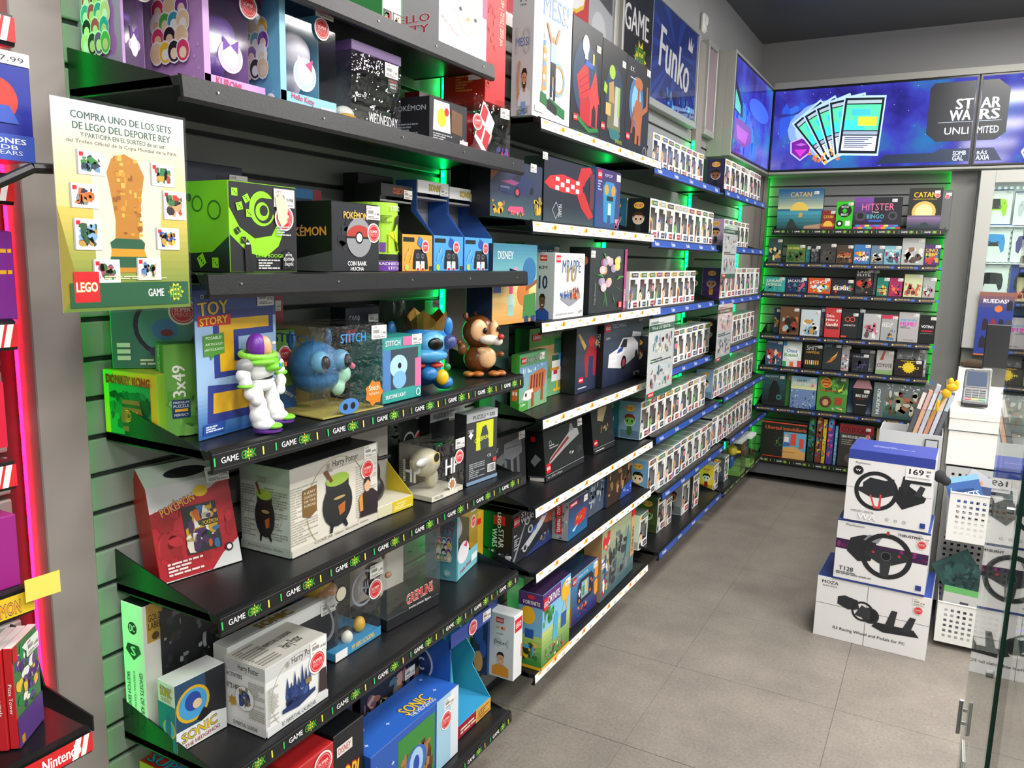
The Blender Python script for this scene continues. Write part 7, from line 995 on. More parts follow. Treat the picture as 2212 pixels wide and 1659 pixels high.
mini(i, 1918, 1947, 600, 'purple and pink card game pair, third shelf of the back wall', 'a02a5c', ['3a2a6a', 'c83a6a', 'e87a30'], '', 'f0f0f0')
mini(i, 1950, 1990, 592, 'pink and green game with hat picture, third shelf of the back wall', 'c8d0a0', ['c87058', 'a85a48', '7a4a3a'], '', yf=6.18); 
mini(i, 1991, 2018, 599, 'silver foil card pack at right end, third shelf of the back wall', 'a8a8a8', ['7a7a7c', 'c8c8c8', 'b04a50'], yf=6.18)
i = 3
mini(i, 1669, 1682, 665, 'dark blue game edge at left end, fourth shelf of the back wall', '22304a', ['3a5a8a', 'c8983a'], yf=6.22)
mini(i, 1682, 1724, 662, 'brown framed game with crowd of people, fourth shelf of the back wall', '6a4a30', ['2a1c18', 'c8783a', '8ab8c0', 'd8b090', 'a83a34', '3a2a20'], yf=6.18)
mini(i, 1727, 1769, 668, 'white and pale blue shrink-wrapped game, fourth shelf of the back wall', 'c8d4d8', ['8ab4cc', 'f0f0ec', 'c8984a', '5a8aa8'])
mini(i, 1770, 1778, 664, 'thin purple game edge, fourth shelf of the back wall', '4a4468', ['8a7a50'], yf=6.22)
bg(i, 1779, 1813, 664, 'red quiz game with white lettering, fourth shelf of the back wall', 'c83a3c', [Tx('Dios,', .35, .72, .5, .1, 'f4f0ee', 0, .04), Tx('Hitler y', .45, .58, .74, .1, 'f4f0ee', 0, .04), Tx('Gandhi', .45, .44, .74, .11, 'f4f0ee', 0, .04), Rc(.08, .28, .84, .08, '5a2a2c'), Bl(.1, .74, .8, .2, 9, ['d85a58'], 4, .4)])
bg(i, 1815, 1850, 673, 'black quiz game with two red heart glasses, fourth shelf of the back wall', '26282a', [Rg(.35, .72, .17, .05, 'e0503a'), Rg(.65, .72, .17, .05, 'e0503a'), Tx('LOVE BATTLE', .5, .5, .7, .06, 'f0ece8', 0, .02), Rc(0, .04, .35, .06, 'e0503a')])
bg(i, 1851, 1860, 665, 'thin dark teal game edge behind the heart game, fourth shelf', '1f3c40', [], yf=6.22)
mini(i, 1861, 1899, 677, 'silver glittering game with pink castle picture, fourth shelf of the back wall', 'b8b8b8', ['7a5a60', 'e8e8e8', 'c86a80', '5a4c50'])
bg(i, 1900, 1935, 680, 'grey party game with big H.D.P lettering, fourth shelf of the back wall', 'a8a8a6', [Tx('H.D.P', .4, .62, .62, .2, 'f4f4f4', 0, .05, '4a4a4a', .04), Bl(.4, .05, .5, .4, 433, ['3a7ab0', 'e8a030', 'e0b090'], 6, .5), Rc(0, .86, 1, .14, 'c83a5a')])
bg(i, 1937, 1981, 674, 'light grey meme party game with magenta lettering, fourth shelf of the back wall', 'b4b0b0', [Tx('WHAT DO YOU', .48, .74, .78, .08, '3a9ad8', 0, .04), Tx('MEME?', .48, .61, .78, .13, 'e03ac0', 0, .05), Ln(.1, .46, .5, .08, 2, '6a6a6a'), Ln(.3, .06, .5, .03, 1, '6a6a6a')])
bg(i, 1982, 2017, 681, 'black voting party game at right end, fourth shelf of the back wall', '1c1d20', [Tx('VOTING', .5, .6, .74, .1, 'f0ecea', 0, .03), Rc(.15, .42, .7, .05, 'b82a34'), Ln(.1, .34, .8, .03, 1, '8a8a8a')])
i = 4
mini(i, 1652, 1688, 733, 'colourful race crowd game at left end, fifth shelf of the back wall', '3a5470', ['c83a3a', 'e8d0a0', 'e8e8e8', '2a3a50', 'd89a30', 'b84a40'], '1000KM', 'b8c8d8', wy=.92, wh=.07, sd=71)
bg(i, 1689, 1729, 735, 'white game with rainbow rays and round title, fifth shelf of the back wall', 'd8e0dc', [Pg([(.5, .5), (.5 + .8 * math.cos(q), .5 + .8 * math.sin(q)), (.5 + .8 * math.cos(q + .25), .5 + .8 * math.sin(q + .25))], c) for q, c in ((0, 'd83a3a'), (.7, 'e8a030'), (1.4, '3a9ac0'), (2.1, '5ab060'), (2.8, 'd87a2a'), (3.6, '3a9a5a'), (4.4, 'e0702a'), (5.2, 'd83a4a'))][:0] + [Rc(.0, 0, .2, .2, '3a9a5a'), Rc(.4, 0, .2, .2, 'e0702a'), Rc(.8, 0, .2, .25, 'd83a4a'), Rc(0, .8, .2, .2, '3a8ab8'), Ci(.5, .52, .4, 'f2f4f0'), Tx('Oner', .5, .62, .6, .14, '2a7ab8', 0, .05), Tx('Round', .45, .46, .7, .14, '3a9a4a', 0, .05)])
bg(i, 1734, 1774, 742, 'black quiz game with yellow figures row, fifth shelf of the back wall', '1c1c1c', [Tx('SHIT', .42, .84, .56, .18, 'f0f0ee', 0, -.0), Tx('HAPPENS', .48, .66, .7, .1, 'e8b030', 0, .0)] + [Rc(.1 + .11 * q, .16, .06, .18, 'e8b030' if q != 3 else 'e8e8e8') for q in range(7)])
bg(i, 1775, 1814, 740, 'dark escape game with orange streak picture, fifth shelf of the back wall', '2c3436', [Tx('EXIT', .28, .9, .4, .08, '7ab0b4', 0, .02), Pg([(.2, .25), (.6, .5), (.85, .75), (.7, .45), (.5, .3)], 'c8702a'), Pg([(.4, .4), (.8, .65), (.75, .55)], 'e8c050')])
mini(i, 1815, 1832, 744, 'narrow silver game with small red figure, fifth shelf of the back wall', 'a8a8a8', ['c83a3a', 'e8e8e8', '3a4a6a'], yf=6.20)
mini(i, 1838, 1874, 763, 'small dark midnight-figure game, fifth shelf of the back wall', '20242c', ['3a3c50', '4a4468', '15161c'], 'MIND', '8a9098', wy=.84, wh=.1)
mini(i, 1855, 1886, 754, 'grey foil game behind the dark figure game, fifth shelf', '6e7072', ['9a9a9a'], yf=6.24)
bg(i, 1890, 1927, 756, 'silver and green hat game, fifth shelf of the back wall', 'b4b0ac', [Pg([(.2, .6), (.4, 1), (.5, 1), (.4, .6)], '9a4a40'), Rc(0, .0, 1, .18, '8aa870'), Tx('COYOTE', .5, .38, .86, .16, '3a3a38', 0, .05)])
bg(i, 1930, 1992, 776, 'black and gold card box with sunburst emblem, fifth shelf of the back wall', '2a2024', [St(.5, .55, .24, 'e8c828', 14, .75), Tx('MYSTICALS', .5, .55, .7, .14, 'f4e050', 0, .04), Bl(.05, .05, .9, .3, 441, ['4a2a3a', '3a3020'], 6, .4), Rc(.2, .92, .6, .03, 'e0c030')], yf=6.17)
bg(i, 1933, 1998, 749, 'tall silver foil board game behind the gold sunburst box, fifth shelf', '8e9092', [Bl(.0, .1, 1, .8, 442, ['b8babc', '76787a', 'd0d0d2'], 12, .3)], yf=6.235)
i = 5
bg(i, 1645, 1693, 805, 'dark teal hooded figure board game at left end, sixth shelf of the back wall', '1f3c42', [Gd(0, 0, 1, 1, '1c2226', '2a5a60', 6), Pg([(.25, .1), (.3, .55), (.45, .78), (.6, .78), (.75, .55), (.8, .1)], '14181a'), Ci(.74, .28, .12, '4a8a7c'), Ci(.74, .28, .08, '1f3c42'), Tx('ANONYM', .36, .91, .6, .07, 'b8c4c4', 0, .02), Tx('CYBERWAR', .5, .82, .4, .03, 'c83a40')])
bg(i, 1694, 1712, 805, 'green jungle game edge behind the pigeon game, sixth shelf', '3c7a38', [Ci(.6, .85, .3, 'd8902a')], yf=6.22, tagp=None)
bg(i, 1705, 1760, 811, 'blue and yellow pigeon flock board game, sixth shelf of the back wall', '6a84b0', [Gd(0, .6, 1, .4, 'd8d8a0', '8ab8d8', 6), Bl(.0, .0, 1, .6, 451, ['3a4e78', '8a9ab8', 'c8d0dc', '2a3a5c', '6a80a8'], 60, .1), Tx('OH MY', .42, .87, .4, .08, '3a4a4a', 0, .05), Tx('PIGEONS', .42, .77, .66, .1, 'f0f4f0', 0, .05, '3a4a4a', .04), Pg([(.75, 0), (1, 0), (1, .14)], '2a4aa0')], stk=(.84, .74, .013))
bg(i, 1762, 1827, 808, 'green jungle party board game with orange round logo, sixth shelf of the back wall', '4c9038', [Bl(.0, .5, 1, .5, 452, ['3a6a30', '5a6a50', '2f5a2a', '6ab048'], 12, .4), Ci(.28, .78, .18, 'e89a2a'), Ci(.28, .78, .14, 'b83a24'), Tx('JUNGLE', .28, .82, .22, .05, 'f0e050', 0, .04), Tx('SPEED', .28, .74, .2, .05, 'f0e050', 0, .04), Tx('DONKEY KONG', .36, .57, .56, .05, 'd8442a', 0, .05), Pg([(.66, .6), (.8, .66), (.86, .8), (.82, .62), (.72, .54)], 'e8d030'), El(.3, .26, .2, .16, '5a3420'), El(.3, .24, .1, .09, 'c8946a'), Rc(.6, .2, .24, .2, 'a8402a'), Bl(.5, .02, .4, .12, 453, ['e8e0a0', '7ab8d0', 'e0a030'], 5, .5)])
def coffin():
    P = aty(6.17, 1836, KZ[i]); w_ = along(P, D(0), 1880); h = ztop(P, 815) - P.z; o = empty('board_game', P, 0, 'black coffin-shaped party game with silver top, sixth shelf of the back wall', 'board game', 'board games on the sixth shelf of the back wall')
    pts = [(.2, 0), (.72, 0), (1, .72), (.78, 1), (.22, 1), (0, .72)]; mb = MB(); mb.prism([(x * w_, 0, y * h) for x, y in pts], (0, .04, 0), mat('1d1e20', .3)); mb.build('carton', o, .001)
    art(o, {'f': [Pg([(0.02, .72), (.98, .72), (.77, .98), (.23, .98)], 'a87a80'), Tx('BAD DAY', .5, .52, .6, .08, 'e8e8e4', 0, .04), Tx('BAD CARDS', .45, .43, .36, .02, 'b83a3a'), Ln(.25, .26, .5, .03, 1, 'b8b8b4')]}, w_, .04, h); pricetag(o, w_ * .72, h * .64, '24.99€', .8)
coffin()
bg(i, 1829, 1892, 812, 'blue board game standing behind the coffin-shaped game, sixth shelf', '2c4a70', [Gd(0, 0, 1, .3, '7a94a8', '2c4a70', 5)], yf=6.235, tagp=None)
bg(i, 1882, 1992, 825, 'wide grey shrink-wrapped farming board game with vertical title, sixth shelf', '6a7474', [Tx('NUSFJORD', .12, .45, .09, .72, 'e0e8e8', 90, .04), Gd(.22, 0, .78, .5, '3a5a58', '6a8a8c', 6), Bl(.25, .1, .72, .7, 461, ['8a8a5a', '4a5a3a', 'a8684a', 'c8c8b8', '5a6a60', '7a3c34'], 22, .3), Bl(.22, .8, .75, .18, 462, ['c8d0d0', 'e8ecec'], 10, .3)], yf=6.165, tagp=None)
i = 6
bg(i, 1641, 1738, 908, 'wide black and sand property board game with orange lettering, lowest shelf', '20241f', [Rc(0, 0, 1, .02, 'd8502a'), Rc(0, .97, 1, .03, 'd8502a'), Pg([(.5, 0), (.5, .3), (.75, .35), (1, .2), (1, 0)], 'd8a860'), Pg([(.5, .3), (.5, .75), (1, .75), (1, .2), (.75, .35)], '5aa8c8'), Tx('Libertad Inmobiliaria', .54, .84, .9, .1, 'c8603a', 0, .05), Rc(.66, .38, .12, .34, 'd84a3a'), Rc(.85, .32, .1, .28, 'd84a3a'), El(.56, .64, .04, .05, 'd8a080'), Rc(.52, .44, .1, .17, 'e8e0d8'), Pg([(.5, .34), (.52, .46), (.64, .46), (.66, .36)], '3a68a8'), Tx('Vive de puntos', .62, .18, .3, .05, 'c8402a', 0, .02), Bl(.28, .3, .2, .35, 471, ['5a7a3a', '3a5030'], 6, .3)], yf=6.18, tagp=None)
for j, (a_, b_, v_, c_, cc, lb) in enumerate(((1741, 1756, 893, '1f3a2c', ['2a6a88', '3a8a4a', '14201a'], 'dark green'), (1758, 1771, 895, '7a3a2c', ['c8984a', '3a2a20', '2a8a9a'], 'brown and red'), (1772, 1780, 905, 'c8a828', ['b02a6a', '2a5aa0', 'e8d040'], 'thin yellow and magenta'), (1782, 1796, 897, '4a3a8a', ['d83a3a', '3a9ad0', 'c86a9a'], 'purple, red and blue'), (1798, 1804, 920, '5a8ab0', ['8ac0d8'], 'thin pale blue'))):
    bg(i, a_, b_, v_, '%s game box spine standing upright on the lowest back wall shelf' % lb, c_, [Bl(.05, .1, .9, .85, 480 + j, cc, 12, .7)], yf=6.17, d=.2, tagp=None)
bg(i, 1807, 1880, 913, 'dark crime case board game with red title band, lowest shelf of the back wall', '3a3634', [Rc(0, .78, 1, .2, '8a2026'), Tx('COLD CASE', .46, .86, .8, .11, '2a1416', 0, .04), Tx('UNA PIZCA DE ASESINATO', .5, .7, .84, .06, 'ece8e4', 0, .03), Ln(.08, .5, .5, .14, 3, '8a8480'), El(.5, .2, .3, .14, '5a504c')], yf=6.17, stk=(.84, .74, .014))
bg(i, 1886, 1960, 925, 'cream and orange block puzzle game partly hidden by the wheel boxes, lowest shelf', 'c0a888', [Rc(0, .4, .4, .3, 'c8683a'), Rc(.4, .0, .6, .4, '6ab0b8'), Tx('MINECRAFT', .65, .7, .5, .12, '3a3a3a', 0, .04)], yf=6.2, tagp=None)
# ================================================================ right side: wheel boxes, counter, cabinet
WC = 'ebebeb'
P = Vector((1.014, 3.645, 0)); w_ = .458
def wheel(x, y, r, W, c='23262a', th=None):
    th = th or r * .2
    return [Rg(x, y, r, th, c, 32), Pg([(x - r * .85, y + .02 * W), (x - r * .85, y - .02), (x - .25 * r, y - r * .35 * W), (x + .25 * r, y - r * .35 * W), (x + r * .85, y - .02), (x + r * .85, y + .06 * W), (x + r * .3, y + r * .25 * W), (x - r * .3, y + r * .25 * W)], '2c2f34'), Pg([(x - r * .22, y - r * .2 * W), (x + r * .22, y - r * .2 * W), (x + r * .15, y - r * .9 * W), (x - r * .15, y - r * .9 * W)], '34373c'), Ci(x, y, r * .2, '14161a'), Rg(x, y, r * .2, r * .03, '5a5e64'), Ci(x - r * .5, y + r * .1 * W, r * .06, 'c0303a', 10), Ci(x + r * .5, y + r * .1 * W, r * .06, 'c0303a', 10)]
h0 = ztop(P, 1250) - 0; h0 = .284
W = w_ / h0
box(P, -2, w_, h0, .34, 'wide white racing wheel and pedals box at the bottom of the stack', WC, cl='d8dadc', ct='27408c', group='racing wheel boxes stacked on the floor', f=[Rc(.0, .555, 1, .006, '4a4c50'), Rc(.46, .0, .004, 1, '4a4c50'), Tx('MOZA', .12, .92, .15, .05, '2a2c30', 0, .03), Tx('RACING', .12, .86, .13, .03, '5a5c60'), Pg([(.2, .6), (.2, .72), (.26, .76), (.38, .72), (.4, .58), (.3, .54)], '2a2d32')] + wheel(.43, .56, .1, W)[:1] + [Ci(.5, .52, .075, '1c1e22'), Rg(.5, .52, .08, .02, '2a2d32'), Pg([(.36, .48), (.42, .66), (.5, .6), (.5, .44)], '34373c'), Pg([(.52, .36), (.55, .44), (.88, .44), (.93, .34), (.62, .3)], '26292d'), Pg([(.63, .4), (.68, .68), (.73, .68), (.71, .4)], '2f3237'), Pg([(.77, .38), (.84, .64), (.89, .63), (.85, .38)], '2f3237'), Tx('R3 Racing Wheel and Pedals for PC', .5, .19, .64, .06, '3a3c40', 0, .02)], tagp=(.9, .9, 1.1), stk=(.9, .77, .02), name='racing_wheel_box', price='299.99€')
P = Vector((1.077, 3.637, h0 + .003)); w2 = .365; h2 = .280; W = w2 / h2
box(P, -2, w2, h2, .30, 'white racing wheel box with purple band, middle of the stack', WC, cl='d4d6da', ct='27408c', group='racing wheel boxes stacked on the floor', f=[Rc(0, .0, 1, .03, '27408c'), Rc(0, .97, 1, .03, '27408c'), Pg([(0, .52), (0, .68), (1, .66), (1, .5)], '3a2044'), Bl(.0, .52, .3, .14, 501, ['8a2a6a', '3a2a6a', '5a1a4a'], 8, .5), Bl(.7, .52, .3, .14, 502, ['8a2a6a', '3a2a6a', '5a1a4a'], 8, .5), Pg([(.13, .5), (.16, .72), (.3, .8), (.46, .8), (.4, .4), (.26, .36)], '26282c'), Pg([(.3, .72), (.36, .82), (.5, .8), (.46, .7)], '8a8e94')] + wheel(.56, .52, .28, W) + [Rc(.545, .865, .03, .055, 'b83a34'), Tx('PlayStation', .2, .92, .2, .04, '3a3c40'), Tx('THRUSTMA', .78, .9, .24, .04, '26282c', 0, .04), Tx('T128', .14, .2, .16, .07, '2a2c30', 0, .02), Ln(.03, .1, .4, .05, 2, '5a5c60'), Rc(.9, .08, .06, .08, '27408c')], tagp=(.93, .9, 1.1), stk=(.92, .8, .02), name='racing_wheel_box', price='169.99€')
P = Vector((1.098, 3.627, h0 + h2 + .007)); w3 = .332; h3 = .335; W = w3 / h3
box(P, -2, w3, h3 - .02, .25, 'white and blue racing wheel and pedals box with large price, top of the stack', WC, cl='d4d6da', ct='35459c', group='racing wheel boxes stacked on the floor', f=[Rc(0, .87, 1, .13, '35459c'), Rc(0, .47, 1, .004, '5a5c60')] + wheel(.36, .46, .26, W)[:2] + [Pg([(.2, .5), (.2, .56), (.28, .64), (.46, .62), (.56, .66), (.58, .5), (.48, .44)], '2a2d33'), Pg([(.29, .4), (.35, .22), (.43, .22), (.43, .42), (.41, .42), (.4, .25), (.36, .25), (.31, .4)], 'd84a50'), Pg([(.6, .36), (.62, .56), (.7, .62), (.94, .46), (.92, .4), (.68, .26)], '24262b'), Pg([(.64, .58), (.66, .72), (.72, .74), (.76, .66), (.7, .5)], '2c2f34'), Pg([(.8, .48), (.86, .62), (.92, .6), (.88, .46)], '34373c'), Tx('PlayStation', .18, .82, .18, .035, '3a3c40'), Ci(.13, .72, .055, '1e2024'), Rg(.13, .72, .062, .006, '1e2024'), Tx('W', .13, .72, .06, .03, 'f0f0f0', 0, .04), Rc(.68, .68, .3, .18, 'f4f4f4'), Tx('169', .8, .8, .16, .075, '2a2a2c', 0, .04), Tx('.99', .93, .82, .06, .03, '2a2a2c', 0, .03), Tx('€', .93, .77, .04, .035, '2a2a2c', 0, .03), Tx('CONSIGUE 1020 PUNTOS', .83, .72, .26, .02, '4a4a4c'), Rc(.74, .64, .24, .04, '26282c'), Tx('WIRELESS / SANS FIL', .22, .15, .28, .025, '4a4c50', 0, .01), Tx('WA', .28, .085, .22, .085, 'ffffff', 0, .06, '8a8e94', .03)] + [Rg(.52 + .1 * j, .09, .018, .005, '5a5c60') for j in range(3)] + [Rc(.9, .05, .06, .07, '27408c')], t=[Ln(.25, .4, .5, .15, 2, '8a94c8')], name='racing_wheel_box')
blob('plush_keyring', None, '2a2b2e', [(1.452, 3.70, .80, .024, .03, .028), (1.475, 3.69, .785, .02, .02, .02)], .004, .9); tag(bpy.data.objects['plush_keyring'], 'small black fluffy keyring ball hanging beside the top wheel box', 'keyring'); bpy.data.objects['plush_keyring'].location = (.0, .0, 0)
# bin with slim shrink-wrapped strips
o = empty('tube_bin', (1.19, 3.98, 0), 0, 'pale grey open bin holding slim leaning packs behind the wheel boxes', 'bin')
mb = MB(); LG = mat('c6c8c8', .4)
for b in ((0, 0, 0, .26, .004, .92), (0, .20, 0, .26, .204, .92), (0, .004, 0, .004, .20, .92), (.256, .004, 0, .26, .20, .92), (.004, .004, .01, .256, .20, .014)): mb.box(*b, LG)
mb.build('bin_body', o)
mb = MB(); mb.box(.19, -.012, .78, .245, -.004, .90, mat('2a2c30', .3)); mb.box(.194, -.0135, .784, .241, -.012, .896, mat('b8bcc0', .2)); mb.build('phone_holder', o)
for j, (dx, c_, lb) in enumerate(((.0, '5a5c62', 'dark grey'), (.024, 'd8a888', 'orange'), (.048, 'c4c6d2', 'silver grey'), (.072, 'd09478', 'rust orange'), (.096, 'd0d2dc', 'pale silver'), (.12, '6c6e78', 'charcoal'))):
    o = empty('slim_pack', (1.20 + dx * .93, 4.03 + .0 * (j % 3), .50), 0, '%s slim plastic-wrapped pack leaning in the bin, %s from left' % (lb, ORDI[j]), 'pack', 'slim packs leaning in the bin'); o.rotation_euler = (math.radians(-4), math.radians(14), 0)
    mb = MB(); mb.box(0, 0, 0, .018, .09, .66 - .03 * (j % 2), mat(c_, .25)); mb.build('card_sleeve', o, .001); mb = MB(); mb.box(.001, -.002, .54, .017, -.0005, .62, mat(['e0d8d0', 'd8b0a8', 'e8e8ec', 'b8d8d0', 'e8d0c0', 'c0d0e0'][j], .25)); mb.build('header_label', o); mb = MB(); mb.box(-.0012, -.001, -.0, -.0006, .091, .62, CLEAR); mb.build('plastic_wrap', o)
o = empty('foil_balloon', (1.435, 4.02, 1.08), 0, 'crumpled yellow foil balloon on a stick above the leaning packs', 'balloon'); mb = MB(); mb.cyl((-.05, 0, -.10), (.01, 0, .02), .004, mat('b8902a', .3), 8); mb.build('stick', o)
blob('foil_body', o, 'e8b41c', [(.01, 0, .03, .02, .012, .022), (.03, 0, .06, .026, .014, .02), (.022, 0, .085, .012, .01, .018), (.045, 0, .075, .01, .01, .02), (-.02, 0, -.03, .008, .006, .03)], .002, .25, 1)
# counter
CW = mat('eceae4', .35, name='white_counter_laminate'); CG = mat('86877f', .45, name='grey_counter_laminate')
o = empty('service_counter', (1.467, 4.11, 0), 0, 'white topped service counter with grey side beside the wheel boxes', 'counter')
mb = MB(); mb.box(0, .0, .985, 2.6, 1.0, 1.02, CW); mb.build('worktop', o, .002)
mb = MB(); mb.box(.002, .004, .93, 2.6, .02, .984, CW); mb.build('fascia_board', o, .001)
mb = MB(); mb.box(.006, .012, .765, 2.6, .03, .925, CW); mb.build('front_board', o, .001)
mb = MB(); mb.box(-.012, .03, .0, .012, 1.9, .93, CG); mb.build('side_panel', o, .002)
mb = MB(); mb.box(.012, .06, .1, 2.6, .99, .76, mat('3a3b40', .6)); mb.build('cabinet_body', o)
def perf(w_, h, px, hole, m, t_=.002, edge=.012):
    """perforated sheet: solid strips around square holes, as real geometry"""
    mb = MB(); nx = int((w_ - 2 * edge) / px); nz = int((h - 2 * edge) / px); ox = (w_ - nx * px) / 2; oz = (h - nz * px) / 2; g_ = (px - hole) / 2
    mb.box(0, 0, 0, w_, t_, oz + g_, m); mb.box(0, 0, h - oz - g_, w_, t_, h, m)
    for j in range(nz):
        z0 = oz + j * px + g_; mb.box(0, 0, z0, ox + g_, t_, z0 + hole, m); mb.box(w_ - ox - g_, 0, z0, w_, t_, z0 + hole, m)
        for i_ in range(nx - 1): x0 = ox + i_ * px + g_ + hole; mb.box(x0, 0, z0, x0 + 2 * g_, t_, z0 + hole, m)
        if j < nz - 1: mb.box(0, 0, z0 + hole, w_, t_, z0 + hole + 2 * g_, m)
    return mb
PW = mat('e4e4e0', .4, name='white_perforated_steel'); PGm = mat('b8b9b8', .4, name='grey_perforated_steel')
o2 = perf(.62, .66, .028, .012, PGm).build('perforated_panel', o, kind='stuff'); o2.location = (.012, -.003, .10)
def basket(z, hz, lab, dp=.30):
    o = empty('perforated_basket', (1.50, 3.80, z), 0, lab, 'basket', 'white perforated baskets on the counter front'); b = perf(.50, hz, .024, .0125, PW).build('front_sheet', o, kind='stuff')
    s = perf(dp, hz, .024, .0125, PW).build('side_sheet', o, kind='stuff'); s.rotation_euler = (0, 0, math.radians(90)); s.location = (.002, .002, 0)
    mb = MB(); mb.box(.002, .002, 0, .50, dp, .003, PW); mb.build('basket_floor', o); mb = MB(); mb.cyl((0, 0, hz), (.5, 0, hz), .004, PW, 8); mb.build('rim', o); return o
basket(.50, .215, 'upper white perforated basket of blister packs on the counter front')
basket(.03, .185, 'lower white perforated basket with shoe-shaped packs near the floor')
def pack(x, y, z, w_, h, a, tilt, lab, cf, ops, grp): 
    o = empty('blister_pack', (x, y, z), a, lab, 'pack', grp); o.rotation_euler = (math.radians(-18), math.radians(tilt), math.radians(a)); mb = MB(); mb.box(0, 0, 0, w_, .012, h, mat(cf, .35)); mb.build('backing_card', o, .001); mb = MB(); mb.box(w_ * .2, -.014, h * .15, w_ * .8, 0, h * .55, PANE); mb.build('blister', o, .004); art(o, {'f': ops}, w_, .012, h)
gk = 'blister packs in the upper basket'
pack(1.512, 3.90, .66, .12, .16, 8, 28, 'silver pack with orange flame mark in the upper basket', 'a8aab0', [Ln(.1, .2, .8, .2, 2, '5a5c60'), Pg([(.4, .6), (.5, .85), (.6, .75), (.5, .5)], 'd8843a')], gk)
pack(1.51, 3.85, .64, .13, .12, 5, -18, 'blue white-lettered pack at the left of the upper basket', '2c5a9c', [Tx('STREETS', .5, .3, .8, .24, 'e8eef4', 0, .03), Rc(0, .8, 1, .2, '7ab0d0')], gk)
pack(1.60, 3.86, .62, .11, .12, -4, 0, 'navy magic racer pack in the middle of the upper basket', '28406c', [Tx('MAGIC RACER', .5, .3, .8, .2, 'b8c8e8', 0, .03)], gk)
pack(1.66, 3.92, .66, .13, .15, -10, 20, 'black pack with yellow lettering at the right of the upper basket', '1c1c1e', [Tx('FAST &', .5, .6, .7, .15, 'f0f0ec', 0, .03), Tx('FURIOUS', .5, .4, .8, .15, 'f0f0ec', 0, .03), St(.4, .85, .1, 'e8c030', 6, .5)], gk)
pack(1.66, 3.85, .61, .13, .12, -6, 3, 'orange and white racing pack at the right of the upper basket', 'c8d0d8', [Tx('MONSTER', .5, .6, .8, .2, '2a3a5a', 0, .03), Rc(0, .1, 1, .25, 'd8842a')], gk)
gk = 'packs in the lower basket'
pack(1.515, 3.86, .115, .17, .15, 4, 4, 'clear blister pack with dark figure at the left of the lower basket', 'b8b8b4', [Rc(0, .82, 1, .18, '5aa858'), Rc(.4, .1, .2, .5, '3a3450')], gk)
pack(1.57, 3.96, .15, .17, .20, 12, -32, 'teal mottled pack leaning at the back of the lower basket', '2c5c58', [Bl(.05, .05, .9, .9, 511, ['1f4442', '3a6a66', '24504c'], 14, .3)], gk)
pack(1.63, 3.92, .12, .16, .19, -12, 24, 'dark teal pack with yellow edge lettering at the right of the lower basket', '24504c', [Bl(.05, .05, .8, .9, 512, ['1c3c3a', '3a7a74', '8a3a34'], 12, .3), Rc(.86, 0, .14, 1, '2a2a20')], gk)
led((1.52, 4.10, .03), (.6, .006, .01), 'purple light strip under the counter front', PURP, PURP, 4)
# card terminal
P = on(2, 1.022, 2097, 876); Q = on(2, 1.022, 2131, 871)
o = empty('card_terminal', (1.512, 4.24, 1.038), -4, 'grey and black card payment terminal on the white counter top', 'card terminal'); o.rotation_euler = (math.radians(28), 0, math.radians(-2))
tw, tl = .108, .27
mb = MB(); mb.box(0, 0, 0, tw, tl, .016, mat('6d7074', .4)); tb_ = mb.build('terminal_body', o, .006); mb = MB(); mb.box(.003, tl * .42, .016, tw - .003, tl - .004, .018, mat('16181c', .3)); mb.build('bezel', o, .001)
mb = MB(); mb.box(.012, tl * .47, .0182, tw - .012, tl - .022, .0186, mat('2c3a50', .75, 0, .35)); mb.build('display', o)
mb = MB(); mb.prism([(-.001, .003, -.016), (-.001, tl - .02, -.016), (-.001, tl - .02, -.001), (-.001, .003, -.001)], (tw + .002, 0, 0), mat('1c1d20', .4)); mb.build('terminal_back', o, .004)
for r_ in range(5):
    for c_ in range(3):
        mb = MB(); x = .012 + c_ * .029; y = .014 + r_ * .019; col = ['c82a3a', 'd8c020', '2a9a3a'][c_] if r_ == 0 else '24262a'; mb.box(x, y, .016, x + .025, y + .013, .0185, mat(col, .35)); mb.build('key', tb_, .001)
mb = MB()
for i_ in range(8): a0 = math.pi * i_ / 8; a1 = math.pi * (i_ + 1) / 8; mb.cyl((.03 - .02 * math.cos(a0), tl + .02 * math.sin(a0), .0), (.03 - .02 * math.cos(a1), tl + .02 * math.sin(a1), .0), .003, BLACK, 8)
mb.build('cable_loop', o)
# support wedge under the terminal
mb = MB(); mb.prism([(1.53, 4.37, 1.0205), (1.53, 4.44, 1.0205), (1.53, 4.44, 1.09)], (.06, 0, 0), mat('d8d6d0', .4)); tag(mb.build('terminal_stand'), 'small white wedge stand behind the card terminal', 'stand')
# monitor seen from behind
o = empty('monitor', (1.605, 4.85, 1.022), -3, 'black flat monitor standing on the counter, back to the camera', 'monitor'); mb = MB(); mb.box(0, 0, .13, .42, .03, .36, mat('1b1c1f', .5)); mb.build('screen_shell', o, .004); mb = MB(); mb.box(.19, .01, 0, .23, .03, .2, BLACK); mb.build('neck', o, .002); mb = MB(); mb.box(.11, -.04, -.0, .31, .12, .012, BLACK); mb.build('foot', o, .003)
mb = MB(); mb.box(1.50, 4.95, 1.0205, 1.66, 5.02, 1.13, mat('d8d8d6', .4)); o = mb.build('white_product_box', None, .001); tag(o, 'white box behind the terminal on the counter', 'box')
blob('fur_hat', None, '4a3c30', [(1.57, 4.985, 1.155, .05, .03, .024), (1.535, 4.985, 1.15, .03, .02, .02), (1.60, 4.985, 1.15, .03, .02, .02)], .004, .95); tag(bpy.data.objects['fur_hat'], 'brown furry hat lying on the white box behind the card terminal', 'hat')
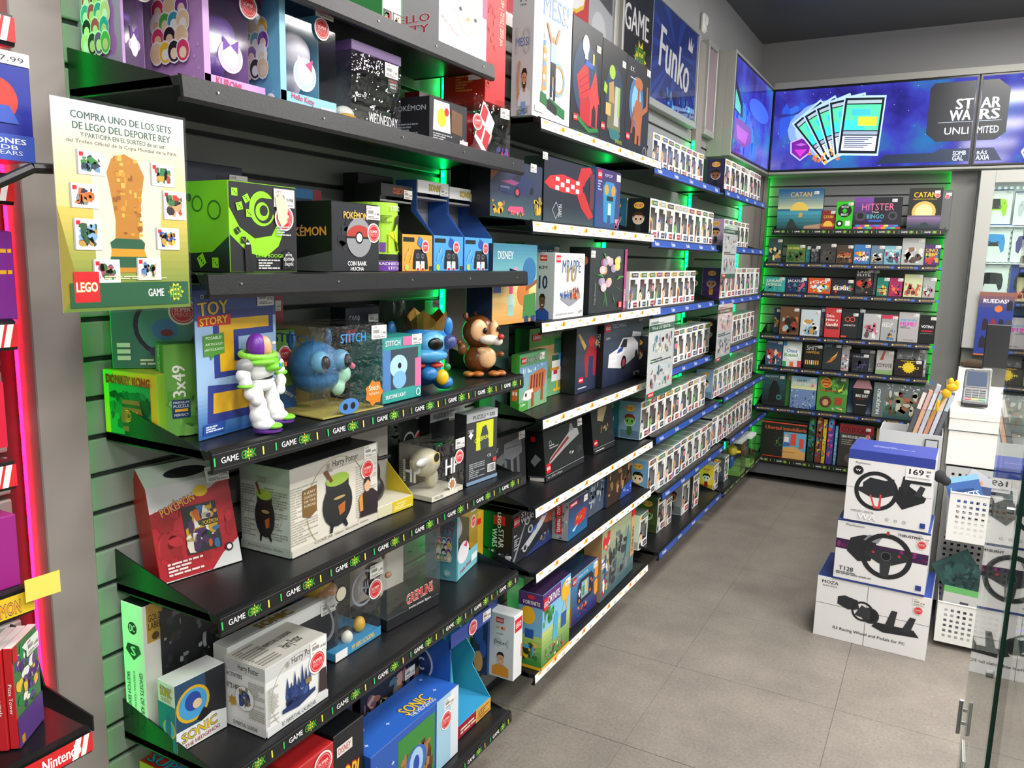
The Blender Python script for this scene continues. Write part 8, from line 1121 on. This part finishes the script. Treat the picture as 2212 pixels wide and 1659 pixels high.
# lit controller cabinet on the back wall
cx0 = 1.525; o = empty('display_cabinet', (cx0, 6.12, 1.14), 0, 'grey framed wall cabinet with bright white perforated interior on the back wall', 'cabinet'); cw, ch = 1.3, 1.165
fr = mat('b0b0ab', .4, .1); LITP = mat('e8f4f4', .4, 0, .55, name='backlit_white_panel')
for nm, b in (('frame_rail', (0, 0, 0, .085, .03, ch)), ('frame_rail', (cw - .085, 0, 0, cw, .03, ch)), ('frame_rail', (.085, 0, 0, cw - .085, .03, .08)), ('frame_rail', (.085, 0, ch - .08, cw - .085, .03, ch)), ('side_board', (0, .03, 0, .01, .28, ch)), ('side_board', (cw - .01, .03, 0, cw, .28, ch))):
    mb = MB(); mb.box(*b, fr); mb.build(nm, o, .002)
mb = MB(); mb.box(.01, .27, 0, cw - .01, .28, ch, LITP); mb.build('lit_back', o)
b = perf(cw - .1, ch - .1, .035, .018, mat('dfe6e6', .4), .002).build('perforated_panel', o, kind='stuff'); b.location = (.05, .262, .05)
for z_ in (.325, .57, .81):
    mb = MB(); mb.box(.088, .04, z_ - .006, cw - .088, .258, z_, mat('f0f4f4', .3)); mb.build('shelf_board', o)
mb = MB(); mb.box(.085, .012, .08, cw - .085, .016, ch - .08, GLASS); mb.build('glass_door', o)
def padart(c, c2, W=.95): return [Pg([(.16, .3), (.14, .55), (.22, .72), (.4, .74), (.62, .74), (.8, .72), (.86, .55), (.84, .3), (.76, .24), (.68, .42), (.34, .42), (.26, .24)], c), Pg([(.36, .46), (.4, .74), (.62, .74), (.66, .46)], c2), Ci(.37, .52, .045, mixhex(c, '000000', .4)), Ci(.64, .52, .045, mixhex(c, '000000', .4)), Ci(.76, .62, .03, mixhex(c, '000000', .25), 10), Rc(.22, .58, .06, .04, mixhex(c, '000000', .25)), Tx('PlayStation', .22, .93, .3, .04, '2a2c34')]
def pad(uL, uR, vT, z_, lab, c, c2, cf='eceeee', extra=()): 
    P = aty(6.19, uL, z_); w_, h = spec(P, 0, uR, vT); box(P, 0, w_, h, .06, lab, cf, cl='d0d4d8', ct='2a3a8a', f=padart(c, c2) + [Rc(0, .97, 1, .03, '2a4a9a')] + list(extra), tagp=(.86, .93, .7), name='controller_box', group='controller boxes in the lit cabinet')
zc = [1.14 + .816, 1.14 + .576, 1.14 + .331]
pad(2112, 2181, 410, zc[0], 'white controller box with lime green pad, top row of lit cabinet', 'a8dc20', '26282c'); pad(2186, 2250, 414, zc[0], 'pale controller box right of the lime green one, top row', 'c8ccd0', 'b8bcc0')
pad(2106, 2176, 484, zc[1], 'white controller box with light blue pad, middle row of lit cabinet', '3a9ae0', '3a9ae0', extra=[Pg([(.34, .42), (.4, .52), (.62, .52), (.68, .42)], '1c1e22')]); pad(2180, 2246, 488, zc[1], 'white controller box with violet pad, middle row of lit cabinet', '4a4484', '8a8a90')
pad(2098, 2172, 568, zc[2], 'white controller box with black professional pad, lower row of lit cabinet', '26282e', '1a1b20', extra=[Tx('REVOLUTION 5', .5, .12, .6, .05, '2a2c30', 0, .01)]); pad(2176, 2240, 572, zc[2], 'blue controller box with black pad, lower row of lit cabinet', '15171c', '1c1e24', cf='24409c')
P = aty(6.08, 2104, 1.16); w_ = along(P, D(0), 2189); o = empty('promo_poster', (P.x, 6.095, 1.10), 0, 'blue gaming chair promotion poster taped on the cabinet door', 'poster'); w_ = .32; h = .42
mb = MB(); mb.box(0, 0, 0, w_, .001, h, mat('2a3c8c', .35)); mb.build('paper_sheet', o); art(o, {'f': [Gd(0, .7, 1, .3, '2a3c8c', '8a5a50', 5), Tx('RUEDAS!', .3, .86, .44, .06, 'f0f0f4', 0, .04), Ci(.36, .74, .07, 'd8702a')] + [Pg([(.1 + .14 * j, .4), (.1 + .14 * j, .52), (.12 + .14 * j, .58), (.18 + .14 * j, .58), (.2 + .14 * j, .52), (.2 + .14 * j, .4)], ['2a1a24', '8a2030', '1c1c24', '3a3a44', 'a8903a'][j % 5]) for j in range(5)] + [Pg([(.5 + .14 * j, .72), (.5 + .14 * j, .84), (.56 + .14 * j, .88), (.6 + .14 * j, .84), (.6 + .14 * j, .72)], '1c1c24') for j in range(3)] + [Pg([(.08 + .16 * j, .12), (.08 + .16 * j, .26), (.13 + .16 * j, .32), (.2 + .16 * j, .26), (.2 + .16 * j, .12)], '20222c') for j in range(3)] + [Tx('119', .84, .44, .16, .06, 'e85a4a', 0, .04), Rc(0, 0, 1, .02, 'd8702a')]}, w_, .001, h)
mb = MB(); mb.box(1.53, 6.2, .0, 4.88, L, 1.13, CG); o = mb.build('base_cabinet', None, .003); tag(o, 'grey base cabinet below the lit wall cabinet', 'cabinet')
# glass display case at the right edge
GX = 1.512
o = empty('glass_display_case', (GX, .55, 0), 0, 'tall glass display case with green-edged panes at the right edge', 'display case')
mb = MB(); mb.box(0, .68, .12, .004, 1.19, 2.2, GLASS); mb.build('glass_door', o)
mb = MB(); mb.box(0, -.6, .12, .005, .645, 2.2, GLASS); mb.build('glass_pane', o)
mb = MB(); mb.box(-.003, .648, .12, .012, .672, 2.2, mat('1a5a4c', .08)); mb.build('green_glass_edge', o, .001)
mb = MB(); mb.box(.0, -.6, 0, .75, .7, .12, mat('3a3c40', .4)); mb.build('plinth', o, .003)
for z_ in (.55, .86, 1.16, 1.46, 1.76):
    mb = MB(); mb.box(.02, -.58, z_, .72, .68, z_ + .006, mat('174a40', .05)); mb.build('glass_shelf', o)
mb = MB(); mb.box(.74, -.6, .12, .75, .7, 2.2, mat('55575a', .5)); mb.build('back_board', o)
mb = MB(); mb.cyl((-.008, 1.150, .755), (-.008, 1.150, .825), .004, ALU, 12); mb.cyl((-.008, 1.175, .74), (-.008, 1.175, .81), .003, ALU, 12); mb.box(-.008, 1.148, .775, 0, 1.152, .781, ALU); mb.box(-.008, 1.173, .79, 0, 1.177, .796, ALU); mb.build('door_handle', o)
for z_ in (.81, 1.08, 1.33): mb = MB(); mb.cyl((.001, .74, z_), (-.008, .74, z_), .006, ALU, 10); mb.build('hinge_stud', o)
mb = MB(); mb.box(-.0025, 1.03, .66, -.0005, 1.11, .765, mat('f4f4f2', .4)); mb.box(-.003, 1.06, .66, -.0025, 1.068, .75, mat('4a6a70', .3)); mb.build('door_label', o)
for j, (y_, z_, h_, c_, lb) in enumerate(((.93, .866, .2, '26282c', 'black racing accessory box'), (.72, .866, .22, '1c1e20', 'black glossy accessory box'), (.95, .556, .22, '3a4438', 'dark olive game box'), (.70, .556, .2, '1a1b1e', 'black figure box'), (.95, 1.166, .2, '2c3034', 'charcoal gadget box'), (.72, 1.166, .22, '4a4c50', 'grey gadget box'), (.95, 1.466, .18, '6a6c70', 'silver gadget box'))):
    box(Vector((GX + .08, y_ + .24, z_)), -90, .2, h_, .25, '%s on a shelf inside the glass display case, %s item' % (lb, ORDI[j]), c_, cl='1a1a1c', f=[Tx('MATTE', .5, .3, .6, .12, 'e0e0e0', 0, .03), Ci(.3, .7, .1, 'c8683a', 12), Ci(.6, .7, .07, 'e8e8e8', 12), Bl(.1, .1, .8, .3, 520 + j, [mixhex(c_, 'ffffff', .2), mixhex(c_, 'ffffff', .4)], 6, .4)], name='accessory_box', group='boxes inside the glass display case')
bpy.context.view_layer.update()
